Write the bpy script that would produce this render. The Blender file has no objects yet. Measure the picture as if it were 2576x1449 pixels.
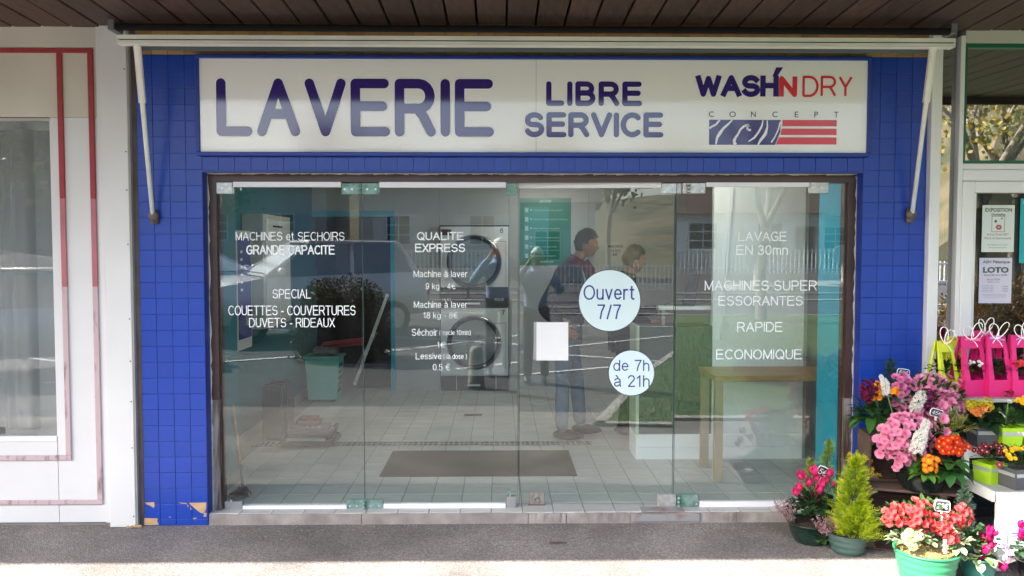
import bpy, bmesh, math, random
from mathutils import Vector, Matrix, Euler
R = math.radians
random.seed(7)
rnd = random.random
uni = random.uniform
S = bpy.context.scene
COL = S.collection

# ---------------------------------------------------------------- camera, sky, sun, exposure
F_PX = 2060.0                       # focal length for a picture 2576 wide
CAM = Vector((0, -5.15, 1.735))
PITCH, YAW = R(2.57), R(0.89)
cam_d = bpy.data.cameras.new('camera')
cam_d.sensor_width = 36.0
cam_d.lens = 36.0 * F_PX / 2576.0
cam_d.clip_end = 1500
cam_o = bpy.data.objects.new('camera', cam_d)
COL.objects.link(cam_o)
cam_o.location = CAM
cam_o.rotation_euler = (math.pi / 2 - PITCH, 0, -YAW)
S.camera = cam_o
CAM_M = Euler((math.pi / 2 - PITCH, 0, -YAW)).to_matrix()

w = bpy.data.worlds.new('World')
S.world = w
w.use_nodes = True
nt = w.node_tree
sky = nt.nodes.new('ShaderNodeTexSky')
sky.sky_type = 'NISHITA'
sky.sun_disc = False
SUN_EL, SUN_AZ = R(38), R(240)
sky.sun_elevation = SUN_EL
sky.sun_rotation = SUN_AZ
sky.air_density = 1.0
sky.dust_density = 3.0
sky.ozone_density = 1.0
nt.links.new(sky.outputs[0], nt.nodes['Background'].inputs[0])
nt.nodes['Background'].inputs[1].default_value = 0.15
sun_d = bpy.data.lights.new('sun', 'SUN')
sun_d.energy = 5.0
sun_d.angle = R(0.5)
sun_d.color = (1.0, 0.94, 0.84)
sun_o = bpy.data.objects.new('sun', sun_d)
COL.objects.link(sun_o)
to_sun = Vector((math.cos(SUN_EL) * math.sin(SUN_AZ), math.cos(SUN_EL) * math.cos(SUN_AZ), math.sin(SUN_EL)))
sun_o.rotation_euler = (-to_sun).to_track_quat('-Z', 'Y').to_euler()
sun_o.location = (-20, -20, 30)
S.view_settings.view_transform = 'Standard'
S.view_settings.look = 'None'
S.view_settings.gamma = 1
S.view_settings.exposure = 2.38
S.view_settings.use_curve_mapping = False
try:
    S.cycles.max_bounces = 10
    S.cycles.diffuse_bounces = 5
    S.cycles.transparent_max_bounces = 16
    S.cycles.caustics_reflective = False
    S.cycles.caustics_refractive = False
    S.cycles.sample_clamp_indirect = 8
except Exception:
    pass


def at(px, py, y):
    """point on the plane of depth y that a feature measured at (px, py) in the photo stands on"""
    d = CAM_M @ Vector(((px - 1288) / F_PX, -(py - 724.5) / F_PX, -1))
    return CAM + d * ((y - CAM.y) / d.y)


def X(px, y=0.0, py=700):
    return at(px, py, y).x


def Z(py, y=0.0, px=1256):
    return at(px, py, y).z


# ---------------------------------------------------------------- materials
MATS = {}


def mat(name, color, rough=0.6, metal=0.0, spec=0.5, var=0.0, vscale=6.0, bump=0.0, bscale=60.0, rand=0.0, coat=0.0,
        color2=None, stretch=None, vdetail=4.0, contrast=None):
    if name in MATS:
        return MATS[name]
    m = bpy.data.materials.new(name)
    m.use_nodes = True
    n, l = m.node_tree.nodes, m.node_tree.links
    b = n['Principled BSDF']
    b.inputs['Roughness'].default_value = rough
    b.inputs['Metallic'].default_value = metal
    b.inputs['Specular IOR Level'].default_value = spec
    if coat:
        b.inputs['Coat Weight'].default_value = coat
        b.inputs['Coat Roughness'].default_value = 0.08
    c = (color[0], color[1], color[2], 1)
    b.inputs['Base Color'].default_value = c
    src = None
    tc = n.new('ShaderNodeTexCoord')
    vec = tc.outputs['Object']
    if stretch:
        mp = n.new('ShaderNodeMapping')
        mp.inputs['Scale'].default_value = stretch
        l.new(vec, mp.inputs['Vector'])
        vec = mp.outputs[0]
    if var or color2:
        nz = n.new('ShaderNodeTexNoise')
        nz.inputs['Scale'].default_value = vscale
        nz.inputs['Detail'].default_value = vdetail
        l.new(vec, nz.inputs['Vector'])
        cr = n.new('ShaderNodeValToRGB')
        lo, hi = contrast or (0.3, 0.7)
        cr.color_ramp.elements[0].position = lo
        cr.color_ramp.elements[1].position = hi
        c2 = color2 if color2 else tuple(x * (1 - var) for x in color)
        c1 = color if color2 else tuple(min(1, x * (1 + var)) for x in color)
        cr.color_ramp.elements[0].color = (c2[0], c2[1], c2[2], 1)
        cr.color_ramp.elements[1].color = (c1[0], c1[1], c1[2], 1)
        l.new(nz.outputs['Fac'], cr.inputs[0])
        src = cr.outputs[0]
    if rand:
        oi = n.new('ShaderNodeObjectInfo')
        mr = n.new('ShaderNodeMapRange')
        mr.inputs[3].default_value = 1 - rand
        mr.inputs[4].default_value = 1 + rand
        l.new(oi.outputs['Random'], mr.inputs[0])
        mx = n.new('ShaderNodeMix')
        mx.data_type = 'RGBA'
        mx.blend_type = 'MULTIPLY'
        mx.inputs[0].default_value = 1
        if src:
            l.new(src, mx.inputs[6])
        else:
            mx.inputs[6].default_value = c
        l.new(mr.outputs[0], mx.inputs[7])
        src = mx.outputs[2]
    if src:
        l.new(src, b.inputs['Base Color'])
    if bump:
        nb = n.new('ShaderNodeTexNoise')
        nb.inputs['Scale'].default_value = bscale
        nb.inputs['Detail'].default_value = 5
        l.new(vec, nb.inputs['Vector'])
        bp = n.new('ShaderNodeBump')
        bp.inputs['Strength'].default_value = bump
        bp.inputs['Distance'].default_value = 0.01
        l.new(nb.outputs['Fac'], bp.inputs['Height'])
        l.new(bp.outputs[0], b.inputs['Normal'])
    MATS[name] = m
    return m


def glass_mat(name, base=0.045, tint=(0.93, 0.97, 0.96), dirt=0.0, rough=0.0):
    if name in MATS:
        return MATS[name]
    m = bpy.data.materials.new(name)
    m.use_nodes = True
    n, l = m.node_tree.nodes, m.node_tree.links
    n.remove(n['Principled BSDF'])
    out = n['Material Output']
    tr = n.new('ShaderNodeBsdfTransparent')
    tr.inputs[0].default_value = (*tint, 1)
    gl = n.new('ShaderNodeBsdfGlossy')
    gl.inputs['Roughness'].default_value = rough
    lw = n.new('ShaderNodeLayerWeight')
    lw.inputs['Blend'].default_value = 0.5
    pw = n.new('ShaderNodeMath'); pw.operation = 'POWER'; pw.inputs[1].default_value = 5
    l.new(lw.outputs['Facing'], pw.inputs[0])
    ma = n.new('ShaderNodeMath'); ma.operation = 'MULTIPLY_ADD'
    ma.inputs[1].default_value = 1 - base
    ma.inputs[2].default_value = base
    l.new(pw.outputs[0], ma.inputs[0])
    mx = n.new('ShaderNodeMixShader')
    l.new(ma.outputs[0], mx.inputs[0])
    l.new(tr.outputs[0], mx.inputs[1])
    l.new(gl.outputs[0], mx.inputs[2])
    last = mx
    if dirt:
        df = n.new('ShaderNodeBsdfDiffuse')
        df.inputs[0].default_value = (0.75, 0.75, 0.72, 1)
        tc = n.new('ShaderNodeTexCoord')
        mp = n.new('ShaderNodeMapping'); mp.inputs['Scale'].default_value = (3, 3, 1.2)
        mp.inputs['Rotation'].default_value = (0, 0.7, 0)
        l.new(tc.outputs['Object'], mp.inputs[0])
        nz = n.new('ShaderNodeTexNoise'); nz.inputs['Scale'].default_value = 2.5; nz.inputs['Detail'].default_value = 8
        nz.inputs['Roughness'].default_value = 0.7
        l.new(mp.outputs[0], nz.inputs[0])
        mr = n.new('ShaderNodeMapRange')
        mr.inputs[1].default_value = 0.42; mr.inputs[2].default_value = 0.8
        mr.inputs[3].default_value = dirt * 0.35; mr.inputs[4].default_value = dirt * 2.2
        l.new(nz.outputs['Fac'], mr.inputs[0])
        m2 = n.new('ShaderNodeMixShader')
        l.new(mr.outputs[0], m2.inputs[0])
        l.new(mx.outputs[0], m2.inputs[1])
        l.new(df.outputs[0], m2.inputs[2])
        last = m2
    l.new(last.outputs[0], out.inputs[0])
    MATS[name] = m
    return m


def plant_mat(name='plant', rough=0.45, transl=0.3):
    if name in MATS:
        return MATS[name]
    m = bpy.data.materials.new(name)
    m.use_nodes = True
    n, l = m.node_tree.nodes, m.node_tree.links
    b = n['Principled BSDF']
    b.inputs['Roughness'].default_value = rough
    b.inputs['Specular IOR Level'].default_value = 0.35
    a = n.new('ShaderNodeAttribute'); a.attribute_name = 'Col'
    l.new(a.outputs['Color'], b.inputs['Base Color'])
    t = n.new('ShaderNodeBsdfTranslucent')
    l.new(a.outputs['Color'], t.inputs[0])
    mx = n.new('ShaderNodeMixShader'); mx.inputs[0].default_value = transl
    l.new(b.outputs[0], mx.inputs[1]); l.new(t.outputs[0], mx.inputs[2])
    l.new(mx.outputs[0], n['Material Output'].inputs[0])
    MATS[name] = m
    return m


BLUE = mat('blue_paint_tile', (0.009, 0.050, 0.355), rough=0.34, var=0.12, vscale=5, rand=0.06, bump=0.14, bscale=22)
BLUE2 = mat('blue_paint_trim', (0.011, 0.040, 0.28), rough=0.4, var=0.12, vscale=9, bump=0.1, bscale=40)
BEIGE_T = mat('beige_glazed_tile', (0.36, 0.22, 0.09), rough=0.3, var=0.2, vscale=3, rand=0.22)
CHIP = mat('bare_beige_tile', (0.50, 0.33, 0.16), rough=0.6, var=0.15, vscale=20)
WHITE_P = mat('white_painted_panel', (0.66, 0.66, 0.65), rough=0.5, var=0.05, vscale=1.5, bump=0.04, bscale=90)
CREAM_P = mat('cream_painted_panel', (0.58, 0.54, 0.46), rough=0.55, var=0.07, vscale=3)
PVC = mat('white_pvc', (0.74, 0.75, 0.74), rough=0.3)
REDTRIM = mat('faded_red_trim', (0.30, 0.028, 0.035), rough=0.55, var=0.15, vscale=12)
PINKTRIM = mat('sun_bleached_pink_trim', (0.50, 0.37, 0.39), rough=0.7, color2=(0.19, 0.12, 0.12), vscale=9,
               contrast=(0.30, 0.46), stretch=(2.5, 1, 0.7), vdetail=8)
BROWN_F = mat('brown_metal_frame', (0.060, 0.030, 0.024), rough=0.4, var=0.25, vscale=5)
BROWN_W = mat('worn_metal_frame', (0.30, 0.27, 0.25), rough=0.5, color2=(0.07, 0.045, 0.035), vscale=5, contrast=(0.4, 0.6),
              stretch=(6, 6, 0.7), vdetail=7)
BROWNSTRIP = mat('brown_rusty_strip', (0.075, 0.05, 0.042), rough=0.8, color2=(0.14, 0.12, 0.11), vscale=8, stretch=(2, 2, .6))
PUTTY = mat('old_putty', (0.55, 0.53, 0.48), rough=0.9, var=0.2, vscale=30)
CEIL = mat('dark_stained_board', (0.076, 0.043, 0.033), rough=0.55, color2=(0.032, 0.018, 0.014), vscale=5,
           stretch=(9, 1.2, 9), rand=0.22, bump=0.25, bscale=12, vdetail=8)
BLACK = mat('black_void', (0.006, 0.006, 0.006), rough=0.9)
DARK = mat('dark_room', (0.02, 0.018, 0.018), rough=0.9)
SIGNW = mat('white_sign_acrylic', (0.87, 0.865, 0.86), rough=0.06, spec=0.5)
NAVY = mat('navy_vinyl', (0.035, 0.018, 0.17), rough=0.07, spec=0.6)
NAVY_M = mat('navy_ink', (0.02, 0.03, 0.22), rough=0.5)
RED_V = mat('red_vinyl', (0.70, 0.035, 0.05), rough=0.15)
WHITEV = mat('white_vinyl', (0.86, 0.9, 0.9), rough=0.5)
WHITER = mat('white_rail', (0.80, 0.80, 0.84), rough=0.35)
STEEL = mat('brushed_clamp_steel', (0.50, 0.50, 0.48), rough=0.42, metal=0.7, var=0.2, vscale=30)
GREENST = mat('oxidised_clamp_steel', (0.30, 0.42, 0.38), rough=0.45, metal=0.4, color2=(0.10, 0.22, 0.17), vscale=25)
ALU = mat('awning_aluminium', (0.74, 0.74, 0.68), rough=0.4, metal=0.0, var=0.08, vscale=4)
STONE = mat('threshold_stone', (0.36, 0.33, 0.30), rough=0.85, color2=(0.20, 0.17, 0.155), vscale=7, bump=0.6, bscale=50, vdetail=9)
GLASS = glass_mat('door_glass', 0.074, dirt=0.007)
GLASSW = glass_mat('window_glass', 0.09, tint=(0.9, 0.92, 0.92))
GLASSM = glass_mat('mirror_window_glass', 0.45, tint=(0.7, 0.72, 0.72))
PLANT = plant_mat()
PETAL = plant_mat('petal', 0.6, 0.35)


# ---------------------------------------------------------------- object helpers
def tagset(o, label=None, cat=None, group=None, kind=None):
    if label: o['label'] = label
    if cat: o['category'] = cat
    if group: o['group'] = group
    if kind: o['kind'] = kind
    return o


def thing(name, label, cat, loc=(0, 0, 0), group=None):
    o = bpy.data.objects.new(name, None)
    o.empty_display_size = 0.1
    COL.objects.link(o)
    o.location = loc
    return tagset(o, label, cat, group)


def base_inv(p):
    """inverse of a parent's resting place, so child meshes can be given in world coordinates"""
    m = Matrix.Translation(p.location)
    if p.get('_child'):
        return Matrix.Identity(4)
    return m.inverted()


def link(name, me, m=None, parent=None, smooth=False):
    if isinstance(me, bmesh.types.BMesh):
        bm = me
        me = bpy.data.meshes.new(name)
        bm.to_mesh(me)
        bm.free()
    if m is not None and not me.materials:
        for k in (m if isinstance(m, (list, tuple)) else [m]):
            me.materials.append(k)
    if smooth:
        me.shade_smooth()
    o = bpy.data.objects.new(name, me)
    COL.objects.link(o)
    if parent is not None:
        o.parent = parent
        if parent.type == 'EMPTY':
            o.matrix_parent_inverse = Matrix.Translation(parent.location).inverted()
    return o


def copy_tree(o, parent=None):
    c = o.copy()
    COL.objects.link(c)
    if parent is not None:
        c.parent = parent
    for ch in list(o.children):
        copy_tree(ch, c)
    return c


def box(bm, x0, x1, y0, y1, z0, z1, mi=0):
    vs = [bm.verts.new(p) for p in ((x0, y0, z0), (x1, y0, z0), (x1, y1, z0), (x0, y1, z0),
                                    (x0, y0, z1), (x1, y0, z1), (x1, y1, z1), (x0, y1, z1))]
    fs = []
    for q in ((0, 3, 2, 1), (4, 5, 6, 7), (0, 1, 5, 4), (1, 2, 6, 5), (2, 3, 7, 6), (3, 0, 4, 7)):
        f = bm.faces.new([vs[i] for i in q])
        f.material_index = mi
        fs.append(f)
    return vs


def bx(name, m, parent, x0, x1, y0, y1, z0, z1, bev=0.0, smooth=False):
    bm = bmesh.new()
    box(bm, min(x0, x1), max(x0, x1), min(y0, y1), max(y0, y1), min(z0, z1), max(z0, z1))
    if bev:
        bmesh.ops.bevel(bm, geom=bm.edges[:], offset=bev, segments=1, affect='EDGES')
    return link(name, bm, m, parent, smooth)


def obox(bm, c, ax, half, mi=0):
    """oriented box: centre, 3 axis vectors, half sizes"""
    vs = []
    for sz in (-1, 1):
        for sx, sy in ((-1, -1), (1, -1), (1, 1), (-1, 1)):
            vs.append(bm.verts.new(Vector(c) + ax[0] * (sx * half[0]) + ax[1] * (sy * half[1]) + ax[2] * (sz * half[2])))
    for q in ((0, 3, 2, 1), (4, 5, 6, 7), (0, 1, 5, 4), (1, 2, 6, 5), (2, 3, 7, 6), (3, 0, 4, 7)):
        bm.faces.new([vs[i] for i in q]).material_index = mi


def tube(bm, pts, r, seg=8, mi=0, caps=True, layer=None, col=None):
    pts = [Vector(p) for p in pts]
    rr = r if isinstance(r, (list, tuple)) else [r] * len(pts)
    rings = []
    ref = Vector((0, 0, 1))
    for i, p in enumerate(pts):
        d = (pts[min(i + 1, len(pts) - 1)] - pts[max(i - 1, 0)])
        d = d.normalized() if d.length > 1e-9 else Vector((0, 0, 1))
        if abs(d.dot(ref)) > 0.95:
            ref = Vector((1, 0, 0)) if abs(d.x) < 0.9 else Vector((0, 1, 0))
        u = d.cross(ref).normalized()
        v = d.cross(u)
        rings.append([bm.verts.new(p + (u * math.cos(a) + v * math.sin(a)) * rr[i])
                      for a in [2 * math.pi * k / seg for k in range(seg)]])
    fs = []
    for a, b in zip(rings, rings[1:]):
        for k in range(seg):
            fs.append(bm.faces.new((a[k], a[(k + 1) % seg], b[(k + 1) % seg], b[k])))
    if caps:
        fs.append(bm.faces.new(rings[0]))
        fs.append(bm.faces.new(rings[-1][::-1]))
    for f in fs:
        f.material_index = mi
        if layer:
            for lp in f.loops:
                lp[layer] = (*col, 1)


def lathe(bm, prof, c=(0, 0, 0), seg=32, mi=0):
    rings = []
    for r, z in prof:
        rings.append([bm.verts.new((c[0] + r * math.cos(2 * math.pi * k / seg), c[1] + r * math.sin(2 * math.pi * k / seg), c[2] + z))
                      for k in range(seg)])
    for a, b in zip(rings, rings[1:]):
        for k in range(seg):
            bm.faces.new((a[k], a[(k + 1) % seg], b[(k + 1) % seg], b[k])).material_index = mi
    bm.faces.new(rings[0][::-1]).material_index = mi
    bm.faces.new(rings[-1]).material_index = mi


def tile_mesh(name, wx, hz, t=0.005, bev=0.0016):
    """wall tile in the xz plane, origin at its lower left back corner, front towards -y"""
    bm = bmesh.new()
    def ring(y, i):
        return [bm.verts.new(p) for p in ((i, y, i), (wx - i, y, i), (wx - i, y, hz - i), (i, y, hz - i))]
    a, b, c = ring(0, 0), ring(-t + bev * 0.6, 0), ring(-t, bev)
    for p, q in ((a, b), (b, c)):
        for k in range(4):
            bm.faces.new((p[k], p[(k + 1) % 4], q[(k + 1) % 4], q[k]))
    bm.faces.new(c)
    me = bpy.data.meshes.new(name)
    bm.to_mesh(me); bm.free()
    return me


def put(name, me, m, parent, loc, rot=None):
    o = link(name, me, m, parent)
    o.location = loc
    if rot: o.rotation_euler = rot
    return o


# ---------------------------------------------------------------- lettering
def text_mesh(s, bold=0.0, spacing=1.0):
    cu = bpy.data.curves.new('t', 'FONT')
    cu.body = s
    cu.size = 1
    cu.offset = bold
    cu.resolution_u = 3
    cu.space_character = spacing
    o = bpy.data.objects.new('t', cu)
    COL.objects.link(o)
    dg = bpy.context.evaluated_depsgraph_get()
    dg.update()
    me = bpy.data.meshes.new_from_object(o.evaluated_get(dg))
    bpy.data.objects.remove(o)
    bpy.data.curves.remove(cu)
    me.materials.clear()
    return me


def lettering(s, x0, x1, z0, z1, y, m, parent, bold=0.0, spacing=1.0, name='lettering', slant=0.0):
    """flat lettering facing -y whose ink fills the box x0..x1, z0..z1"""
    me = text_mesh(s, bold, spacing)
    vs = [v.co.copy() for v in me.vertices]
    if not vs:
        return None
    ax, bxx = min(v.x for v in vs), max(v.x for v in vs)
    ay, by = min(v.y for v in vs), max(v.y for v in vs)
    for v, c in zip(me.vertices, vs):
        u = (c.x - ax) / (bxx - ax); t = (c.y - ay) / (by - ay)
        v.co = (x0 + u * (x1 - x0) + slant * t * (z1 - z0), y, z0 + t * (z1 - z0))
    me.update()
    return link(name, me, m, parent)


def arc(cx, cy, rx, ry, a0, a1, n=10):
    return [(cx + rx * math.cos(R(a0 + (a1 - a0) * i / n)), cy + ry * math.sin(R(a0 + (a1 - a0) * i / n))) for i in range(n + 1)]


GLY = {   # strokes on a grid one unit high; second value: width
    'L': ([[(0, 1), (0, 0), (.56, 0)]], .56),
    'A': ([[(0, 0), (.36, 1), (.72, 0)], [(.14, .36), (.58, .36)]], .72),
    'V': ([[(0, 1), (.34, 0), (.68, 1)]], .68),
    'E': ([[(.62, 1), (0, 1), (0, 0), (.64, 0)], [(0, .53), (.58, .53)]], .64),
    'I': ([[(0, 1), (0, 0)]], 0),
    'R': ([[(0, 0), (0, 1), (.42, 1)] + arc(.42, .74, .24, .26, 90, -90, 8) + [(0, .48)], [(.38, .48), (.50, .34), (.68, 0)]], .68),
    'B': ([[(0, .53), (0, 1), (.38, 1)] + arc(.38, .765, .22, .235, 90, -90, 8) + [(0, .53), (0, 0), (.40, 0)] + arc(.40, .265, .25, .265, -90, 90, 8) + [(.0, .53)]], .66),
    'S': ([arc(.33, .75, .29, .25, 25, 180, 8) + arc(.30, .70, .26, .20, 180, 250, 5) + arc(.36, .30, .28, .21, 70, 0, 5) + arc(.33, .27, .31, .27, 0, -160, 9)], .66),
    'C': ([arc(.38, .5, .38, .5, 48, 312, 18)], .68),
    'D': ([[(0, 0), (0, 1), (.30, 1)] + arc(.30, .5, .40, .5, 90, -90, 12) + [(0, 0)]], .70),
    'Y': ([[(0, 1), (.30, .48), (.60, 1)], [(.30, .48), (.30, 0)]], .60),
}


def stroke_text(s, x0, x1, z0, z1, y, r, m, parent, gap=.34, round_=True, name='lettering', halo=None, only=None):
    ws = [GLY[c][1] for c in s]
    r_in = r
    tot = sum(ws) + gap * (len(s) - 1)
    sx = (x1 - x0 - 2 * r) / tot
    sz = (z1 - z0 - 2 * r)
    cur = 0
    for c, wd in zip(s, ws):
        for rad, mm, dy, nm in (((r + halo, WHITEV, 0.0012, 'letter_outline') if halo else (None,) * 4), (r, m, 0.0, name)):
            if rad is None: continue
            bm = bmesh.new()
            k = 0
            for st in GLY[c][0]:
                pts = [Vector((x0 + r_in + (cur + p[0]) * sx, 0, z0 + r_in + p[1] * sz)) for p in st]
                for i, p in enumerate(pts):
                    yy = y + dy - 0.00002 * k; k += 1
                    if round_ or 0 < i < len(pts) - 1:
                        seg = 16
                        bm.faces.new([bm.verts.new((p.x + rad * math.cos(2 * math.pi * j / seg), yy, p.z + rad * math.sin(2 * math.pi * j / seg))) for j in range(seg)])
                    if i:
                        yy = y + dy - 0.00002 * k; k += 1
                        q = pts[i - 1]
                        d = (p - q)
                        if d.length < 1e-6: continue
                        d.normalize()
                        nn = Vector((-d.z, 0, d.x)) * rad
                        bm.faces.new([bm.verts.new((v.x, yy, v.z)) for v in (q + nn, p + nn, p - nn, q - nn)])
            bmesh.ops.recalc_face_normals(bm, faces=bm.faces[:])
            link(nm, bm, mm, parent)
        cur += wd + gap


GLY.update({
    'M': ([[(0, 0), (0, 1), (.37, .06), (.74, 1), (.74, 0)]], .74),
    'H': ([[(0, 0), (0, 1)], [(.62, 0), (.62, 1)], [(0, .53), (.62, .53)]], .62),
    'N': ([[(0, 0), (0, 1), (.62, 0), (.62, 1)]], .62),
    'G': ([arc(.38, .5, .38, .5, 45, 318, 18) + [(.70, .20), (.70, .46), (.40, .46)]], .72),
    'O': ([arc(.38, .5, .38, .5, 0, 360, 24)], .76),
    'Q': ([arc(.38, .5, .38, .5, 0, 360, 24), [(.46, .24), (.76, -.06)]], .76),
    'P': ([[(0, 0), (0, 1), (.38, 1)] + arc(.38, .73, .25, .27, 90, -90, 8) + [(0, .46)]], .63),
    'T': ([[(0, 1), (.64, 1)], [(.32, 1), (.32, 0)]], .64),
    'U': ([[(0, 1), (0, .32)] + arc(.31, .30, .31, .30, 180, 360, 10) + [(.62, 1)]], .62),
    'W': ([[(0, 1), (.24, 0), (.48, .95), (.72, 0), (.96, 1)]], .96),
    'X': ([[(0, 0), (.62, 1)], [(0, 1), (.62, 0)]], .62),
    '-': ([[(0, .36), (.26, .36)]], .26),
    '/': ([[(0, 0), (.28, 1)]], .28),
    '.': ([[(0, 0), (0, .07)]], .02),
    '(': ([arc(.34, .42, .34, .66, 125, 235, 8)], .16),
    ')': ([arc(-.18, .42, .34, .66, 55, -55, 8)], .16),
    ' ': ([], .16),
    'a': ([arc(.23, .52, .21, .20, 160, 20, 7) + [(.44, .50), (.44, .10), (.48, 0)], [(.44, .42), (.22, .38)] + arc(.17, .19, .17, .18, 100, 290, 8) + [(.36, .10), (.44, .20)]], .48),
    'c': ([arc(.24, .36, .24, .36, 40, 320, 12)], .44),
    'd': ([arc(.24, .36, .24, .36, 0, 360, 14), [(.48, 1), (.48, 0)]], .48),
    'e': ([[(.01, .38), (.48, .38)] + arc(.245, .37, .235, .35, 2, 320, 12)], .48),
    'g': ([arc(.24, .36, .24, .36, 0, 360, 14), [(.48, .72), (.48, -.08)] + arc(.25, -.06, .23, .20, 0, -160, 8)], .48),
    'h': ([[(0, 0), (0, 1)], [(0, .44)] + arc(.22, .48, .21, .24, 160, 0, 7) + [(.43, 0)]], .43),
    'i': ([[(0, 0), (0, .72)], [(0, .90), (0, 1)]], 0),
    'k': ([[(0, 0), (0, 1)], [(.40, .72), (0, .30)], [(.15, .44), (.42, 0)]], .42),
    'l': ([[(0, 0), (0, 1)]], 0),
    'm': ([[(0, 0), (0, .72)], [(0, .44)] + arc(.18, .50, .17, .22, 160, 0, 6) + [(.35, 0)], [(.35, .44)] + arc(.53, .50, .17, .22, 160, 0, 6) + [(.70, 0)]], .70),
    'n': ([[(0, 0), (0, .72)], [(0, .44)] + arc(.22, .48, .21, .24, 160, 0, 7) + [(.43, 0)]], .43),
    'o': ([arc(.24, .36, .24, .36, 0, 360, 16)], .48),
    'r': ([[(0, 0), (0, .72)], [(0, .42)] + arc(.18, .50, .17, .22, 160, 80, 4) + [(.26, .70)]], .25),
    's': ([arc(.21, .54, .18, .17, 25, 190, 7) + [(.10, .42), (.32, .34)] + arc(.22, .18, .19, .17, 30, -165, 9)], .42),
    't': ([[(.11, .95), (.11, .12), (.20, .01), (.28, .02)], [(0, .71), (.26, .71)]], .28),
    'u': ([[(0, .72), (0, .22)] + arc(.21, .22, .21, .21, 180, 330, 7) + [(.43, .26)], [(.43, .72), (.43, 0)]], .43),
    'v': ([[(0, .72), (.22, 0), (.44, .72)]], .44),
    'y': ([[(0, .72), (.22, 0)], [(.44, .72), (.20, -.12), (.10, -.25), (.02, -.25)]], .44),
    '0': ([arc(.25, .5, .25, .5, 0, 360, 20)], .50),
    '1': ([[(0, .76), (.20, 1), (.20, 0)]], .28),
    '2': ([arc(.25, .74, .23, .26, 170, -20, 9) + [(.02, .0), (.50, 0)]], .50),
    '3': ([arc(.23, .75, .22, .25, 165, -80, 9) + [(.20, .52)] + arc(.23, .26, .26, .27, 85, -165, 11)], .49),
    '4': ([[(.50, .26), (0, .26), (.38, 1), (.38, 0)]], .52),
    '5': ([[(.45, 1), (.08, 1), (.03, .52)] + arc(.23, .32, .25, .32, 120, -160, 12)], .49),
    '6': ([arc(.25, .31, .24, .31, 0, 360, 14), [(.01, .33), (.04, .68), (.16, .94), (.28, 1), (.42, .93), (.46, .80)]], .50),
    '7': ([[(0, 1), (.50, 1), (.28, .52), (.18, 0)]], .50),
    '8': ([arc(.25, .75, .20, .24, 0, 360, 14), arc(.25, .26, .25, .27, 0, 360, 14)], .50),
    '9': ([arc(.25, .69, .24, .31, 0, 360, 14), [(.49, .67), (.46, .32), (.34, .06), (.22, 0), (.08, .07), (.04, .20)]], .50),
    '\u20ac': ([arc(.38, .5, .32, .5, 50, 310, 14), [(-.04, .60), (.44, .60)], [(-.04, .42), (.42, .42)]], .56),
})
GLY['\u00e0'] = (GLY['a'][0] + [[(.12, 1.02), (.26, .84)]], .48)
GLY['\u00e9'] = (GLY['e'][0] + [[(.34, 1.04), (.22, .84)]], .48)


def sans(s, x0, x1, z0, z1, y, m, parent, wt=.062, name='lettering', gap=.22):
    """one line of plain sans lettering; z0..z1 spans its ink, descenders included"""
    pts = [p for c in s for st in GLY[c][0] for p in st]
    lo, hi = min(p[1] for p in pts), max(p[1] for p in pts)
    tot = sum(GLY[c][1] for c in s) + gap * (len(s) - 1)
    k = (z1 - z0) / (hi - lo + 2 * wt * .8)
    r = wt * k
    sx = (x1 - x0 - 2 * r) / tot
    bm = bmesh.new()
    cur, n = 0, 0
    for c in s:
        for st in GLY[c][0]:
            P = [Vector((x0 + r + (cur + p[0]) * sx, 0, z0 + r * .8 + (p[1] - lo) * k)) for p in st]
            for i, p in enumerate(P):
                if 0 < i < len(P) - 1:
                    n += 1
                    bm.faces.new([bm.verts.new((p.x + r * math.cos(2 * math.pi * j / 8), y - .00001 * n, p.z + r * math.sin(2 * math.pi * j / 8))) for j in range(8)])
                if i:
                    q = P[i - 1]
                    d = p - q
                    if d.length < 1e-7: continue
                    d.normalize()
                    e0 = r * .8 if i == 1 else 0
                    e1 = r * .8 if i == len(P) - 1 else 0
                    nn = Vector((-d.z, 0, d.x)) * r
                    a_, b_ = q - d * e0, p + d * e1
                    n += 1
                    bm.faces.new([bm.verts.new((v.x, y - .00001 * n, v.z)) for v in (a_ + nn, b_ + nn, b_ - nn, a_ - nn)])
        cur += GLY[c][1] + gap
    bmesh.ops.recalc_face_normals(bm, faces=bm.faces[:])
    return link(name, bm, m, parent)


def disc(bm, cx, cz, r, y, seg=48, mi=0):
    bm.faces.new([bm.verts.new((cx + r * math.cos(2 * math.pi * j / seg), y, cz + r * math.sin(2 * math.pi * j / seg))) for j in range(seg)]).material_index = mi


def quad(bm, pts, mi=0):
    f = bm.faces.new([bm.verts.new(p) for p in pts]); f.material_index = mi
    return f

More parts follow.
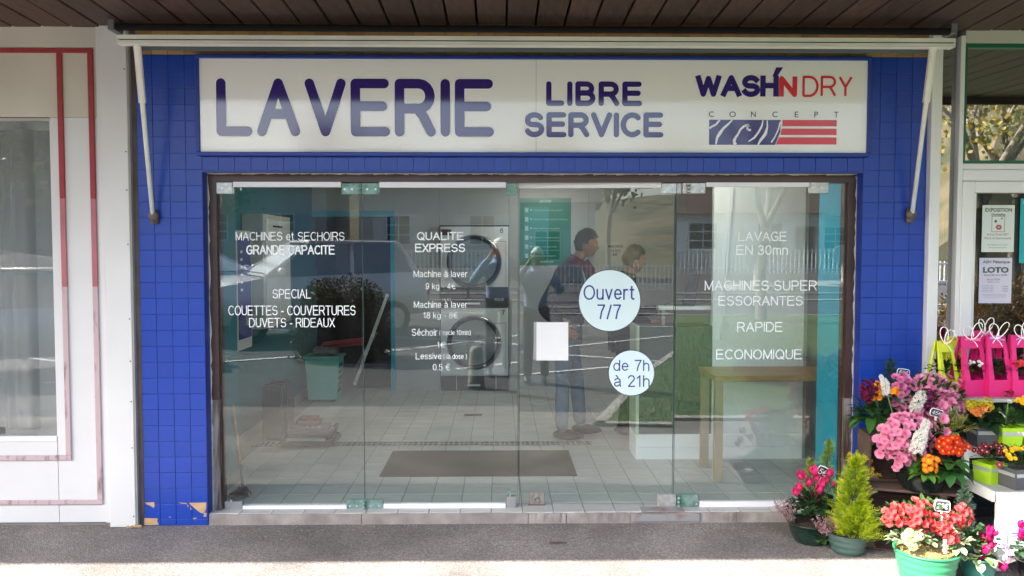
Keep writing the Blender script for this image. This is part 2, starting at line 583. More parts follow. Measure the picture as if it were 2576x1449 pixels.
# ================================================================ GROUND
def asphalt_mat(name, c, c2, patch):
    m = bpy.data.materials.new(name); m.use_nodes = True
    n, l = m.node_tree.nodes, m.node_tree.links
    b = n['Principled BSDF']; b.inputs['Roughness'].default_value = 0.9
    b.inputs['Specular IOR Level'].default_value = 0.3
    tc = n.new('ShaderNodeTexCoord')
    vo = n.new('ShaderNodeTexVoronoi'); vo.inputs['Scale'].default_value = 130
    l.new(tc.outputs['Object'], vo.inputs['Vector'])
    sep = n.new('ShaderNodeSeparateColor'); l.new(vo.outputs['Color'], sep.inputs[0])
    cr = n.new('ShaderNodeValToRGB')
    cr.color_ramp.elements[0].position = 0.1; cr.color_ramp.elements[1].position = 1.0
    cr.color_ramp.elements[0].color = (*c2, 1); cr.color_ramp.elements[1].color = (*[x * 1.3 for x in c], 1)
    e = cr.color_ramp.elements.new(0.8); e.color = (*c, 1)
    l.new(sep.outputs[0], cr.inputs[0])
    nz = n.new('ShaderNodeTexNoise'); nz.inputs['Scale'].default_value = 1.3; nz.inputs['Detail'].default_value = 7
    l.new(tc.outputs['Object'], nz.inputs['Vector'])
    mr = n.new('ShaderNodeMapRange'); mr.inputs[1].default_value = .35; mr.inputs[2].default_value = .65
    mr.inputs[3].default_value = 0.66; mr.inputs[4].default_value = 1.2
    l.new(nz.outputs['Fac'], mr.inputs[0])
    mx = n.new('ShaderNodeMix'); mx.data_type = 'RGBA'; mx.blend_type = 'MULTIPLY'; mx.inputs[0].default_value = 1
    l.new(cr.outputs[0], mx.inputs[6]); l.new(mr.outputs[0], mx.inputs[7])
    n2 = n.new('ShaderNodeTexNoise'); n2.inputs['Scale'].default_value = 2.2; n2.inputs['Detail'].default_value = 3
    l.new(tc.outputs['Object'], n2.inputs['Vector'])
    m2 = n.new('ShaderNodeMapRange'); m2.inputs[1].default_value = .60; m2.inputs[2].default_value = .72; m2.inputs[4].default_value = .45
    l.new(n2.outputs['Fac'], m2.inputs[0])
    mx2 = n.new('ShaderNodeMix'); mx2.data_type = 'RGBA'; mx2.inputs[7].default_value = (*patch, 1)
    l.new(m2.outputs[0], mx2.inputs[0]); l.new(mx.outputs[2], mx2.inputs[6])
    l.new(mx2.outputs[2], b.inputs['Base Color'])
    bp = n.new('ShaderNodeBump'); bp.inputs['Strength'].default_value = 0.7; bp.inputs['Distance'].default_value = 0.004
    l.new(vo.outputs['Distance'], bp.inputs['Height']); l.new(bp.outputs[0], b.inputs['Normal'])
    return m


ASPH = asphalt_mat('pavement_asphalt', (0.25, 0.228, 0.215), (0.15, 0.135, 0.130), (0.16, 0.125, 0.11))
ROADM = mat('road_asphalt', (0.050, 0.050, 0.053), rough=0.9, var=0.2, vscale=3, bump=0.3, bscale=150)
GRASSM = mat('mown_grass', (0.035, 0.105, 0.016), rough=0.9, color2=(0.085, 0.125, 0.030), vscale=1.2, vdetail=10, bump=1.0, bscale=70)
KERBM = mat('concrete_kerb', (0.34, 0.33, 0.31), rough=0.9, var=0.15, vscale=4)


def sheet(name, pts, m, z=0.0):
    bm = bmesh.new()
    quadv = [bm.verts.new((p[0], p[1], p[2] if len(p) > 2 else z)) for p in pts]
    f = bm.faces.new(quadv)
    if f.normal.z < 0: f.normal_flip()
    bm.normal_update()
    if f.normal.z < 0: bmesh.ops.reverse_faces(bm, faces=[f])
    return tagset(link(name, bm, m), kind='structure')


# one terrain sheet, nearly level, rising slowly behind the photographer and to wooded hills
def terr(x, y):
    d = max(0.0, -y - 14)
    z = min(d, 30) * 0.012
    d2 = max(0.0, -y - 54)
    hill = min(d2, 45) * 0.20
    side = min(1, max(0.0, (x - .46 * (5 - y)) / 5.0, (-x - .50 * (5 - y)) / 7.0))
    d3 = max(0.0, -y - 32)
    hill = hill * (1 - side) + min(d3, 50) * 0.72 * side + hill * side * .3
    return z + hill + (0.5 * math.sin(x * .13) + .4 * math.sin(x * .31 + y * .2)) * min(1, (d2 + d3 * side) * .05)


HILL = mat('wooded_hillside', (0.13, 0.105, 0.055), rough=1.0, color2=(0.045, 0.055, 0.022), vscale=0.55, vdetail=12, contrast=(.38, .62),
           bump=1.0, bscale=1.5)
bm = bmesh.new()
xs = [-90 + 6 * i for i in range(31)]
ys = [60, 20, 5, 0.1, -14, -20, -30, -32.5, -36, -44, -50, -58, -66, -75, -90, -110, -140]
grid = [[bm.verts.new((x, y, terr(x, y) - 0.008)) for x in xs] for y in ys]
for j in range(len(ys) - 1):
    for i in range(len(xs) - 1):
        f = bm.faces.new((grid[j][i], grid[j + 1][i], grid[j + 1][i + 1], grid[j][i + 1]))
        f.material_index = 1 if ys[j + 1] < -46 or (xs[i] > 16 and ys[j + 1] < -34) else 0
ground = tagset(link('ground', bm, [ROADM, HILL]), kind='structure')
pav = sheet('pavement', [(-12, 0.3), (12, 0.3), (12, -3.4), (-12, -3.4)], ASPH, 0.0)

# grass verge with its kerb, right of the photographer
gpts = [(0.75, -2.75), (11, -2.55), (14, -13.5), (3.6, -13.4), (1.55, -6.5)]
bm = bmesh.new()
f = bm.faces.new([bm.verts.new((x, y, 0.022)) for x, y in gpts])
bmesh.ops.triangulate(bm, faces=[f])
bmesh.ops.recalc_face_normals(bm, faces=bm.faces[:])
if bm.faces[:][0].normal.z < 0: bmesh.ops.reverse_faces(bm, faces=bm.faces[:])
tagset(link('lawn', bm, GRASSM), kind='structure')
bm = bmesh.new()
for (a, b) in zip(gpts, gpts[1:] + gpts[:1]):
    a = Vector((*a, 0)); b = Vector((*b, 0)); d = (b - a); L = d.length; d.normalize()
    obox(bm, (a + b) / 2 + Vector((0, 0, .012)), (d, Vector((-d.y, d.x, 0)), Vector((0, 0, 1))), (L / 2 + .05, .06, .02))
tagset(link('lawn_kerb', bm, KERBM), kind='structure')
# grass blades: uncountable
bm = bmesh.new(); cl = bm.loops.layers.float_color.new('Col')
def inpoly(x, y):
    c = False
    for (x1, y1), (x2, y2) in zip(gpts, gpts[1:] + gpts[:1]):
        if (y1 > y) != (y2 > y) and x < (x2 - x1) * (y - y1) / (y2 - y1) + x1: c = not c
    return c
for i in range(16000):
    x, y = uni(0.7, 8), -2.6 - (rnd() ** 1.6) * 9
    if not inpoly(x, y): continue
    h = uni(.025, .06); a = uni(0, 6.28); wv = .006
    c = (uni(.03, .07), uni(.09, .16), .02)
    f = bm.faces.new([bm.verts.new((x - wv * math.cos(a), y - wv * math.sin(a), .02)), bm.verts.new((x + wv * math.cos(a), y + wv * math.sin(a), .02)),
                      bm.verts.new((x + uni(-.02, .02), y + uni(-.02, .02), .02 + h))])
    for lp in f.loops: lp[cl] = (*c, 1)
tagset(link('grass', bm, PLANT), 'short mown grass on the verge across the forecourt', 'grass', kind='stuff')
bm = bmesh.new()
quad(bm, [(-60, -20.0, terr(0, -20) + .02), (60, -20.0, terr(0, -20) + .02), (60, -30, terr(0, -30) + .02), (-60, -30, terr(0, -30) + .02)])
tagset(link('road', bm, ROADM), kind='structure')
bm = bmesh.new()
for y in (-19.8, -30.2, -17.5):
    box(bm, -60, 60, y - .15, y + .15, -.1, terr(0, y) + .03)
tagset(link('road_kerb', bm, KERBM), kind='structure')
# painted parking lines
LINE = mat('white_road_paint', (0.62, 0.62, 0.6), rough=0.8, var=0.2, vscale=12)
bm = bmesh.new()
for (a, b) in (((-7, -12), (2.2, -7.6)), ((-2.2, -7.2), (2.6, -12)), ((-6.0, -5.6), (-1.2, -8.1)), ((-9, -14.5), (3, -14.2)), ((-.6, -5.9), (1.3, -7.2)), ((-9, -9), (-4.5, -6.2))):
    a = Vector((*a, .004)); b = Vector((*b, .004)); d = (b - a).normalized(); nn = Vector((-d.y, d.x, 0)) * .05
    quad(bm, [a - nn, b - nn, b + nn, a + nn])
bmesh.ops.recalc_face_normals(bm, faces=bm.faces[:])
for f in bm.faces:
    if f.normal.z < 0: f.normal_flip()
tagset(link('parking_lines', bm, LINE), kind='structure')

# ================================================================ BUILDING SHELL
FY = 0.10                      # back of the reveal, where the glass front stands
XL, XR = -1.845, 2.29          # sides of the opening
ZT = Z(432)                    # top of the opening
ZS = Z(1290)                   # top of the door step
ZTOP = Z(78)
ZPIL = Z(141)
ZSG0, ZSG1 = Z(395), Z(143)

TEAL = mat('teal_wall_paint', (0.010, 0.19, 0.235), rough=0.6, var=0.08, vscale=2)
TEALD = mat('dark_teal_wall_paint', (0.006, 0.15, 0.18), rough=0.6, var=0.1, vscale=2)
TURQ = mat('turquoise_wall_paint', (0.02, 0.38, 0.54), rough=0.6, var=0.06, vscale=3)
GREYW = mat('grey_wall_panel', (0.40, 0.40, 0.385), rough=0.55, var=0.05, vscale=2)
INW = mat('interior_white_panel', (0.78, 0.80, 0.78), rough=0.4, var=0.04, vscale=2)
FTILE = mat('grey_floor_tile', (0.48, 0.48, 0.46), rough=0.42, var=0.10, vscale=7, rand=0.07)
GROUT = mat('floor_grout', (0.30, 0.29, 0.27), rough=0.9)
SKIRT = mat('skirting_tile', (0.36, 0.34, 0.31), rough=0.5, var=0.1)

shell = bmesh.new()
# masonry core: behind tiles (everything stays behind y = 0)
def core(name, label, cat, x0, x1, z0, z1, y1=FY + 0.06):
    t = thing(name, label, cat, ((x0 + x1) / 2, 0, z0))
    bx('backing', BLUE2, t, x0, x1, 0.0, y1, z0, z1)
    return t

TM = tile_mesh('tile', 0.0972, 0.0972)
TM.materials.append(BLUE)
rows_z = [Z(1302) + 0.1 * k for k in range(-1, 30)]
pitch = (ZPIL - Z(1302)) / 29.0

def tiled_pillar(x0, ncol, name, label):
    t = core(name, label, 'tiled wall', x0, x0 + 0.1 * ncol, -0.05, ZTOP)
    for r_ in range(29):
        for c in range(ncol):
            me = TM
            o = put('tile', TM, None, t, (x0 + 0.1 * c + .0014, 0, Z(1302) + pitch * r_))
            o.scale = (1, 1, pitch / .1)
    bm_ = tile_mesh('tile', 0.0972, Z(1302) - .003)
    bm_.materials.append(BLUE)
    for c in range(ncol):
        put('tile', bm_, None, t, (x0 + 0.1 * c + .0014, 0, 0.001))
    hb = ZTOP - ZPIL - .004
    bt = tile_mesh('beige_tile', 0.0972, hb); bt.materials.append(BEIGE_T)
    for c in range(ncol):
        put('beige_tile', bt, None, t, (x0 + 0.1 * c + .0014, 0, ZPIL + .002))
    return t

pl = tiled_pillar(XL - .4, 4, 'tiled_pillar', 'blue tiled pillar with chipped foot, between brown strip and glass front')
pr = tiled_pillar(XR, 4, 'tiled_pillar', 'blue tiled pillar behind the flower stall')
# flaked paint on the left pillar's foot
def chip(pts, t):
    bm = bmesh.new()
    P = [at(px, py, -0.0065) for px, py in pts]
    P = [Vector((p.x, -0.0068, p.z)) for p in P]
    bm.faces.new([bm.verts.new(p) for p in P])
    bmesh.ops.recalc_face_normals(bm, faces=bm.faces[:])
    link('paint_chip', bm, CHIP, t)
chip([(364, 1264), (388, 1263), (389, 1273), (386, 1278), (380, 1273), (368, 1268)], pl)
chip([(363, 1303), (398, 1304), (395, 1310), (400, 1320), (363, 1321)], pl)
chip([(475, 1265), (519, 1264), (519, 1278), (516, 1287), (509, 1292), (500, 1287), (490, 1279), (481, 1271)], pl)
chip([(448, 1264), (469, 1265), (470, 1268), (460, 1267)], pl)
chip([(513, 1289), (520, 1291), (519, 1300), (512, 1300)], pl)
chip([(484, 1303), (496, 1302), (490, 1307)], pl)
chip([(424, 1300), (431, 1300), (430, 1302), (425, 1302)], pl)
chip([(478, 1274), (481, 1279), (482, 1283), (479, 1282)], pl)
chip([(471, 1268), (475, 1274), (472, 1276)], pl)

lin = thing('tiled_lintel', 'blue tiled band between the white sign and the glass front', 'tiled wall', (0.2, 0, ZT))
bx('backing', BLUE2, lin, XL, XR, 0.0, FY + .06, ZT, ZTOP)
bx('soffit_edge', BLUE2, lin, XL, XR, -0.0055, -0.0005, ZT - .006, ZT + .004)
nt_ = 41
tw = (XR - XL) / nt_
lt = tile_mesh('tile', tw - .0028, ZSG0 - ZT - .006); lt.materials.append(BLUE)
for i in range(nt_):
    put('tile', lt, None, lin, (XL + tw * i + .0014, 0, ZT + .0045))
bt = tile_mesh('beige_tile', tw - .0028, ZTOP - ZPIL - .004); bt.materials.append(BEIGE_T)
for i in range(nt_):
    put('beige_tile', bt, None, lin, (XL + tw * i + .0014, 0, ZPIL + .002))

# blue reveals at the sides belong to the pillars (the backing shows there); worn pale edge against the frame
bm = bmesh.new()
def ragged(bm, x, y, z0, z1, wmax, side):
    z = z0
    prev = wmax * .5
    while z < z1:
        h = uni(.02, .06); wv = uni(.15, 1) * wmax
        quad(bm, [(x, y, z), (x + side * prev, y, z), (x + side * wv, y, min(z1, z + h)), (x, y, min(z1, z + h))])
        prev = wv
        z += h
fr = thing('door_frame', 'dark brown metal frame round the glass front, weathered low on both sides', 'door frame', (0.2, FY, 0))
fw = 0.055
bm = bmesh.new(); box(bm, XL + .001, XR - .001, FY - .02, FY + .07, ZT - .058, ZT - .003); link('head_rail', bm, BROWN_F, fr)
for xa, xb in ((XL + .001, XL + fw), (XR - fw, XR - .001)):
    bx('side_rail', BROWN_F, fr, xa, xb, FY - .02, FY + .07, Z(1010), ZT - .0585)
    bx('side_rail', BROWN_W, fr, xa, xb, FY - .02, FY + .07, ZS, Z(1010))
    bx('side_lip', BROWN_F, fr, *((xb + .0005, xb + .012) if xa < 0 else (xa - .012, xa - .0005)), FY + .01, FY + .06, ZS, ZT - .0585)
bm = bmesh.new()
ragged(bm, XL + .0008, FY - .0212, ZS, ZT - .02, .014, 1)
ragged(bm, XR - .0008, FY - .0212, ZS, ZT - .02, .014, -1)
x = XL
while x < XR:
    h = uni(.02, .07); a = uni(.004, .013)
    quad(bm, [(x, FY - .0214, ZT - .002), (x, FY - .0214, ZT - .002 - a), (min(XR, x + h), FY - .0214, ZT - .002 - uni(.004, .013)), (min(XR, x + h), FY - .0214, ZT - .002)])
    x += h
link('putty_line', bm, PUTTY, fr)

# step
st = thing('door_step', 'worn stone step under the glass front, cracked with a metal plate let in', 'step', (0.2, 0, 0))
segs = [XL + .003, X(905), X(1330), X(1427), X(1590), X(1768), X(1860), XR - .003]
for a, b in zip(segs, segs[1:]):
    bm = bmesh.new()
    n_ = 12
    dz = uni(-.004, .003)
    top, bot = [], []
    for i in range(n_ + 1):
        xx = a + (b - .004 - a) * i / n_
        top.append((xx, uni(-.004, .004), ZS - .004 + dz * .3 + uni(-.003, .001)))
    for i in range(n_):
        p, q = top[i], top[i + 1]
        quad(bm, [(p[0], -.004, -.02), (q[0], -.004, -.02), q, p])
        quad(bm, [p, q, (q[0], .2, ZS - .002), (p[0], .2, ZS - .002)])
    quad(bm, [(a, -.004, -.02), top[0], (a, .2, ZS), (a, .2, -.02)])
    quad(bm, [(b - .004, -.004, -.02), (b - .004, .2, -.02), (b - .004, .2, ZS), top[-1]])
    bmesh.ops.remove_doubles(bm, verts=bm.verts[:], dist=.0001)
    bmesh.ops.recalc_face_normals(bm, faces=bm.faces[:])
    link('stone', bm, STONE, st)
RUSTY = mat('galvanised_plate', (0.36, 0.35, 0.36), rough=0.5, metal=0.4, color2=(0.30, 0.15, 0.07), vscale=6, contrast=(.28, .42))
pp = bx('metal_plate', RUSTY, st, X(1595), X(1766), -.012, -.0045, 0.012, ZS - .012, bev=.002)
bx('metal_plate', RUSTY, st, X(1618), X(1728), .0, .09, ZS - .001, ZS + .006)

# ---------------- interior structure
IY = 4.62
FZ = ZS
def sbox(name, m, x0, x1, y0, y1, z0, z1):
    return tagset(bx(name, m, None, x0, x1, y0, y1, z0, z1), kind='structure')
CZ = 2.505
sbox('laundry_ceiling', INW, -3.2, 2.9, FY + .065, IY + 2.4, CZ, CZ + .1)
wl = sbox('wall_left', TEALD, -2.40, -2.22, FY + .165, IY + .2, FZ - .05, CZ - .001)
sbox('wall_front_left', GREYW, -3.2, XL - .001, FY + .0605, FY + .16, FZ - .05, CZ - .001)
sbox('wall_right', GREYW, 2.62, 2.8, FY + .165, IY + .2, FZ - .05, CZ - .001)
sbox('wall_front_right', GREYW, XR + .001, 2.9, FY + .0605, FY + .16, FZ - .05, CZ - .001)
# nibs
XN = -1.895
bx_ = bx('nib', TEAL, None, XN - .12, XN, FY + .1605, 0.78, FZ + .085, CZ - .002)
tagset(bx_, kind='structure'); bx_.name = 'wall_nib'
tagset(bx('skirting', SKIRT, None, XN - .121, XN + .008, FY + .161, 0.785, FZ, FZ + .084), kind='structure')
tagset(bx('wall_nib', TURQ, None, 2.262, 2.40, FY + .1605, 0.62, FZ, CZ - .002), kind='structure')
for nm, y0_, y1_ in (('skirting', 0.79, IY - .01),):
    tagset(bx(nm, SKIRT, None, -2.219, -2.205, y0_, y1_, FZ, FZ + .09), kind='structure')
# back wall with doorway at its left end
DX0, DX1 = -2.17, X(983, IY)
DZ = Z(545, IY)
bk = thing('back_wall', 'pale grey panelled back wall with a dark doorway edged in teal', 'wall', (0, IY, FZ))
edges = [X(993, IY) + .001, X(1108, IY) - .004, X(1280, IY) + .004, X(1372, IY), X(1480, IY), 2.25, 2.62]
for a, b in zip(edges, edges[1:]):
    if a > -.75 and b < .2:
        bx('wall_panel', GREYW, bk, a, b - .003, IY, IY + .12, Z(568, IY) + .01, CZ - .002)
    else:
        bx('wall_panel', GREYW, bk, a, b - .003, IY, IY + .12, FZ, CZ - .002)
bx('lintel_panel', GREYW, bk, -2.22, X(993, IY) - .002, IY, IY + .12, Z(530, IY), CZ - .002)
bx('door_trim', TURQ, bk, DX1, X(993, IY), IY - .02, IY + .12, FZ, Z(530, IY) - .001)
bx('door_trim', TURQ, bk, -2.219, DX1 - .001, IY - .015, IY + .11, DZ, Z(530, IY) - .001)
# dark back room
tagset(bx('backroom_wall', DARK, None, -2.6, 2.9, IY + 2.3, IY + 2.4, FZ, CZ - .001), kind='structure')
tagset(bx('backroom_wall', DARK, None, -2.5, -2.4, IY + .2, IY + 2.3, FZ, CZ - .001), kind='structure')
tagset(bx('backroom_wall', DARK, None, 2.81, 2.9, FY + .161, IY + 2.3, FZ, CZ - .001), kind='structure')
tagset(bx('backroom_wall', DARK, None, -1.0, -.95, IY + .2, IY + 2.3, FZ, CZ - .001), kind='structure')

# floor: tiles near the door as parts, the rest joined
fl = tagset(bpy.data.objects.new('floor', None), kind='structure'); COL.objects.link(fl)
bx('grout_bed', GROUT, fl, -3.1, 2.8, .21, IY + 2.3, FZ - .12, FZ - .003)
def ftile(sx, sy):
    bm = bmesh.new()
    b_ = .002
    lo = [bm.verts.new(p) for p in ((0, 0, -.008), (sx, 0, -.008), (sx, sy, -.008), (0, sy, -.008))]
    hi = [bm.verts.new(p) for p in ((b_, b_, 0), (sx - b_, b_, 0), (sx - b_, sy - b_, 0), (b_, sy - b_, 0))]
    for k in range(4): bm.faces.new((lo[k], lo[(k + 1) % 4], hi[(k + 1) % 4], hi[k]))
    bm.faces.new(hi)
    return bm
fb = ftile(.1955, .1955); fme = bpy.data.meshes.new('floor_tile'); fb.to_mesh(fme); fb.free(); fme.materials.append(FTILE)
cnt = 0
rest = bmesh.new()
XT0, YT0 = -.05 - .2 * 16, .0
for j in range(24):
    for i in range(30):
        x, y = XT0 + i * .2, .012 + YT0 + j * .2
        if x > 2.62 or y > IY + .1 or x < -2.45 or (x < -2.2 and y > .8): continue
        if y + .2 < FY - .09: continue
        # the drain grate takes its place
        if 1.74 < y + .1 < 2.06 and False: continue
        if cnt < 296:
            put('floor_tile', fme, None, fl, (x, y, FZ + uni(-.0006, .0006))); cnt += 1
        else:
            sx = .1955
            z = FZ + uni(-.0006, .0006); e = .0015
            f = quad(rest, [(x + e, y + e, z), (x + sx - e, y + e, z), (x + sx - e, y + sx - e, z), (x + e, y + sx - e, z)])
            for a, b in (((x + e, y + e), (x + sx - e, y + e)), ((x + sx - e, y + e), (x + sx - e, y + sx - e))):
                pass
            # sides
            quad(rest, [(x, y, z - .006), (x + sx, y, z - .006), (x + sx - e, y + e, z), (x + e, y + e, z)])
            quad(rest, [(x, y + sx, z - .006), (x, y, z - .006), (x + e, y + e, z), (x + e, y + sx - e, z)])
            quad(rest, [(x + sx, y, z - .006), (x + sx, y + sx, z - .006), (x + sx - e, y + sx - e, z), (x + sx - e, y + e, z)])
tagset(link('far_floor_tiles', rest, FTILE, fl), kind='stuff')

# upper building and neighbours' hidden volumes
CONC = mat('rendered_wall', (0.45, 0.42, 0.37), rough=0.9)
tagset(bx('upper_wall', CONC, None, -12, 12, .17, .4, ZTOP + .02, 6.5), kind='structure')
tagset(bx('building_roof', CONC, None, -12, 12, .17, 8, CZ + .12, ZTOP + .01), kind='structure')
tagset(bx('building_roof', CONC, None, -12, 12, -2.65, .17, 3.36, 3.5), kind='structure')
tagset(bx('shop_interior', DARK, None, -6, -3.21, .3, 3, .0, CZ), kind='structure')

# ================================================================ CANOPY CEILING
cc = tagset(bpy.data.objects.new('canopy_ceiling', None), kind='structure'); COL.objects.link(cc)
SL = 0.035
def cz(y): return ZTOP + .012 + (-y) * SL
bx('backing', BLACK, cc, -7, 7, -2.6, .15, ZTOP + .14, ZTOP + .2)
bm = bmesh.new()
bw, Lb = .166, 2.58
e = .004
pr_ = [(0, 0), (e, -.004), (bw - e, -.004), (bw, 0), (bw, .018), (0, .018)]
A = [bm.verts.new((p[0], 0, p[1])) for p in pr_]
B = [bm.verts.new((p[0], -Lb, p[1] + Lb * SL)) for p in pr_]
for k in range(6): bm.faces.new((A[k], A[(k + 1) % 6], B[(k + 1) % 6], B[k]))
bm.faces.new(A); bm.faces.new(B[::-1])
bmesh.ops.recalc_face_normals(bm, faces=bm.faces[:])
bme = bpy.data.meshes.new('board'); bm.to_mesh(bme); bm.free(); bme.materials.append(CEIL)
for i in range(-38, 38):
    wide = -3 < i < 9
    put('board', bme, None, cc, (i * .178 + .05 + uni(-.001, .001), .0, ZTOP + .014 + uni(-.002, .002)))
bx('fascia', mat('dark_fascia', (0.05, 0.03, 0.025), rough=.6), cc, -7, 7, -2.64, -2.585, ZTOP + .03, ZTOP + .36)

# ================================================================ SIGN
sg = thing('shop_sign', 'long white sign reading LAVERIE LIBRE SERVICE in dark blue rounded letters', 'shop sign', (0.2, 0, ZSG0))
sx0, sx1 = X(505), X(2176)
for a in ((sx0, sx1, ZSG0 + .001, Z(385)), (sx0, sx1, Z(152), ZSG1)):
    bx('frame_bar', BLUE2, sg, a[0], a[1], -.045, -.0065, a[2], a[3], bev=.003)
for a in ((sx0, X(514)), (X(2168), sx1)):
    bx('frame_bar', BLUE2, sg, a[0], a[1], -.044, -.0065, Z(385) + .0005, Z(152) - .0005, bev=.003)
ys_ = -.030
# two acrylic sheets meeting at a fine joint, the joint right of LAVERIE
jx = X(1348, ys_)
bx('sign_face', SIGNW, sg, X(514) + .001, jx - .0008, ys_, -.008, Z(385) + .001, Z(152) - .001)
sf2 = bx('sign_face', SIGNW, sg, jx + .0008, X(2168) - .001, ys_, -.008, Z(385) + .001, Z(152) - .001)
yl = ys_ - .002
def LX(px): return X(px, yl)
def LZ(py): return Z(py, yl)
stroke_text('LAVERIE', LX(551), LX(1243), LZ(344), LZ(199), yl, 0.0295, NAVY, sg, gap=.31, halo=.005)
stroke_text('LIBRE', LX(1373), LX(1612), LZ(266), LZ(204), yl, 0.0165, NAVY, sg, gap=.36, halo=.003)
stroke_text('SERVICE', LX(1318), LX(1666), LZ(345), LZ(282), yl, 0.0165, NAVY, sg, gap=.30, halo=.003)
sans('WASH', LX(1745), LX(1952), LZ(241), LZ(188), yl, NAVY, sg, wt=.165, gap=.24)
sans('N', LX(1953), LX(1998), LZ(241), LZ(190), yl, RED_V, sg, wt=.15)
stroke_text('DRY', LX(2011), LX(2136), LZ(242), LZ(188), yl, 0.0075, RED_V, sg, gap=.22, round_=False)
bm = bmesh.new()
quad(bm, [(LX(1936), yl, LZ(190)), (LX(1948), yl, LZ(190)), (LX(1962), yl, LZ(167)), (LX(1945), yl, LZ(167))])
link('lettering', bm, NAVY, sg)
for ch, a, b in (('C', 1779, 1791), ('O', 1830, 1846), ('N', 1884, 1896), ('C', 1937, 1950), ('E', 1993, 2002), ('P', 2042, 2051), ('T', 2091, 2102)):
    lettering(ch, LX(a), LX(b), LZ(293), LZ(279), yl, mat('black_ink', (.02, .02, .025), rough=.2), sg)
# wave emblem
em = bmesh.new()
quad(em, [(LX(1780), yl, LZ(363)), (LX(1945), yl, LZ(363)), (LX(1958), yl, LZ(330)), (LX(1958), yl, LZ(300)), (LX(1780), yl, LZ(300))])
emb = link('emblem', em, NAVY, sg)
def squig(pts, wv, dy=.0010):
    bm = bmesh.new()
    P = [Vector((LX(p[0]), yl - dy, LZ(p[1]))) for p in pts]
    for i in range(len(P) - 1):
        d = (P[i + 1] - P[i]).normalized(); nn = Vector((-d.z, 0, d.x))
        w1, w2 = (wv[i], wv[i + 1]) if isinstance(wv, list) else (wv, wv)
        quad(bm, [P[i] + nn * w1, P[i + 1] + nn * w2, P[i + 1] - nn * w2, P[i] - nn * w1])
    bmesh.ops.recalc_face_normals(bm, faces=bm.faces[:])
    return link('emblem_line', bm, SIGNW, sg)
squig([(1806, 300), (1797, 312), (1785, 318), (1781, 322)], .006)
squig([(1838, 300), (1826, 312), (1815, 322), (1806, 335), (1800, 345), (1797, 362)], [.004, .007, .008, .010, .008, .004], .0012)
squig([(1884, 326), (1877, 325), (1874, 319), (1879, 313), (1868, 315), (1858, 324), (1852, 336), (1845, 346), (1842, 356), (1846, 363)], [.006, .008, .006, .008, .007, .006, .006, .008, .010, .010], .0014)
squig([(1914, 301), (1911, 316), (1903, 331), (1893, 345), (1878, 355)], [.003, .006, .006, .006, .003], .0016)
squig([(1924, 301), (1925, 318), (1920, 336), (1908, 352), (1902, 363)], [.003, .005, .010, .008, .004], .0018)
squig([(1957, 305), (1952, 325), (1943, 345), (1935, 357)], .004, .0020)
for i, (a, b) in enumerate(((300, 316), (322, 338), (344, 362))):
    bm = bmesh.new()
    la, lb = (1963, 1962) if i == 0 else ((1961, 1958) if i == 1 else (1955, 1947))
    quad(bm, [(LX(lb), yl, LZ(b)), (LX(2098), yl, LZ(b)), (LX(2098), yl, LZ(a)), (LX(la), yl, LZ(a))])
    link('stripe', bm, RED_V, sg)

# ================================================================ AWNING
aw = thing('awning', 'folded awning with a long pale aluminium bar above the sign', 'awning', (0.2, -.3, Z(100, -.3)))
ya = -.33
p0, p1 = at(297, 92, ya), at(2400, 101, ya)
d = (p1 - p0); L = d.length; d.normalize()
up = Vector((-d.z, 0, d.x))
back = Vector((0, 1, 0))
for nm, off, hh, m_, yo, hy in (('front_bar', -.0085, .0115, ALU, 0, .03), ('bar_groove', -.0235, .0028, BLACK, .004, .026), ('front_bar', -.0375, .0105, ALU, 0, .03)):
    bm = bmesh.new()
    obox(bm, (p0 + p1) / 2 + up * (off + .008) + back * (yo + .03), (d, back, up), (L / 2 - abs(yo), hy, hh))
    link(nm, bm, m_, aw)
for p in (p0, p1):
    s = 1 if p is p0 else -1
    bm = bmesh.new(); obox(bm, p + d * s * -.004 + up * -.015 + back * .03, (d, back, up), (.004, .033, .026)); link('end_cap', bm, ALU, aw)
# roller with dark fabric close to the wall
bm = bmesh.new()
tube(bm, [(X(330), -.13, Z(86)), (X(2345), -.13, Z(89))], .021, 14)
link('cloth_roll', bm, mat('dark_awning_cloth', (0.006, 0.006, 0.007), rough=.95), aw, True)
bx('bar_shade', mat('grey_shade_line', (0.09, 0.11, 0.13), rough=.9), aw, p0.x + .07, p1.x - .13, ya + .065, ya + .07, p0.z - .062, p0.z - .01)  # grey-blue strip standing in for the line of shade under the bar
for px in (322, 2352):
    bx('wall_bracket', mat('grey_bracket', (.16, .17, .17), rough=.5, metal=.3), aw, X(px) - .018, X(px) + .018, -.16, -.002, Z(95), Z(66))
for px, pb, pt in ((384, 540, 345), (2295, 537, 2348)):
    a = at(px, pb, -.05); b = at(pt, 112, ya + .03)
    bm = bmesh.new(); tube(bm, [a, a.lerp(b, .5), b], [.013, .014, .015], 10)
    arm = link('arm', bm, ALU, aw, True)
    bm = bmesh.new(); m_ = a.lerp(b, .62); dd = (b - a).normalized(); sd = dd.cross(Vector((0, 1, 0))).normalized()
    obox(bm, a.lerp(b, .83), (sd, dd.cross(sd), dd), (.019, .010, (b - a).length * .16)); link('arm_sleeve', bm, ALU, aw)
    bm = bmesh.new()
    bmesh.ops.create_icosphere(bm, subdivisions=2, radius=.033, matrix=Matrix.Translation(a + Vector((0, .012, -.005))) @ Matrix.Diagonal((1, .8, 1.05, 1)))
    box(bm, a.x - .02, a.x + .02, -.03, -.007, a.z - .055, a.z + .03)
    link('arm_bracket', bm, mat('rusty_bracket', (.20, .17, .15), rough=.7, metal=.3, color2=(.08, .05, .04), vscale=25), aw, True)

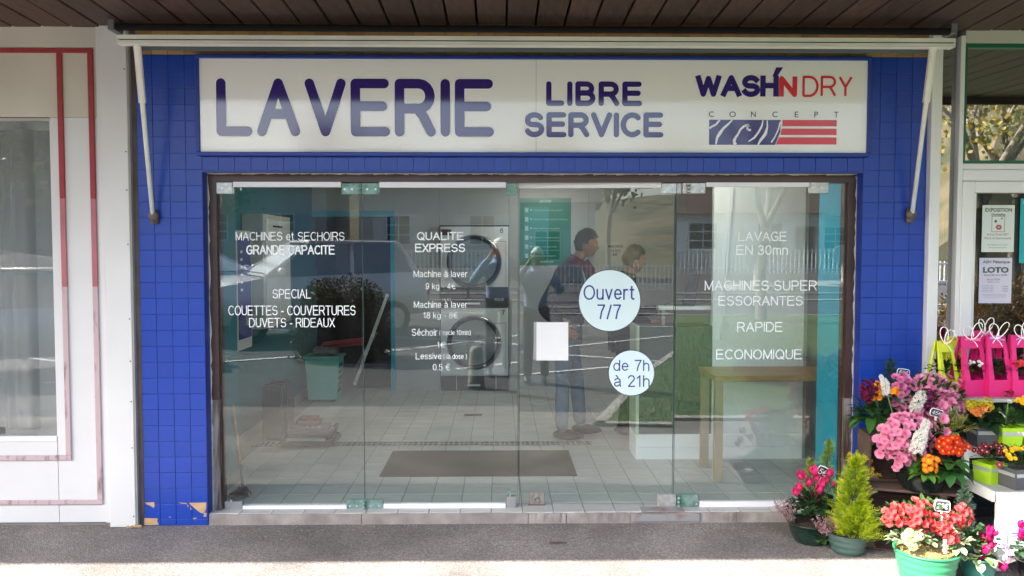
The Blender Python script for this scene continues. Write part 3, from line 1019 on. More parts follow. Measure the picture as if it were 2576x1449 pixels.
# ================================================================ LEFT SHOPFRONT
ls = thing('shopfront', 'white panelled shopfront with faded red trim and a net curtained window', 'shopfront', (-3.1, 0, 0))
ZB = Z(1308)
xw = X(134)
TW = 0.0
bx('panel', CREAM_P, ls, -6.0, X(258) - .002, .0, .1, Z(298) + .001, Z(88))
bx('panel', WHITE_P, ls, xw + .003, X(262), .0, .1, ZB, Z(298) - .001)
bx('panel', WHITE_P, ls, -6.0, xw - .001, .0, .1, ZB, Z(1107))
bx('base', mat('grey_plinth', (.2, .19, .18), rough=.9, var=.2), ls, -6.0, X(275), .012, .12, -.05, ZB - .002)
bx('top_band', CREAM_P, ls, -6.0, X(258) - .003, -.012, -.0005, Z(125) + .001, ZTOP + .03)
bx('curtain_backing', mat('dim_room', (.10, .10, .10), rough=.9), ls, -6.0, xw + .1, .8, .85, .0, Z(250))
wn = bx('window_sill', PVC, ls, -6.0, xw - .002, -.004, .06, Z(1106), Z(1093))
bx('window_pane', GLASSW, ls, -6.0, xw - .004, .030, .036, Z(1093) + .001, Z(307))
bx('window_head', mat('grey_alu', (.4, .38, .35), rough=.4, metal=.4), ls, -6.0, xw - .002, .005, .06, Z(307) + .001, Z(300))
bx('window_side', PVC, ls, xw - .003, xw + .002, .006, .06, Z(1093), Z(307))
CUR = plant_mat('curtain', .9, .35)
bm = bmesh.new(); cl = bm.loops.layers.float_color.new('Col')
n_ = 260; x0_, x1_ = -4.2, xw - .01
rowz = [Z(320), Z(345), Z(500), Z(800), Z(1085)]
V = []
for i in range(n_ + 1):
    x = x0_ + (x1_ - x0_) * i / n_
    V.append([bm.verts.new((x, .16 + .012 * math.sin(x * 52 + 2 * math.sin(x * 9)) * (1 if j > 0 else .5) + .02 * math.sin(x * 17), z)) for j, z in enumerate(rowz)])
for i in range(n_):
    for j in range(len(rowz) - 1):
        f = bm.faces.new((V[i][j], V[i][j + 1], V[i + 1][j + 1], V[i + 1][j]))
        c = .58 if j else .62
        for lp in f.loops: lp[cl] = (c, c, c * .97, 1)
link('net_curtain', bm, CUR, ls, True)
def trim(m, xa, xb, za, zb, y=-.014):
    bx('trim_strip', m, ls, min(xa, xb), max(xa, xb), y, -.0005, min(za, zb), max(za, zb), bev=.003)
zf = Z(500)
tr = .034
xo, xi = X(248), X(171)
trim(REDTRIM, -6, xo, Z(138), Z(126), -.0128)
trim(REDTRIM, xo - tr, xo, zf, Z(138) - .001)
trim(REDTRIM, xi - tr, xi, zf, Z(138) - .001)
MIDT = mat('half_faded_red_trim', (.42, .14, .16), rough=.6, var=.15, vscale=6)
zm = Z(720)
for xx in (xo, xi):
    trim(MIDT, xx - tr, xx, zm, zf - .0005)
trim(PINKTRIM, xo - tr, xo, Z(1252) + .001, zm - .0005)
trim(PINKTRIM, xi - tr, xi, Z(1141) + .001, zm - .0005)
trim(PINKTRIM, -6, xo, Z(1263), Z(1252))
trim(PINKTRIM, -6, xi, Z(1153), Z(1141))
po = thing('post', 'white boxed post between the trimmed shopfront and the brown strip', 'post', (-2.4, 0, 0))
bx('face', WHITE_P, po, X(270), X(335), -.035, .1, .001, ZTOP + .035, bev=.003)
bx('side', BROWNSTRIP, po, X(335) + .001, XL - .402, .001, .1, -.02, ZTOP)
bx('side_flange', mat('grey_side', (.30, .29, .28), rough=.7, var=.1), po, X(335) + .0005, X(335) + .012, -.030, .0005, .0, ZTOP)
for k, pz in enumerate((180, 385, 480, 615, 800, 905, 1005, 1120, 1290)):
    bm = bmesh.new(); tube(bm, [(X(335) - .012, -.0345, Z(pz)), (X(335) - .012, -.0375, Z(pz))], .0045, 8)
    link('screw', bm, mat('rust', (.12, .06, .03), rough=.8), po)
bx('panel_cap', WHITE_P, po, X(258) - .0015, X(270) - .001, -.02, .1, Z(1307), ZTOP + .034)

# ================================================================ RIGHT SHOPFRONT
GREENF = mat('green_frame', (0.006, 0.11, 0.055), rough=0.35)
rs = thing('shop_window_front', 'white framed shop door and green edged window beside the flower stall', 'shopfront', (3.2, 0, 0))
xa = XR + .402
bx('post_face', PVC, rs, xa, xa + .066, -.05, .1, 0, ZTOP + .02, bev=.003)
xb, xc = xa + .067, X(2400)
bx('mirror_pane', GLASSM, rs, xb, xc - .001, .03, .036, .1, ZTOP)
bx('pane_backing', DARK, rs, xb, 6, .5, .55, 0, ZTOP)
bx('frame_side', PVC, rs, xc, X(2411), -.02, .08, 0.0, ZTOP - .02, bev=.002)
bx('frame_top', mat('cream_band', (.5, .5, .44), rough=.5), rs, X(2411) + .001, 6, -.02, .08, Z(105), ZTOP + .02, bev=.002)
bx('green_bar', GREENF, rs, X(2411) + .001, X(2418), -.012, .07, Z(409), Z(106))
bx('green_bar', GREENF, rs, X(2418) + .001, 6, -.011, .07, Z(116), Z(106))
bx('green_bar', GREENF, rs, X(2418) + .001, 6, -.011, .07, Z(409), Z(402))
bx('upper_pane', GLASSM, rs, X(2418), 6, .02, .026, Z(402), Z(116))
bx('transom', PVC, rs, X(2411) + .001, 6, -.016, .08, Z(425), Z(410), bev=.002)
bx('transom', PVC, rs, X(2411) + .001, 6, -.022, .08, Z(454), Z(425) - .001, bev=.003)
bx('door_stile', PVC, rs, X(2411) + .001, X(2441), -.028, .07, 0.02, Z(455), bev=.004)
bx('door_rail', PVC, rs, X(2441) + .001, 6, -.026, .07, Z(484), Z(455), bev=.004)
bx('glazing_bead', ALU, rs, X(2441) + .001, X(2449), -.01, .06, 0.05, Z(485))
bx('door_pane', glass_mat('right_door_glass', .12, tint=(.75, .77, .77)), rs, X(2449), 6, .02, .026, .02, Z(484))
PAPER = mat('paper', (.62, .68, .62), rough=.8)
PAPER2 = mat('lilac_paper', (.58, .56, .66), rough=.8)
INK = mat('grey_ink', (.07, .10, .09), rough=.8)
INKR = mat('red_ink', (.45, .10, .09), rough=.8)
def poster(name, label, px0, py0, px1, py1, y, m):
    t = thing(name, label, 'poster', (X((px0 + px1) / 2, y), y, Z(py1, y)))
    bx('sheet', m, t, X(px0, y), X(px1, y), y, y + .001, Z(py1, y), Z(py0, y))
    return t, (lambda s, a, b, c, d_, mm=INK, **k: lettering(s, X(a, y), X(b, y), Z(d_, y), Z(c, y), y - .0006, mm, t, **k))
yp = .014
t, L_ = poster('event_poster', 'pale green exhibition poster with a red drawing, in the shop door', 2467, 515, 2548, 634, yp, PAPER)
L_('EXPOSITION', 2474, 2541, 522, 532, bold=.03)
L_('Dentelles', 2490, 2525, 535, 542, bold=.02)
bm = bmesh.new()
for (a, b, c, d_) in ((2491, 2524, 543, 544), (2491, 2524, 582, 583), (2491, 2492, 544, 582), (2523, 2524, 544, 582)):
    quad(bm, [(X(a, yp), yp - .0006, Z(d_, yp)), (X(b, yp), yp - .0006, Z(d_, yp)), (X(b, yp), yp - .0006, Z(c, yp)), (X(a, yp), yp - .0006, Z(c, yp))])
link('drawing_frame', bm, INK, t)
bm = bmesh.new()
for k in range(6):
    disc(bm, X(2509, yp) + .013 * math.cos(k * 1.047), Z(571, yp) + .011 * math.sin(k * 1.047), .0075, yp - .0007 - k * .00005, 10)
disc(bm, X(2516, yp), Z(549, yp), .006, yp - .0007, 10)
bmesh.ops.recalc_face_normals(bm, faces=bm.faces[:])
link('drawing', bm, INKR, t)
bm = bmesh.new(); disc(bm, X(2501, yp), Z(556, yp), .009, yp - .00072, 7); link('drawing', bm, INK, t)
L_('du 6 au 10 mars 2017', 2480, 2534, 586, 592, INKR, bold=.01)
L_('Mairie de Quincampoix', 2474, 2541, 596, 603)
L_('Renseignements en mairie', 2482, 2532, 614, 618)
L_('Entree libre tous les jours', 2486, 2530, 621, 625)
t, L_ = poster('bingo_poster', 'lilac LOTO poster below the pale green one in the shop door', 2463, 649, 2545, 764, yp, PAPER2)
L_('ASH Pétanque', 2471, 2539, 655, 665, bold=.03)
L_('LOTO', 2472, 2537, 672, 687, bold=.05)
L_('Samedi 08 avril à 20H00', 2475, 2533, 690, 695, bold=.01)
L_('Salle de FREDIA', 2482, 2516, 701, 706)
L_('2000€ de lots', 2484, 2514, 708, 712, INKR)
for k in range(5): L_('nombreux lots a gagner', 2470, 2500, 718 + k * 4, 720.5 + k * 4)
for k in range(3): L_('Tombola', 2522, 2536, 719 + k * 6, 723 + k * 6)
L_('Renseignements et reservations', 2474, 2532, 741, 745)
L_('ouverture des portes a 18H30', 2474, 2532, 747, 750)
TEALP = mat('teal_print', (.02, .35, .36), rough=.6)
t, L_ = poster('teal_poster', 'teal poster at the right edge of the picture in the shop door', 2562, 498, 2640, 662, yp, TEALP)
L_('la fete du printemps', 2569, 2632, 505, 514, WHITEV)

# ceiling lamps of the laundrette: the one at the back shows lit through the top of the ajar leaf; the other two are unseen, added to brighten the room
LAMP = bpy.data.materials.new('lit_tube'); LAMP.use_nodes = True
_n = LAMP.node_tree.nodes; _n['Principled BSDF'].inputs['Emission Color'].default_value = (1, .96, .88, 1)
_n['Principled BSDF'].inputs['Emission Strength'].default_value = 5.6
for i, (lx, ly) in enumerate(((.55, 3.9), (1.5, .80), (-1.0, 2.2))):
    t = thing('ceiling_lamp', ['lit fluorescent ceiling lamp at the back, seen under the top rail', 'unseen lamp added above the wooden table to brighten the white panel', 'unseen lamp added above the floor scrubber to brighten the room'][i], 'ceiling lamp', (lx, ly, CZ))
    bx('housing', PVC, t, lx - .30, lx + .30, ly - .07, ly + .07, CZ - .025, CZ - .001)
    bx('diffuser', LAMP, t, lx - .29, lx + .29, ly - .06, ly + .06, CZ - .06, CZ - .0255)

# litter and grit blown along the foot of the shopfronts
bm = bmesh.new()
for k in range(420):
    x = uni(-3.3, 1.7); y = -.01 - abs(random.gauss(0, .10 if k % 3 else .3)) - .004
    s_ = uni(.0025, .008); a = uni(0, 6.28)
    quad(bm, [(x + s_ * math.cos(a + q * 1.57) * (1 if q % 2 else .7), y + s_ * math.sin(a + q * 1.57), .002 + uni(0, .004)) for q in range(4)])
tagset(link('grit', bm, mat('pale_grit', (.5, .47, .42), rough=.9, color2=(.15, .12, .1), vscale=30)), 'pale grit and crumbs along the foot of the shopfronts', 'grit', kind='stuff')
OILY = mat('dark_stain', (.10, .075, .062), rough=.9, var=.3, vscale=20)
for (px_, yy, rx_, ry_) in ((1403, -.36, .06, .025),):
    bm = bmesh.new(); c_ = at(px_, 1362, yy)
    bm.faces.new([bm.verts.new((c_.x + rx_ * math.cos(q * .35) * uni(.8, 1.1), yy + ry_ * math.sin(q * .35) * uni(.8, 1.1), .0042)) for q in range(18)])
    tagset(link('stain', bm, OILY), 'brownish stain on the asphalt before the ajar leaf', 'stain')
for i, (px_, yy, s_) in enumerate(((345, -.05, .018), (330, -.06, .012))):
    p_ = at(px_, 1325, yy)
    bm = bmesh.new()
    for k in range(3):
        c_ = Vector((p_.x + uni(-.02, .02), yy + uni(-.01, .01), .012)); 
        obox(bm, c_, (Vector((1, .3, .1)).normalized(), Vector((-.3, 1, 0)).normalized(), Vector((-.1, 0, 1)).normalized()), (s_ * uni(.4, .8), s_ * .4, .006))
    tagset(link('tile_shard', bm, CHIP), ['broken beige tile shards against the brown strip', 'smaller beige shards left of the first heap'][i], 'rubble')

# ================================================================ GLASS FRONT: four leaves
YG = 0.12
RAIL_HI, RAIL_LO = None, None
def gx(px): return X(px, YG - .008)
def gz(py): return Z(py, YG - .008)
SHEETW = mat('white_notice', (.80, .80, .80), rough=.6)
STICK = mat('pale_blue_sticker', (.66, .80, .82), rough=.35)
SCREWM = mat('screw_head', (.62, .62, .6), rough=.3, metal=.8)

def leaf(px0, px1, label, hinge_px, zb=None):
    t = thing('glass_leaf', label, 'glass door', (gx(hinge_px), YG, FZ), 'glass leaves of the laundrette front')
    x0, x1 = gx(px0) + .0015, gx(px1) - .0015
    bx('pane', GLASS, t, x0, x1, YG - .005, YG + .005, gz(1284) if zb is None else zb, ZT - .06)
    # polished edges show as thin dark green lines
    eg = mat('glass_edge', (.05, .09, .075), rough=.2)
    for xx in (x0, x1):
        bx('pane_edge', eg, t, xx - .0012, xx + .0012, YG - .0055, YG + .0055, gz(1283), ZT - .0605)
    return t
def rail(t, a, b, c, d_, y=YG - .014):
    o = bx('rail', WHITER, t, gx(a), gx(b), y - .006, YG + .012, gz(d_), gz(c), bev=.003)
    return o
def clamp(t, a, b, c, d_, m=STEEL, name='clamp', screws=(), knuckle=None):
    o = bx(name, m, t, gx(a), gx(b), YG - .017, YG + .016, gz(d_), gz(c), bev=.003)
    for (sx_, sz_) in screws:
        bm = bmesh.new(); tube(bm, [(gx(sx_), YG - .0172, gz(sz_)), (gx(sx_), YG - .0200, gz(sz_))], .0075, 10)
        link('screw', bm, SCREWM, t)
    if knuckle:
        for k in range(3):
            z0, z1 = gz(d_), gz(c)
            bm = bmesh.new(); h = (z1 - z0) / 3
            tube(bm, [(gx(knuckle), YG - .026, z0 + h * k + .001), (gx(knuckle), YG - .026, z0 + h * (k + 1) - .002)], .011, 10)
            link('hinge_barrel', bm, m, t, True)
    return o
def vinyl(t, s, a, b, c, d_, bold=0.0, m=WHITEV, dy=.0062):
    sans(s, gx(a), gx(b), gz(d_), gz(c), YG - dy, m, t, wt=.085 if bold else .056)

g1 = leaf(549, 913, 'leftmost glass leaf, lettered MACHINES et SECHOIRS GRANDE CAPACITE', 549)
rail(g1, 593, 862, 456, 472); rail(g1, 603, 868, 1268, 1287)
clamp(g1, 549, 592, 460, 489, screws=((566, 475), (585, 475)))
clamp(g1, 557, 602, 1258, 1286, m=mat('dull_clamp', (.3, .3, .3), rough=.6, metal=.3), screws=((574, 1255),))
clamp(g1, 863, 957, 462, 490, m=GREENST, name='hinge', screws=((871, 477), (889, 477), (927, 477), (948, 477)), knuckle=909)
clamp(g1, 869, 960, 1255, 1284, m=GREENST, name='hinge', screws=((876, 1270), (893, 1270), (928, 1270), (950, 1270)), knuckle=913)
vinyl(g1, 'MACHINES et SECHOIRS', 596, 869, 584, 605)
vinyl(g1, 'GRANDE CAPACITE', 622, 844, 617, 640, bold=.025)
vinyl(g1, 'SPECIAL', 686, 783, 727, 750)
vinyl(g1, 'COUETTES - COUVERTURES', 574, 895, 768, 792)
vinyl(g1, 'DUVETS - RIDEAUX', 626, 842, 799, 822)

g2 = leaf(913, 1304, 'glass leaf lettered QUALITE EXPRESS with the price list', 913)
rail(g2, 957, 1273, 456, 473); rail(g2, 961, 1272, 1265, 1284)
clamp(g2, 1274, 1298, 462, 491, m=GREENST)
clamp(g2, 1275, 1298, 1248, 1278, m=mat('dull_clamp', (.3, .3, .3)))
bm = bmesh.new(); tube(bm, [(gx(1283), YG - .02, gz(1248)), (gx(1284), YG - .02, gz(1238)), (gx(1280), YG - .02, gz(1234)), (gx(1278), YG - .02, gz(1229))], .006, 6)
link('bolt_handle', bm, GREENST, g2, True)
vinyl(g2, 'QUALITE', 1050, 1167, 584, 605, bold=.025)
vinyl(g2, 'EXPRESS', 1045, 1171, 613, 634, bold=.025)
vinyl(g2, 'Machine à laver', 1041, 1176, 680, 697)
vinyl(g2, '9 kg - 4€', 1071, 1146, 712, 731)
vinyl(g2, 'Machine à laver', 1041, 1176, 757, 774)
vinyl(g2, '18 kg - 8€', 1065, 1151, 785, 804)
vinyl(g2, 'Séchoir', 1035, 1100, 826, 844)
vinyl(g2, '( cycle 10min)', 1105, 1184, 830, 845)
vinyl(g2, '1€', 1099, 1119, 859, 874)
vinyl(g2, 'Lessive', 1045, 1110, 887, 903)
vinyl(g2, '( la dose )', 1115, 1174, 889, 904)
vinyl(g2, '0.5 €', 1088, 1131, 915, 931)

g3 = leaf(1306, 1697, 'glass leaf standing slightly ajar, with two round opening hours stickers', 1697, zb=gz(1272))
rail(g3, 1301, 1662, 457, 472)
clamp(g3, 1663, 1712, 460, 487, m=STEEL, name='hinge', screws=((1670, 482), (1690, 466), (1702, 482)))
clamp(g3, 1333, 1371, 1243, 1274, m=mat('lock_steel', (.42, .37, .33), rough=.35, metal=.8, var=.3, vscale=30), name='lock')
bm = bmesh.new()
tube(bm, [(gx(1352), YG - .018, gz(1259)), (gx(1352), YG - .028, gz(1259)), (gx(1352), YG - .034, gz(1259))], [.021, .021, .015], 18)
tube(bm, [(gx(1352), YG - .034, gz(1259)), (gx(1352), YG - .037, gz(1259))], .007, 10)
link('lock_cylinder', bm, STEEL, g3, True)
bx('lock_foot', mat('rusty_foot', (.22, .17, .14), rough=.8), g3, gx(1330), gx(1372), YG - .016, YG + .012, gz(1279), gz(1275))
clamp(g3, 1659, 1706, 1245, 1277, m=STEEL, name='hinge', screws=((1666, 1253), (1700, 1271)))
TT = '#'
for cx, cz_, rad, lines in ((1535, 757, 77, (('Ouvert', 1469, 1598, 718, 755), ('7/7', 1504, 1564, 767, 804))),
                            (1591, 940, 57, (('de 7h', 1545, 1636, 907, 935), ('à 21h', 1547, 1637, 945, 975)))):
    bm = bmesh.new()
    disc(bm, gx(cx), gz(cz_), (gx(cx + rad) - gx(cx)), YG - .0060)
    stt = link('sticker', bm, STICK, g3)
    bm = bmesh.new()
    disc(bm, gx(cx), gz(cz_), (gx(cx + rad + 2) - gx(cx)), YG - .0057)
    link('sticker_rim', bm, mat('dark_sticker_back', (.03, .04, .05), rough=.5), g3)
    for s_, a, b, c, d_ in lines:
        sans(s_, gx(a), gx(b), gz(d_), gz(c), YG - .0064, NAVY_M, g3, wt=.058)
bx('notice', SHEETW, g3, gx(1350), gx(1431), YG - .0085, YG - .0055, gz(909), gz(812))
bx('notice_holder', mat('clear_holder', (.35, .36, .36), rough=.3), g3, gx(1343), gx(1349.5), YG - .009, YG - .0055, gz(907), gz(812))
g3.rotation_euler = (R(-0.12), 0, R(-2.6))

g4 = leaf(1699, 2134, 'rightmost glass leaf, lettered LAVAGE EN 30mn, MACHINES SUPER ESSORANTES', 2134)
rail(g4, 1771, 2029, 455, 470); rail(g4, 1765, 2076, 1263, 1282)
clamp(g4, 2030, 2077, 458, 486, screws=((2037, 472), (2059, 472)))
clamp(g4, 1714, 1770, 460, 487, m=STEEL, name='hinge', screws=((1762, 481), (1740, 465)), knuckle=1727)
clamp(g4, 1708, 1763, 1245, 1276, m=GREENST, name='hinge', screws=((1757, 1252), (1757, 1269)), knuckle=1712)
vinyl(g4, 'LAVAGE', 1855, 1975, 583, 606)
vinyl(g4, 'EN 30mn', 1850, 1979, 617, 641)
vinyl(g4, 'MACHINES SUPER', 1772, 2053, 706, 731)
vinyl(g4, 'ESSORANTES', 1807, 2019, 745, 769)
vinyl(g4, 'RAPIDE', 1855, 1969, 811, 835)
vinyl(g4, 'ECONOMIQUE', 1803, 2019, 880, 906)
for g in (g1, g2, g4):
    g.rotation_euler = (R(0.50), 0, 0)

# ================================================================ INTERIOR THINGS
DRYW = mat('dryer_enamel', (.80, .81, .81), rough=.35)
DRYB = mat('dryer_black_panel', (.035, .035, .037), rough=.35)
CHROME = mat('dryer_ring', (.55, .55, .55), rough=.18, metal=1)
DRUM = mat('dryer_drum', (.10, .12, .12), rough=.3, metal=.5)
dx0, dx1 = X(1108, IY - .02), X(1279, IY - .02)
YD = IY - .02
def dz_(py): return Z(py, YD)
dr = thing('stacked_dryer', 'two grey stacked tumble dryers numbered 6 and 7 built into the back wall', 'tumble dryer', ((dx0 + dx1) / 2, YD, FZ))
bx('cabinet', DRYW, dr, dx0, dx1, YD, YD + .7, FZ, Z(570, YD))
for (ptop, pbot, pc, num, nx, nz0) in ((570, 738, 659, '6', 1262, 574), (775, 944, 861, '7', 1266, 780)):
    bx('front_panel', DRYW, dr, dx0 + .004, dx1 - .004, YD - .014, YD - .001, dz_(pbot - 2), dz_(ptop + 1), bev=.003)
    bx('panel_line', DRYB, dr, dx0 + .07 + .5, dx1 - .03, YD - .0155, YD - .0145, dz_(ptop + 38), dz_(ptop + 37))
    bx('panel_line', DRYB, dr, dx1 - .034, dx1 - .03, YD - .0155, YD - .0145, dz_(pbot - 10), dz_(ptop + 38.5))
    cx = X(1193, YD); cz_ = dz_(pc); rr = X(1193 + 69, YD) - cx
    bm = bmesh.new()
    seg = 48
    prof = [(rr, 0), (rr, -.035), (rr * .96, -.05), (rr * .88, -.05), (rr * .83, -.03), (rr * .80, .03)]
    rings = [[bm.verts.new((cx + r_ * math.cos(2 * math.pi * k / seg), YD - .0145 + y_, cz_ + r_ * math.sin(2 * math.pi * k / seg))) for k in range(seg)] for r_, y_ in prof]
    for i_, (a, b) in enumerate(zip(rings, rings[1:])):
        for k in range(seg):
            f = bm.faces.new((a[k], a[(k + 1) % seg], b[(k + 1) % seg], b[k])); f.material_index = 0 if i_ < 2 else 1
    dd = link('door', bm, [CHROME, DRYB], dr, True)
    bm = bmesh.new()
    disc(bm, cx, cz_, rr * .82, YD - .036, 48)
    gl_ = link('door_glass', bm, mat('dark_door_glass', (.17, .21, .21), rough=.06, spec=.9), dd)
    # drum holes
    bm = bmesh.new()
    for k in range(5):
        a = k * 1.25 + 1; disc(bm, cx + rr * .28 * math.cos(a), cz_ + rr * .28 * math.sin(a), .008, YD - .0365, 8)
    bmesh.ops.recalc_face_normals(bm, faces=bm.faces[:])
    tagset(link('drum_holes', bm, BLACK, dd), kind='stuff')
    sans(num, X(nx - 4, YD), X(nx + 4, YD), dz_(nz0 + 12), dz_(nz0), YD - .0160, BLACK, dr, wt=.08)
bx('control_strip', DRYB, dr, dx0 + .004, dx1 - .004, YD - .018, YD - .001, dz_(774), dz_(722), bev=.003)
bx('control_strip', DRYB, dr, dx0 + .004, dx1 - .004, YD - .018, YD - .001, FZ + .002, dz_(945), bev=.003)
for a, b, z_ in ((1176, 1208, 763), (1176, 1208, 968)):
    bx('pull', SCREWM, dr, X(a, YD), X(b, YD), YD - .03, YD - .0185, dz_(z_ + 2.5), dz_(z_ - 2.5), bev=.002)
for a in (1147, 1247):
    bx('panel_line', SCREWM, dr, X(a, YD), X(a + 1.2, YD), YD - .0195, YD - .0182, FZ + .01, dz_(946))
lettering('18:52', X(1112, YD), X(1135, YD), dz_(757), dz_(750), YD - .0187, SCREWM, dr)
lettering('FOUR', X(1245, YD), X(1268, YD), dz_(757), dz_(750), YD - .0187, SCREWM, dr)
bx('vent_patch', mat('brown_patch', (.10, .05, .03), rough=.6), dr, X(1108, YD) + .01, X(1136, YD), YD - .0165, YD - .0145, dz_(592), dz_(577))

# dryer instructions poster
yb = IY - .004
GP = mat('green_print', (.0, .17, .12), rough=.35)
t = thing('instruction_poster', 'green SECHOIR instruction poster on the back wall', 'poster', (X(1372, yb), yb, Z(668, yb)))
bx('sheet', GP, t, X(1308, yb), X(1436, yb), yb, IY - .001, Z(668, yb), Z(498, yb))
bx('shade_panel', mat('blue_green_print', (.02, .24, .24), rough=.4), t, X(1318, yb), X(1380, yb), yb - .0012, yb - .0002, Z(640, yb), Z(520, yb))
PT = mat('poster_type', (.35, .55, .5), rough=.5)
lettering('SECHOIR', X(1357, yb), X(1387, yb), Z(510, yb), Z(503, yb), yb - .0014, PT, t, bold=.02)
for k, s_ in enumerate(('Ouvrir la porte du sechoir', 'Mettre le linge dans le tambour', 'Bien refermer la porte', 'Choisir la temperature', 'Payer a la centrale', 'Appuyer sur depart')):
    lettering(s_, X(1342, yb), X(1342 + 12 + len(s_) * 2.4, yb), Z(532 + k * 23, yb), Z(526 + k * 23, yb), yb - .0014, PT, t)
    bm = bmesh.new(); disc(bm, X(1336, yb), Z(528 + k * 23, yb), .011, yb - .0014, 14); link('bullet', bm, PT, t)
    bx('pictogram', PT, t, X(1321, yb), X(1329, yb), yb - .002, yb - .0013, Z(534 + k * 23, yb), Z(523 + k * 23, yb))
lettering("WASH'N DRY", X(1358, yb), X(1394, yb), Z(661, yb), Z(656, yb), yb - .0014, PT, t, bold=.02)
t = thing('machine_notice', 'small paper notice on the wall above the shorter man', 'notice', (X(1548, yb), yb, Z(690, yb)))
bx('sheet', mat('wall_notice_paper', (.47, .47, .44), rough=.8), t, X(1522, yb), X(1575, yb), yb, IY - .001, Z(670, yb), Z(610, yb))
for s_, a, b, c in (('MACHINE', 1530, 1567, 616), ('15 KG', 1537, 1560, 627), ('8€', 1541, 1553, 637)):
    lettering(s_, X(a, yb), X(b, yb), Z(c + 7, yb), Z(c, yb), yb - .001, INK, t, bold=.02)

# cabinets on the left wall
BEC = mat('beige_cabinet', (.52, .50, .43), rough=.5)
WHC = mat('white_cabinet', (.62, .62, .60), rough=.45)
t = thing('wall_cabinet', 'large beige payment cabinet hung on the teal wall', 'cabinet', (-2.1, 2.2, 1.05))
bx('body', BEC, t, -2.218, -2.03, 1.95, 2.85, 1.06, 2.06, bev=.006)
bx('front', WHC, t, -2.029, -2.018, 2.0, 2.42, 1.10, 2.02, bev=.004)
bx('front', WHC, t, -2.029, -2.018, 2.43, 2.80, 1.10, 2.02, bev=.004)
bx('slot', BLACK, t, -2.0175, -2.012, 2.2, 2.5, 1.95, 1.965)
t = thing('token_machine', 'narrow white machine with a navy front panel on the teal wall', 'vending machine', (-2.1, 1.5, .98))
bx('body', WHC, t, -2.218, -2.04, 1.22, 1.62, .95, 1.90, bev=.006)
bx('front_panel', NAVY_M, t, -2.0395, -2.032, 1.27, 1.58, 1.04, 1.84)
for k in range(6):
    bx('button', WHITEV, t, -2.0315, -2.026, 1.31, 1.35, 1.72 - k * .06, 1.74 - k * .06)
bx('coin_slot', SCREWM, t, -2.0315, -2.022, 1.42, 1.50, 1.14, 1.24)

# laundry bin, red tub
def frust(name, m, parent, cx, cy, z0, z1, w0, d0, w1, d1, wall=.008):
    bm = bmesh.new()
    def rg(w_, d_, z): return [bm.verts.new(p) for p in ((cx - w_, cy - d_, z), (cx + w_, cy - d_, z), (cx + w_, cy + d_, z), (cx - w_, cy + d_, z))]
    r = [rg(w0, d0, z0), rg(w1, d1, z1), rg(w1 - wall, d1 - wall, z1), rg(w0 - wall, d0 - wall, z0 + wall)]
    for a, b in zip(r, r[1:]):
        for k in range(4): bm.faces.new((a[k], a[(k + 1) % 4], b[(k + 1) % 4], b[k]))
    bm.faces.new(r[0][::-1]); bm.faces.new(r[3])
    return link(name, bm, m, parent)
MINT = mat('mint_plastic', (.18, .52, .45), rough=.45)
bxc, byc = -1.95, 3.98
t = thing('laundry_bin', 'tall mint green plastic bin with a slotted side at the dark doorway', 'bin', (bxc, byc, FZ))
frust('body', MINT, t, bxc, byc, FZ + .03, FZ + .49, .155, .13, .185, .15)
bx('base', mat('grey_base', (.12, .14, .15), rough=.7), t, bxc - .12, bxc + .12, byc - .10, byc + .10, FZ, FZ + .029)
bm = bmesh.new()
for z_ in (FZ + .49,):
    for (a, b, c, d_) in ((-.205, .205, -.17, -.148), (-.205, .205, .148, .17), (-.205, -.183, -.148, .148), (.183, .205, -.148, .148)):
        box(bm, bxc + a, bxc + b, byc + c, byc + d_, z_, z_ + .02)
link('rim', bm, MINT, t)
for r_ in range(5):
    for c in range(3):
        z_ = FZ + .10 + r_ * .07; xo_ = .155 + .03 * (z_ - FZ - .03) / .46
        bm = bmesh.new(); box(bm, bxc + xo_ - .002, bxc + xo_ + .003, byc - .10 + c * .07, byc - .05 + c * .07, z_, z_ + .045)
        link('slot', bm, DARK, t)
t = thing('red_basket', 'red plastic basket tipped on the mint green bin', 'basket', (-1.86, 3.95, .62))
bm = bmesh.new()
pts = []
for k in range(9):
    a = R(-10 + k * 20)
    pts.append([bm.verts.new((-1.98 + u * .46 + .03 * math.sin(a) * (1 - u), 3.86 + .30 * math.cos(a) * .5 * (1 - .35 * u) + .08, FZ + .56 + .10 * math.sin(a) + u * .05 + (.02 if k in (0, 8) else 0))) for u in (0, .25, .5, .75, 1)])
for a, b in zip(pts, pts[1:]):
    for k in range(4): bm.faces.new((a[k], b[k], b[k + 1], a[k + 1]))
link('shell', bm, mat('red_plastic', (.32, .03, .035), rough=.4), t, True)
bx('lining', mat('grey_lint', (.2, .19, .18), rough=1, var=.3, vscale=40), t, -2.08, -1.80, 3.88, 4.08, FZ + .512, FZ + .60, bev=.03)

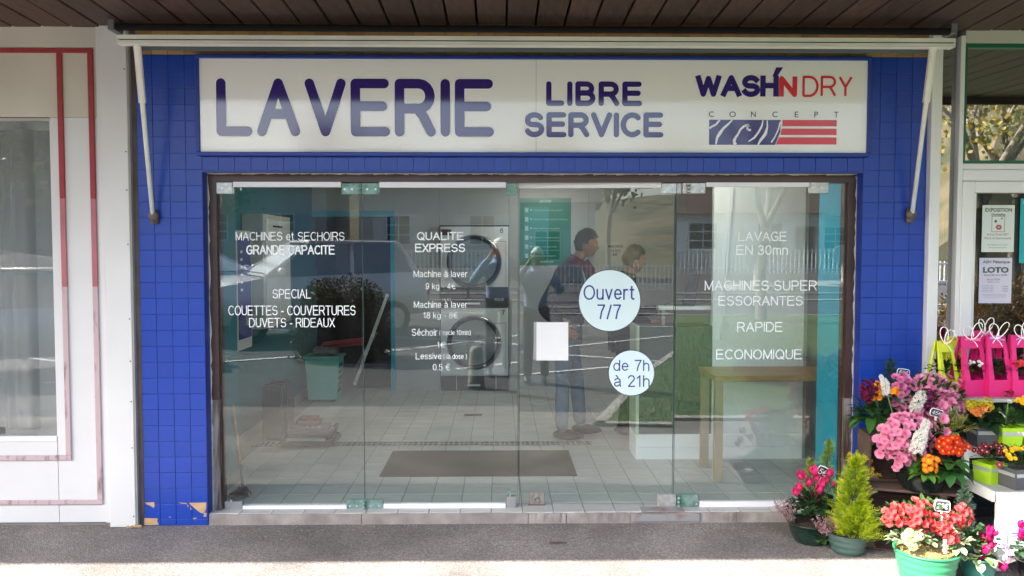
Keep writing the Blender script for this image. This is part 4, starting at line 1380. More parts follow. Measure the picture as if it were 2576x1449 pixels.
# leaning pale rails in the doorway
t = thing('leaning_rail', 'pale metal rail leaning across the dark doorway', 'rail', (X(891, 4.45), 4.40, FZ))
bm = bmesh.new()
a = at(892, 968, 4.35); a.z = max(a.z, FZ + .01); b = at(975, 740, 4.56)
d = (b - a).normalized(); s_ = d.cross(Vector((0, 1, 0))).normalized()
obox(bm, (a + b) / 2, (s_, d.cross(s_), d), (.018, .008, (b - a).length / 2))
link('rail_bar', bm, mat('galvanised_rail', (.5, .5, .46), rough=.5, metal=.2, var=.2, vscale=30), t)
bm = bmesh.new()
a2 = a + Vector((-.01, .06, .15)); b2 = b + Vector((-.14, .02, -.45))
obox(bm, (a2 + b2) / 2 + Vector((0, .0, 0)), (s_, d.cross(s_), (b2 - a2).normalized()), (.02, .006, (b2 - a2).length / 2))
link('rail_bar', bm, mat('grey_rail', (.12, .13, .13), rough=.5), t)

# floor cleaning machine: black tank and low red-grey body
BPL = mat('black_plastic', (.022, .022, .028), rough=.4)
GPL = mat('grey_plastic', (.12, .12, .13), rough=.4)
t = thing('cleaning_machine_case', 'upright black plastic case standing by the teal wall', 'case', (-1.94, 2.1, FZ))
o_ = bx('body', BPL, t, -2.08, -1.86, 1.98, 2.28, FZ, FZ + .50, bev=.03)
bx('edge_strip', SCREWM, t, -1.90, -1.893, 1.972, 1.980, FZ + .03, FZ + .47)
bx('handle', BPL, t, -2.02, -1.90, 2.08, 2.16, FZ + .4985, FZ + .525, bev=.008)
bx('latch', GPL, t, -1.8595, -1.845, 2.08, 2.14, FZ + .30, FZ + .36)
t = thing('floor_scrubber', 'low grey floor scrubber with a dull red lid by the drain', 'floor scrubber', (-1.62, 1.9, FZ))
bx('skirt', BPL, t, -1.86, -1.40, 1.74, 2.08, FZ + .012, FZ + .065, bev=.015)
bm = bmesh.new(); box(bm, -1.82, -1.44, 1.78, 2.06, FZ + .066, FZ + .16); bmesh.ops.bevel(bm, geom=bm.edges[:], offset=.03, segments=3, affect='EDGES'); link('body', bm, GPL, t, True)
bm = bmesh.new(); box(bm, -1.76, -1.55, 1.86, 2.05, FZ + .150, FZ + .225); bmesh.ops.bevel(bm, geom=bm.edges[:], offset=.03, segments=3, affect='EDGES'); link('lid', bm, mat('dull_red_plastic', (.20, .03, .03), rough=.45), t, True)
bx('front_bar', SCREWM, t, -1.80, -1.47, 1.72, 1.738, FZ + .06, FZ + .085, bev=.004)
bm = bmesh.new(); tube(bm, [(-1.44, 1.8, FZ + .05), (-1.40, 1.78, FZ + .13), (-1.41, 1.95, FZ + .16), (-1.46, 2.0, FZ + .12)], .013, 8); link('hose', bm, BPL, t, True)
for k in range(3):
    bx('dial', SCREWM, t, -1.66 + k * .05, -1.63 + k * .05, 1.81, 1.83, FZ + .159, FZ + .168)
for sx_ in (-1.82, -1.44):
    bm = bmesh.new(); tube(bm, [(sx_ - .012, 2.06, FZ + .035), (sx_ + .012, 2.06, FZ + .035)], .035, 14); link('wheel', bm, BPL, t, True)

# broom
t = thing('broom', 'short wooden handled brush leaning in the left corner behind the glass', 'broom', (-1.74, .35, FZ))
pa = at(611, 1238, .34); pa.z = FZ + .02
pk = at(607, 1180, .36); pm = at(605, 1172, .38); pt_ = at(589, 1052, .60)
bm = bmesh.new(); tube(bm, [pm, pt_, pt_ + (pt_ - pm) * .5], .0125, 10)
link('handle', bm, mat('wood_handle', (.42, .26, .12), rough=.6, var=.15, vscale=20), t, True)
bm = bmesh.new(); tube(bm, [pa + Vector((0, 0, .05)), pk, pm], [.010, .012, .015], 8); link('socket', bm, GPL, t, True)
bm = bmesh.new()
for k in range(160):
    b_ = pa + Vector((uni(-.03, .03), uni(-.02, .02), uni(.04, .06)))
    e_ = pa + Vector((uni(-.10, .05), uni(-.05, .05), uni(-.015, .01)))
    e_.z = max(e_.z, FZ + .001)
    tube(bm, [b_, e_], [.003, .0015], 3, caps=False)
tagset(link('bristles', bm, mat('dark_bristle', (.05, .03, .03), rough=.9), t), kind='stuff')

# drain, mat, small grating
def grate(name, label, x0, x1, y0, y1, nx, ny, hgt, m, bar=.012):
    t = thing(name, label, 'drain', ((x0 + x1) / 2, (y0 + y1) / 2, FZ))
    bx('recess', BLACK, t, x0 + .001, x1 - .001, y0 + .001, y1 - .001, FZ - .002, FZ + .0012)
    bm = bmesh.new()
    for k in range(ny + 1):
        yy = y0 + (y1 - y0 - bar) * k / ny
        box(bm, x0, x1, yy, yy + bar, FZ + .0013, FZ + hgt)
    for k in range(nx + 1):
        xx = x0 + (x1 - x0 - bar) * k / nx
        for j in range(ny):
            ya_ = y0 + (y1 - y0 - bar) * j / ny + bar; yb_ = y0 + (y1 - y0 - bar) * (j + 1) / ny
            box(bm, xx, xx + bar * (2.2 if k % 4 == 0 else 1), ya_ + .0004, yb_ - .0004, FZ + .0013, FZ + hgt - .0006)
    tagset(link('grid', bm, m, t), kind='stuff')
grate('drain_channel', 'long floor drain with two rows of square holes across the shop', -2.12, .80, 1.80, 1.95, 66, 2, .006, mat('drain_plastic', (.27, .26, .24), rough=.6))
grate('floor_grating', 'small dark oblong grating in the floor before the dryers', X(1167, 3.15), X(1212, 3.15), 3.07, 3.17, 7, 1, .004, mat('dark_grate', (.05, .045, .04), rough=.6), bar=.006)
t = thing('doormat', 'wide dark brown doormat lying on the grey tiles', 'doormat', (-.16, 1.22, FZ))
bm = bmesh.new()
box(bm, -.885, .575, .84, 1.60, FZ + .001, FZ + .010)
link('pile', bm, mat('mat_fibre', (.045, .038, .034), rough=1, color2=(.02, .017, .015), vscale=160, bump=1, bscale=300), t)

# table of light wood
WOOD = mat('oiled_table_wood', (.36, .22, .09), rough=.35, color2=(.26, .15, .06), vscale=4, stretch=(1, 9, 9))
WOODL = mat('table_leg_wood', (.27, .215, .13), rough=.5, var=.12, vscale=6)
t = thing('table', 'light wooden table by the turquoise wall', 'table', (2.05, .9, FZ))
bx('top', WOOD, t, 1.545, 2.55, .66, 1.14, .800, .843, bev=.003)
for x_, y_ in ((1.555, .68), (1.555, 1.075), (2.48, .68), (2.48, 1.075)):
    bx('leg', WOODL, t, x_, x_ + .058, y_, y_ + .055, FZ, .7995, bev=.002)

# white service counter and screen wall
yc = 1.32
t = thing('service_counter', 'white edged counter with a dark glazed front behind the table', 'counter', (1.4, yc, FZ))
bx('plinth', INW, t, 1.09, 2.43, yc, yc + .34, FZ, Z(1127, yc), bev=.002)
bx('plinth', INW, t, 1.092, 2.43, yc + .006, yc + .34, Z(1127, yc) + .001, Z(1095, yc), bev=.002)
bx('front', mat('dark_counter_front', (.05, .065, .06), rough=.3), t, 1.115, 1.70, yc + .02, yc + .33, Z(1095, yc) + .001, Z(822, yc))
bx('edge_strip', mat('pale_green_edge', (.45, .50, .40), rough=.4), t, 1.09, 1.1145, yc + .004, yc + .33, Z(1094, yc) + .001, Z(820, yc))
bx('screen_panel', INW, t, 1.7005, 2.43, yc + .008, yc + .06, Z(1095, yc) + .001, CZ - .01)
bx('panel_edge', GREYW, t, 2.4305, 2.46, yc + .02, yc + .06, FZ, CZ - .01)
yk = 1.45
bx('shelf', INW, t, X(1658, yk), X(1808, yk), yk, yk + .10, Z(780, yk), Z(771, yk))
bx('shelf_post', GREYW, t, X(1790, yk), X(1800, yk), yk + .03, yk + .06, Z(822, yk), Z(780, yk) - .001)
bx('shelf_post', GREYW, t, X(1668, yk), X(1676, yk), yk + .03, yk + .06, Z(822, yk), Z(780, yk) - .001)
bm = bmesh.new()
a_, b_ = at(1843, 470, yc - .02), at(1815, 855, yc - .02)
d = (b_ - a_).normalized(); s_ = d.cross(Vector((0, 1, 0))).normalized()
obox(bm, (a_ + b_) / 2, (s_, Vector((0, 1, 0)), d), (.007, .006, (b_ - a_).length / 2))
t2 = thing('bright_line_strip', 'slanting white strip added for a bright line over the white screen panel', 'pole', (b_.x, yc - .02, FZ))
link('pole', bm, WHITER, t2)  # added white strip standing in for a bright line on the panel
t = thing('payment_screen', 'dark slanted screen standing on the narrow shelf', 'screen', (X(1735, 1.45), 1.5, Z(771, 1.45)))
bm = bmesh.new()
P = [at(1713, 771, 1.47), at(1746, 771, 1.47), at(1757, 689, 1.49), at(1733, 687, 1.49)]
fr_ = [bm.verts.new(p) for p in P]; bk_ = [bm.verts.new(p + Vector((.02, .05, 0))) for p in P]
bm.faces.new(fr_); bm.faces.new(bk_[::-1])
for k in range(4): bm.faces.new((fr_[k], bk_[k], bk_[(k + 1) % 4], fr_[(k + 1) % 4]))
bmesh.ops.recalc_face_normals(bm, faces=bm.faces[:])
link('casing', bm, BPL, t)
bx('foot', BPL, t, X(1700, 1.47), X(1748, 1.47), 1.46, 1.54, Z(771, 1.45) + .001, Z(767, 1.45))

# ================================================================ PEOPLE
SKIN = mat('skin', (.40, .20, .13), rough=.5, var=.06, vscale=12)
HAIRG = mat('greying_brown_hair', (.075, .058, .045), rough=.6, var=.5, vscale=90)
HAIRD = mat('dark_hair', (.016, .012, .011), rough=.5, var=.4, vscale=90)
HAIRW = mat('white_hair', (.75, .72, .68), rough=.6, var=.3, vscale=60)
JKT = mat('navy_black_jacket', (.008, .008, .016), rough=.8, bump=.3, bscale=14)
JKT2 = mat('black_jacket', (.008, .008, .010), rough=.8, bump=.3, bscale=14)
MAROON = mat('maroon_scarf', (.13, .012, .018), rough=.9, bump=.3, bscale=60)
JEANS = mat('faded_jeans', (.075, .12, .18), rough=.9, color2=(.16, .20, .25), vscale=6, bump=.3, bscale=25)
TROU = mat('dark_trousers', (.022, .024, .035), rough=.9)
SHOE = mat('dark_shoe', (.03, .022, .02), rough=.5)
SHIRTB = mat('pale_blue_shirt', (.22, .34, .55), rough=.8, bump=.3, bscale=20)

def skin_mesh(name, verts, edges, radii, root=0, sub=2, flat=None):
    me = bpy.data.meshes.new(name)
    me.from_pydata([tuple(v) for v in verts], edges, [])
    o = bpy.data.objects.new(name, me); COL.objects.link(o)
    md = o.modifiers.new('s', 'SKIN')
    md.use_smooth_shade = True
    for i, r in enumerate(radii):
        r = r if isinstance(r, tuple) else (r, r)
        me.skin_vertices[0].data[i].radius = r
        me.skin_vertices[0].data[i].use_root = (i == root)
    sb = o.modifiers.new('u', 'SUBSURF'); sb.levels = sub; sb.render_levels = sub
    dg = bpy.context.evaluated_depsgraph_get(); dg.update()
    out = bpy.data.meshes.new_from_object(o.evaluated_get(dg))
    bpy.data.objects.remove(o); bpy.data.meshes.remove(me)
    return out

def head_into(bm, c, yaw, pitch, s=1.0, roll=0):
    """sculpted head: face towards local +x, centre c, crown to chin .235 m"""
    M = Matrix.Translation(c) @ Euler((roll, pitch, yaw)).to_matrix().to_4x4()
    tmp = bmesh.new()
    bmesh.ops.create_uvsphere(tmp, u_segments=36, v_segments=28, radius=1)
    for v in tmp.verts:
        p = v.co.copy()
        x, y, z = p
        X_ = x * .098; Y_ = y * .076; Z_ = z * .118
        if z < 0:      # jaw
            k = -z
            Y_ *= 1 - .34 * k ** 1.4
            if x < 0: X_ *= 1 - .45 * k
            X_ += .016 * k ** 2
        f = max(0, x)
        front = f ** 2
        # brow, eye sockets, nose, lips, chin
        X_ -= .010 * front * math.exp(-((z - .02) / .12) ** 2) * (1 if abs(y) > .12 else .2)
        X_ += .006 * front * math.exp(-((z - .20) / .10) ** 2)
        nz_ = math.exp(-(y / .13) ** 2) * front
        if -.36 < z < .12:
            X_ += nz_ * .030 * max(0, min(1, (.12 - z) / .40)) ** 1.1 * (1 if z > -.27 else max(0, (z + .36) / .09))
        X_ += nz_ * .006 * math.exp(-((z + .50) / .06) ** 2) + nz_ * .004 * math.exp(-((z + .60) / .05) ** 2)
        X_ -= math.exp(-(y / .3) ** 2) * front * .004 * math.exp(-((z + .55) / .025) ** 2)
        X_ += math.exp(-(y / .3) ** 2) * front * .010 * math.exp(-((z + .86) / .14) ** 2)
        v.co = Vector((X_, Y_, Z_)) * s
    # ears
    for sy in (-1, 1):
        r = bmesh.ops.create_uvsphere(tmp, u_segments=10, v_segments=8, radius=1)
        for v in r['verts']:
            v.co = Vector((-.005 + v.co.x * .020 + v.co.z * -.006, sy * (.076 + abs(v.co.x) * .004) + v.co.y * .009, -.012 + v.co.z * .033)) * s
    tmp.transform(M)
    me = bpy.data.meshes.new('tmp'); tmp.to_mesh(me); tmp.free()
    bm.from_mesh(me); bpy.data.meshes.remove(me)
    return M

def hair_mesh(M, s, m, parent, back=True, thick=.012, line=.28, seed=1, ragged_=.010):
    rg = random.Random(seed)
    bm = bmesh.new()
    bmesh.ops.create_uvsphere(bm, u_segments=40, v_segments=30, radius=1)
    dele = []
    for v in bm.verts:
        x, y, z = v.co
        lim = line if x > .25 else (-.10 if abs(y) > .6 and x > -.2 else -.55)
        if x > .25: lim = line + .30 * (x - .25)
        if z < lim: dele.append(v); continue
        k = 1 + (thick + rg.uniform(0, ragged_)) / .1
        X_ = x * .098 * k; Y_ = y * .076 * k * 1.02; Z_ = z * .118 * k
        if z < 0:
            Y_ *= 1 - .25 * (-z) ** 1.4; X_ *= 1 - .30 * (-z) if x < 0 else 1
        v.co = Vector((X_, Y_, Z_)) * s
    bmesh.ops.delete(bm, geom=dele, context='VERTS')
    ext = bmesh.ops.extrude_face_region(bm, geom=bm.faces[:])
    for v in [g for g in ext['geom'] if isinstance(g, bmesh.types.BMVert)]:
        v.co *= .90
    bmesh.ops.recalc_face_normals(bm, faces=bm.faces[:])
    bm.transform(M)
    h = link('hair', bm, m, parent, True)
    return h

def eyes(M, s, parent):
    for sy in (-1, 1):
        bm = bmesh.new(); bmesh.ops.create_uvsphere(bm, u_segments=10, v_segments=8, radius=.0115 * s)
        bm.transform(M @ Matrix.Translation(Vector((.078, sy * .031, .004)) * s)); link('eye', bm, mat('eye_white', (.55, .52, .5), rough=.2), parent, True)
        bm = bmesh.new(); bmesh.ops.create_uvsphere(bm, u_segments=8, v_segments=6, radius=.0055 * s)
        bm.transform(M @ Matrix.Translation(Vector((.0865, sy * .031, .004)) * s)); link('iris', bm, mat('iris', (.03, .02, .015), rough=.2), parent, True)
        bm = bmesh.new(); bmesh.ops.create_uvsphere(bm, u_segments=10, v_segments=6, radius=1)
        for v in bm.verts: v.co = Vector((v.co.x * .006, v.co.y * .020, v.co.z * .0035))
        bm.transform(M @ Matrix.Translation(Vector((.091, sy * .031, .024)) * s)); link('eyebrow', bm, HAIRD, parent, True)

def hand_chain(V, E, Rr, wrist_i, wrist, dirn, palm_n, curl=.5, s=1.0):
    """palm and five fingers grown from the wrist; side vector across the palm"""
    d = dirn.normalized(); n = palm_n.normalized(); sd = d.cross(n).normalized()
    palm = wrist + d * .045 * s
    V.append(palm); E.append((wrist_i, len(V) - 1)); Rr.append((.036 * s, .016 * s)); pi = len(V) - 1
    k2 = wrist + d * .085 * s
    for k, (off, ln) in enumerate(((-.033, .068), (-.011, .080), (.011, .076), (.031, .060))):
        b = k2 + sd * off * s
        V.append(b); E.append((pi, len(V) - 1)); Rr.append(.0095 * s); prev = len(V) - 1
        p = b
        for j in range(3):
            a = curl * (j + 1) * .6
            p = p + (d * math.cos(a) + n * math.sin(a)) * ln * s / 3
            V.append(p); E.append((prev, len(V) - 1)); Rr.append((.0085 - .001 * j) * s); prev = len(V) - 1
    b = wrist + d * .03 * s - sd * .038 * s
    V.append(b); E.append((pi, len(V) - 1)); Rr.append(.012 * s); prev = len(V) - 1
    p = b
    for j in range(2):
        p = p + (d * .75 - sd * .4 + n * .45).normalized() * .03 * s
        V.append(p); E.append((prev, len(V) - 1)); Rr.append(.0095 * s); prev = len(V) - 1

def person(label, J, look, mats, group, hairm, s=1.0, hand_pose=None, scarf=False, collar=True):
    """J: joints in world coordinates. look: (yaw, pitch) of the head."""
    root = J['pelvis']
    foot = min(J['ankle_l'].z, J['ankle_r'].z)
    t = thing('person', label, 'person', (root.x, root.y, foot - .08 * s), group)
    # body: one continuous skin surface
    V, E, Rr = [], [], []
    def add(p, r, par=None):
        V.append(Vector(p)); Rr.append(r)
        if par is not None: E.append((par, len(V) - 1))
        return len(V) - 1
    pv = add(J['pelvis'], (.13 * s, .10 * s)); sp = add(J['pelvis'].lerp(J['chest'], .5), (.115 * s, .09 * s), pv)
    ch = add(J['chest'], (.14 * s, .105 * s), sp); nk = add(J['neck'], .060 * s, ch)
    hd_base = add(J['neck'].lerp(J['head'], .45), .056 * s, nk); add(J['neck'].lerp(J['head'], .8), .05 * s, hd_base)
    for sd in ('l', 'r'):
        sh = add(J['sh_' + sd], .056 * s, ch); el = add(J['el_' + sd], .040 * s, sh)
        md = add(J['el_' + sd].lerp(J['wr_' + sd], .35), .038 * s, el); wr = add(J['wr_' + sd], .025 * s, md)
        dd = (J['wr_' + sd] - J['el_' + sd])
        hd, hn, hc = (hand_pose or {}).get(sd, (dd, Vector((0, -1, 0)) if abs(dd.normalized().y) < .8 else Vector((1, 0, 0)), .5))
        hand_chain(V, E, Rr, wr, J['wr_' + sd], hd, hn, hc, s)
        hp = add(J['hip_' + sd], .092 * s, pv); kn = add(J['kn_' + sd], .056 * s, hp)
        cf = add(J['kn_' + sd].lerp(J['ankle_' + sd], .3), .055 * s, kn); an = add(J['ankle_' + sd], .036 * s, cf)
        add(J['ankle_' + sd] + J['toe'] * .10 * s + Vector((0, 0, -.045 * s)), (.036 * s, .024 * s), an)
    me = skin_mesh('body', V, E, Rr)
    bm = bmesh.new(); bm.from_mesh(me); bpy.data.meshes.remove(me)
    M = head_into(bm, J['head'], look[0], look[1], s * 1.0)
    body = link('body', bm, SKIN, t, True)
    hair_mesh(M, s, hairm, t, seed=len(label))
    eyes(M, s, t)
    # jacket
    V, E, Rr = [], [], []
    k = mats.get('bulk', 1.0) * s
    pv = add(J['pelvis'] + (J['chest'] - J['pelvis']) * -.12, (.175 * k, .135 * k)); p1 = add(J['pelvis'].lerp(J['chest'], .3), (.165 * k, .13 * k), pv)
    sp = add(J['pelvis'].lerp(J['chest'], .62), (.168 * k, .13 * k), p1)
    ch = add(J['chest'], (.178 * k, .132 * k), sp); nk = add(J['chest'].lerp(J['neck'], .75), (.10 * k, .09 * k), ch)
    for sd in ('l', 'r'):
        sh = add(J['sh_' + sd], .083 * k, ch); m1 = add(J['sh_' + sd].lerp(J['el_' + sd], .5), .066 * k, sh)
        el = add(J['el_' + sd], .060 * k, m1); add(J['el_' + sd].lerp(J['wr_' + sd], .92), .046 * k, el)
    jk = link('jacket', skin_mesh('jacket', V, E, Rr), mats['top'], t, True)
    if collar:
        bm = bmesh.new()
        dn = (J['neck'] - J['chest']).normalized()
        tube(bm, [J['chest'].lerp(J['neck'], .72), J['neck'] + dn * .005, J['neck'] + dn * .03], [.088 * s, .078 * s, .074 * s], 18)
        link('collar', bm, mats.get('collar', mats['top']), t, True)
    if scarf:
        bm = bmesh.new()
        fx = Vector((math.cos(look[0]), math.sin(look[0]), 0))
        pts = [J['neck'] + fx * .06 + Vector((0, 0, -.01)), J['neck'] + fx * .115 + Vector((0, 0, -.09)), J['neck'] + fx * .135 + Vector((0, 0, -.20)), J['neck'] + fx * .13 + Vector((0, 0, -.32))]
        tube(bm, pts, [.05, .055, .045, .03], 10)
        link('scarf', bm, MAROON, t, True)
    # trousers
    V, E, Rr = [], [], []
    pv = add(J['pelvis'], (.142 * s, .115 * s))
    for sd in ('l', 'r'):
        hp = add(J['hip_' + sd], .104 * s, pv); m1 = add(J['hip_' + sd].lerp(J['kn_' + sd], .5), .088 * s, hp)
        kn = add(J['kn_' + sd], .070 * s, m1); m2 = add(J['kn_' + sd].lerp(J['ankle_' + sd], .5), .068 * s, kn)
        add(J['ankle_' + sd] + Vector((0, 0, -.015)), .062 * s, m2)
    link('trousers', skin_mesh('trousers', V, E, Rr), mats['legs'], t, True)
    for sd in ('l', 'r'):
        a = J['ankle_' + sd]; tz = foot - .08 * s
        bm = bmesh.new()
        bmesh.ops.create_uvsphere(bm, u_segments=16, v_segments=10, radius=1)
        yaw = math.atan2(J['toe'].y, J['toe'].x)
        for v in bm.verts:
            v.co = Vector((v.co.x * .145, v.co.y * .048, max(v.co.z, -.75) * .05 * (1 - .35 * max(0, v.co.x))))
        bm.transform(Matrix.Translation(Vector((a.x, a.y, tz + .040)) + J['toe'] * .06 * s) @ Matrix.Rotation(yaw, 4, 'Z'))
        link('shoe', bm, SHOE, t, True)
    return t

# taller man, facing right in front of the dryers, hand at his hip
y0 = 2.15
def v3(x, y, z): return Vector((x, y, z))
J = dict(pelvis=v3(.60, y0, 1.02), chest=v3(.60, y0 - .02, 1.45), neck=v3(.69, y0 - .02, 1.615), head=v3(.775, y0 - .03, 1.765),
         sh_l=v3(.60, y0 + .17, 1.50), sh_r=v3(.56, y0 - .19, 1.49), el_l=v3(.74, y0 + .24, 1.22), el_r=v3(.37, y0 - .27, 1.20),
         wr_l=v3(.93, y0 + .16, 1.20), wr_r=v3(.56, y0 - .24, 1.04), hip_l=v3(.61, y0 + .09, .98), hip_r=v3(.58, y0 - .09, .98),
         kn_l=v3(.70, y0 + .10, .57), kn_r=v3(.56, y0 - .10, .56), ankle_l=v3(.74, y0 + .11, FZ + .085), ankle_r=v3(.55, y0 - .13, FZ + .085),
         toe=v3(.94, -.34, 0))
J = {k: (v + Vector((0, 0, .035)) if 'ankle' not in k and k != 'toe' else v) for k, v in J.items()}
person('tall man with short greying hair in a dark jacket and jeans, hand at his hip', J, (R(-8), R(8)), dict(top=JKT, legs=JEANS, bulk=1.06, collar=MAROON), 'men talking inside the laundrette', HAIRG, scarf=True)
y0 = 2.30
J = dict(pelvis=v3(1.15, y0, .94), chest=v3(1.13, y0, 1.33), neck=v3(1.17, y0 - .01, 1.48), head=v3(1.225, y0 - .02, 1.625),
         sh_l=v3(1.13, y0 + .17, 1.38), sh_r=v3(1.12, y0 - .18, 1.375), el_l=v3(1.28, y0 + .2, 1.13), el_r=v3(1.17, y0 - .24, 1.09),
         wr_l=v3(1.50, y0 + .10, 1.16), wr_r=v3(1.37, y0 - .16, 1.06), hip_l=v3(1.15, y0 + .09, .90), hip_r=v3(1.15, y0 - .09, .90),
         kn_l=v3(1.18, y0 + .10, .52), kn_r=v3(1.19, y0 - .10, .52), ankle_l=v3(1.18, y0 + .10, FZ + .085), ankle_r=v3(1.12, y0 - .11, FZ + .085),
         toe=v3(.98, -.17, 0))
J = {k: (v + Vector((0, 0, .035)) if 'ankle' not in k and k != 'toe' else v) for k, v in J.items()}
person('shorter man with dark hair in a black jacket looking at the screen', J, (R(12), R(10)), dict(top=JKT2, legs=TROU), 'men talking inside the laundrette', HAIRD)
# photographer, outside, seen in the glass
y0 = -5.42
J = dict(pelvis=v3(-.02, y0, .98), chest=v3(-.02, y0, 1.36), neck=v3(-.01, y0, 1.53), head=v3(.0, y0 + .01, 1.68),
         sh_l=v3(.17, y0, 1.43), sh_r=v3(-.21, y0, 1.43), el_l=v3(.33, y0 + .14, 1.22), el_r=v3(-.36, y0 + .13, 1.22),
         wr_l=v3(.10, y0 + .20, 1.60), wr_r=v3(-.12, y0 + .20, 1.58), hip_l=v3(.08, y0, .94), hip_r=v3(-.10, y0, .94),
         kn_l=v3(.10, y0, .50), kn_r=v3(-.12, y0, .50), ankle_l=v3(.10, y0, .085), ankle_r=v3(-.13, y0, .085), toe=v3(0, 1, 0))
up_ = Vector((0, .1, 1))
ph = person('white haired photographer in a pale blue shirt, reflected in the glass', J, (R(90), R(2)), dict(top=SHIRTB, legs=TROU), None, HAIRW,
            hand_pose={'l': (Vector((-.5, .1, .8)), Vector((-.8, .3, -.3)), .7), 'r': (Vector((.5, .1, .8)), Vector((.8, .3, -.3)), .7)})

# ================================================================ FLOWER STALL
UP = Vector((0, 0, 1))
def newp():
    bm = bmesh.new(); return bm, bm.loops.layers.float_color.new('Col')
def paint(f, cl, c):
    for lp in f.loops: lp[cl] = (c[0], c[1], c[2], 1)
def jit(c, a=.15):
    k = 1 + uni(-a, a)
    return (min(1, c[0] * k * (1 + uni(-.05, .05))), min(1, c[1] * k), min(1, c[2] * k * (1 + uni(-.08, .08))))
def rdir(zmin=-1.0):
    while True:
        v = Vector((uni(-1, 1), uni(-1, 1), uni(-1, 1)))
        if .05 < v.length < 1:
            v.normalize()
            if v.z >= zmin: return v
def leaf_(bm, cl, p, d, ln, wd, c, bend=.3, edge=None, fold=.25, n=4, wave=0):
    """a folded leaf blade of n segments from p along d"""
    d = d.normalized()
    s = d.cross(UP)
    s = s.normalized() if s.length > .05 else Vector((1, 0, 0))
    nrm = s.cross(d).normalized()
    prev = None
    pos = Vector(p)
    dd = d.copy()
    for i in range(n + 1):
        t = i / n
        w_ = wd * .5 * (math.sin(math.pi * min(1, t * .92 + .08)) ** .7) if 0 < i < n else (wd * .10 if i == 0 else .0003)
        up_ = nrm * (fold * w_)
        wob = nrm * (wave * wd * math.sin(i * 2.4))
        l = bm.verts.new(pos - s * w_ + up_ + wob); m_ = bm.verts.new(pos); r = bm.verts.new(pos + s * w_ + up_ - wob)
        if prev:
            for a, b, e_ in ((0, 1, True), (1, 2, True)):
                f = bm.faces.new((prev[a], prev[b], (l, m_, r)[b], (l, m_, r)[a]))
                paint(f, cl, c)
                if edge:
                    for lp in f.loops:
                        if lp.vert in (l, r, prev[0], prev[2]): lp[cl] = (*edge, 1)
        prev = (l, m_, r)
        dd = (dd - UP * bend * (1 / n)).normalized()
        pos = pos + dd * ln / n
def mesh_of(bm, name, m=None, smooth=True):
    me = bpy.data.meshes.new(name); bm.to_mesh(me); bm.free()
    me.materials.append(m or PLANT)
    if smooth: me.shade_smooth()
    return me

# ---- blossoms; each mesh is one flower facing +z
def petal_flower(name, n, r, c, cc, layers=1, ruffle=.15, cup=.25, notch=False, eye=None, eye_r=.2, wide=1.0, edgec=None):
    bm, cl = newp()
    for L in range(layers):
        rr = r * (1 - .28 * L)
        for k in range(n):
            a = 2 * math.pi * (k + .5 * L) / n + uni(-.08, .08)
            hw = math.pi / n * 1.08 * wide
            segs = 5
            rows = []
            for i, q in enumerate((.06, .35, .72, .95, 1.0)):
                row = []
                for j in range(5):
                    u = (j - 2) / 2
                    ww = hw * (.75 if i == 0 else (1.0 if i < 3 else (.86 if i == 3 else .60)))
                    rad = rr * q * (1 - .06 * abs(u) * (i > 2))
                    if notch and i == 4 and j == 2: rad *= .86
                    z = cup * rr * q ** 1.5 * (1 + L * .9) + ruffle * rr * q * math.sin(j * 2.1 + k * 1.7 + i) * .5 + .0006 * L + (k % 2) * .0004
                    row.append(bm.verts.new((rad * math.cos(a + ww * u), rad * math.sin(a + ww * u), z)))
                rows.append(row)
            for i in range(4):
                for j in range(4):
                    f = bm.faces.new((rows[i][j], rows[i][j + 1], rows[i + 1][j + 1], rows[i + 1][j]))
                    for lp in f.loops:
                        q = (lp.vert.co.xy.length) / rr
                        t = min(1, max(0, (q - .15) / .6))
                        col = [cc[x] * (1 - t) + c[x] * t for x in range(3)]
                        if edgec and q > .86: col = edgec
                        lp[cl] = (*col, 1)
    if eye:
        v0 = bm.verts.new((0, 0, r * .13))
        ring = [bm.verts.new((r * eye_r * math.cos(2 * math.pi * k / 8), r * eye_r * math.sin(2 * math.pi * k / 8), r * .10)) for k in range(8)]
        for k in range(8): paint(bm.faces.new((v0, ring[k], ring[(k + 1) % 8])), cl, eye)
    return mesh_of(bm, name, PETAL)

AZ_P = [petal_flower('flower', 5, .030, (.86, .36, .52), (.74, .07, .24), 2, .35, .35) for _ in range(4)]
AZ_P2 = [petal_flower('flower', 5, .028, (.80, .28, .52), (.66, .06, .26), 2, .30, .4) for _ in range(2)]
AZ_R = [petal_flower('flower', 5, .029, (.76, .085, .085), (.58, .015, .03), 2, .35, .4) for _ in range(4)]
PR_PUR = [petal_flower('flower', 5, .019, (.20, .004, .10), (.16, .003, .09), 1, .12, .15, True, (.85, .45, .03), .16) for _ in range(2)]
PR_DARK = [petal_flower('flower', 6, .020, (.15, .004, .045), (.10, .002, .04), 2, .25, .3) for _ in range(2)]
PR_OR = [petal_flower('flower', 5, .020, (.90, .36, .010), (.90, .22, .006), 2, .2, .25, True) for _ in range(2)]
PR_RED = [petal_flower('flower', 5, .021, (.72, .035, .008), (.70, .05, .01), 1, .12, .12, True, (.95, .50, .03), .28) for _ in range(2)]
PR_YR = [petal_flower('flower', 5, .021, (.90, .30, .008), (.95, .42, .01), 1, .2, .2, True, (.95, .6, .03), .2, edgec=(.55, .03, .006)) for _ in range(2)]
CHRY = [petal_flower('flower', 14, .0165, (.17, .008, .035), (.22, .015, .06), 2, .1, .12, False, (.75, .50, .10), .30, wide=.8)]
CHRY_P = [petal_flower('flower', 14, .018, (.45, .03, .14), (.45, .03, .14), 2, .1, .12, False, (.75, .50, .10), .30, wide=.8)]
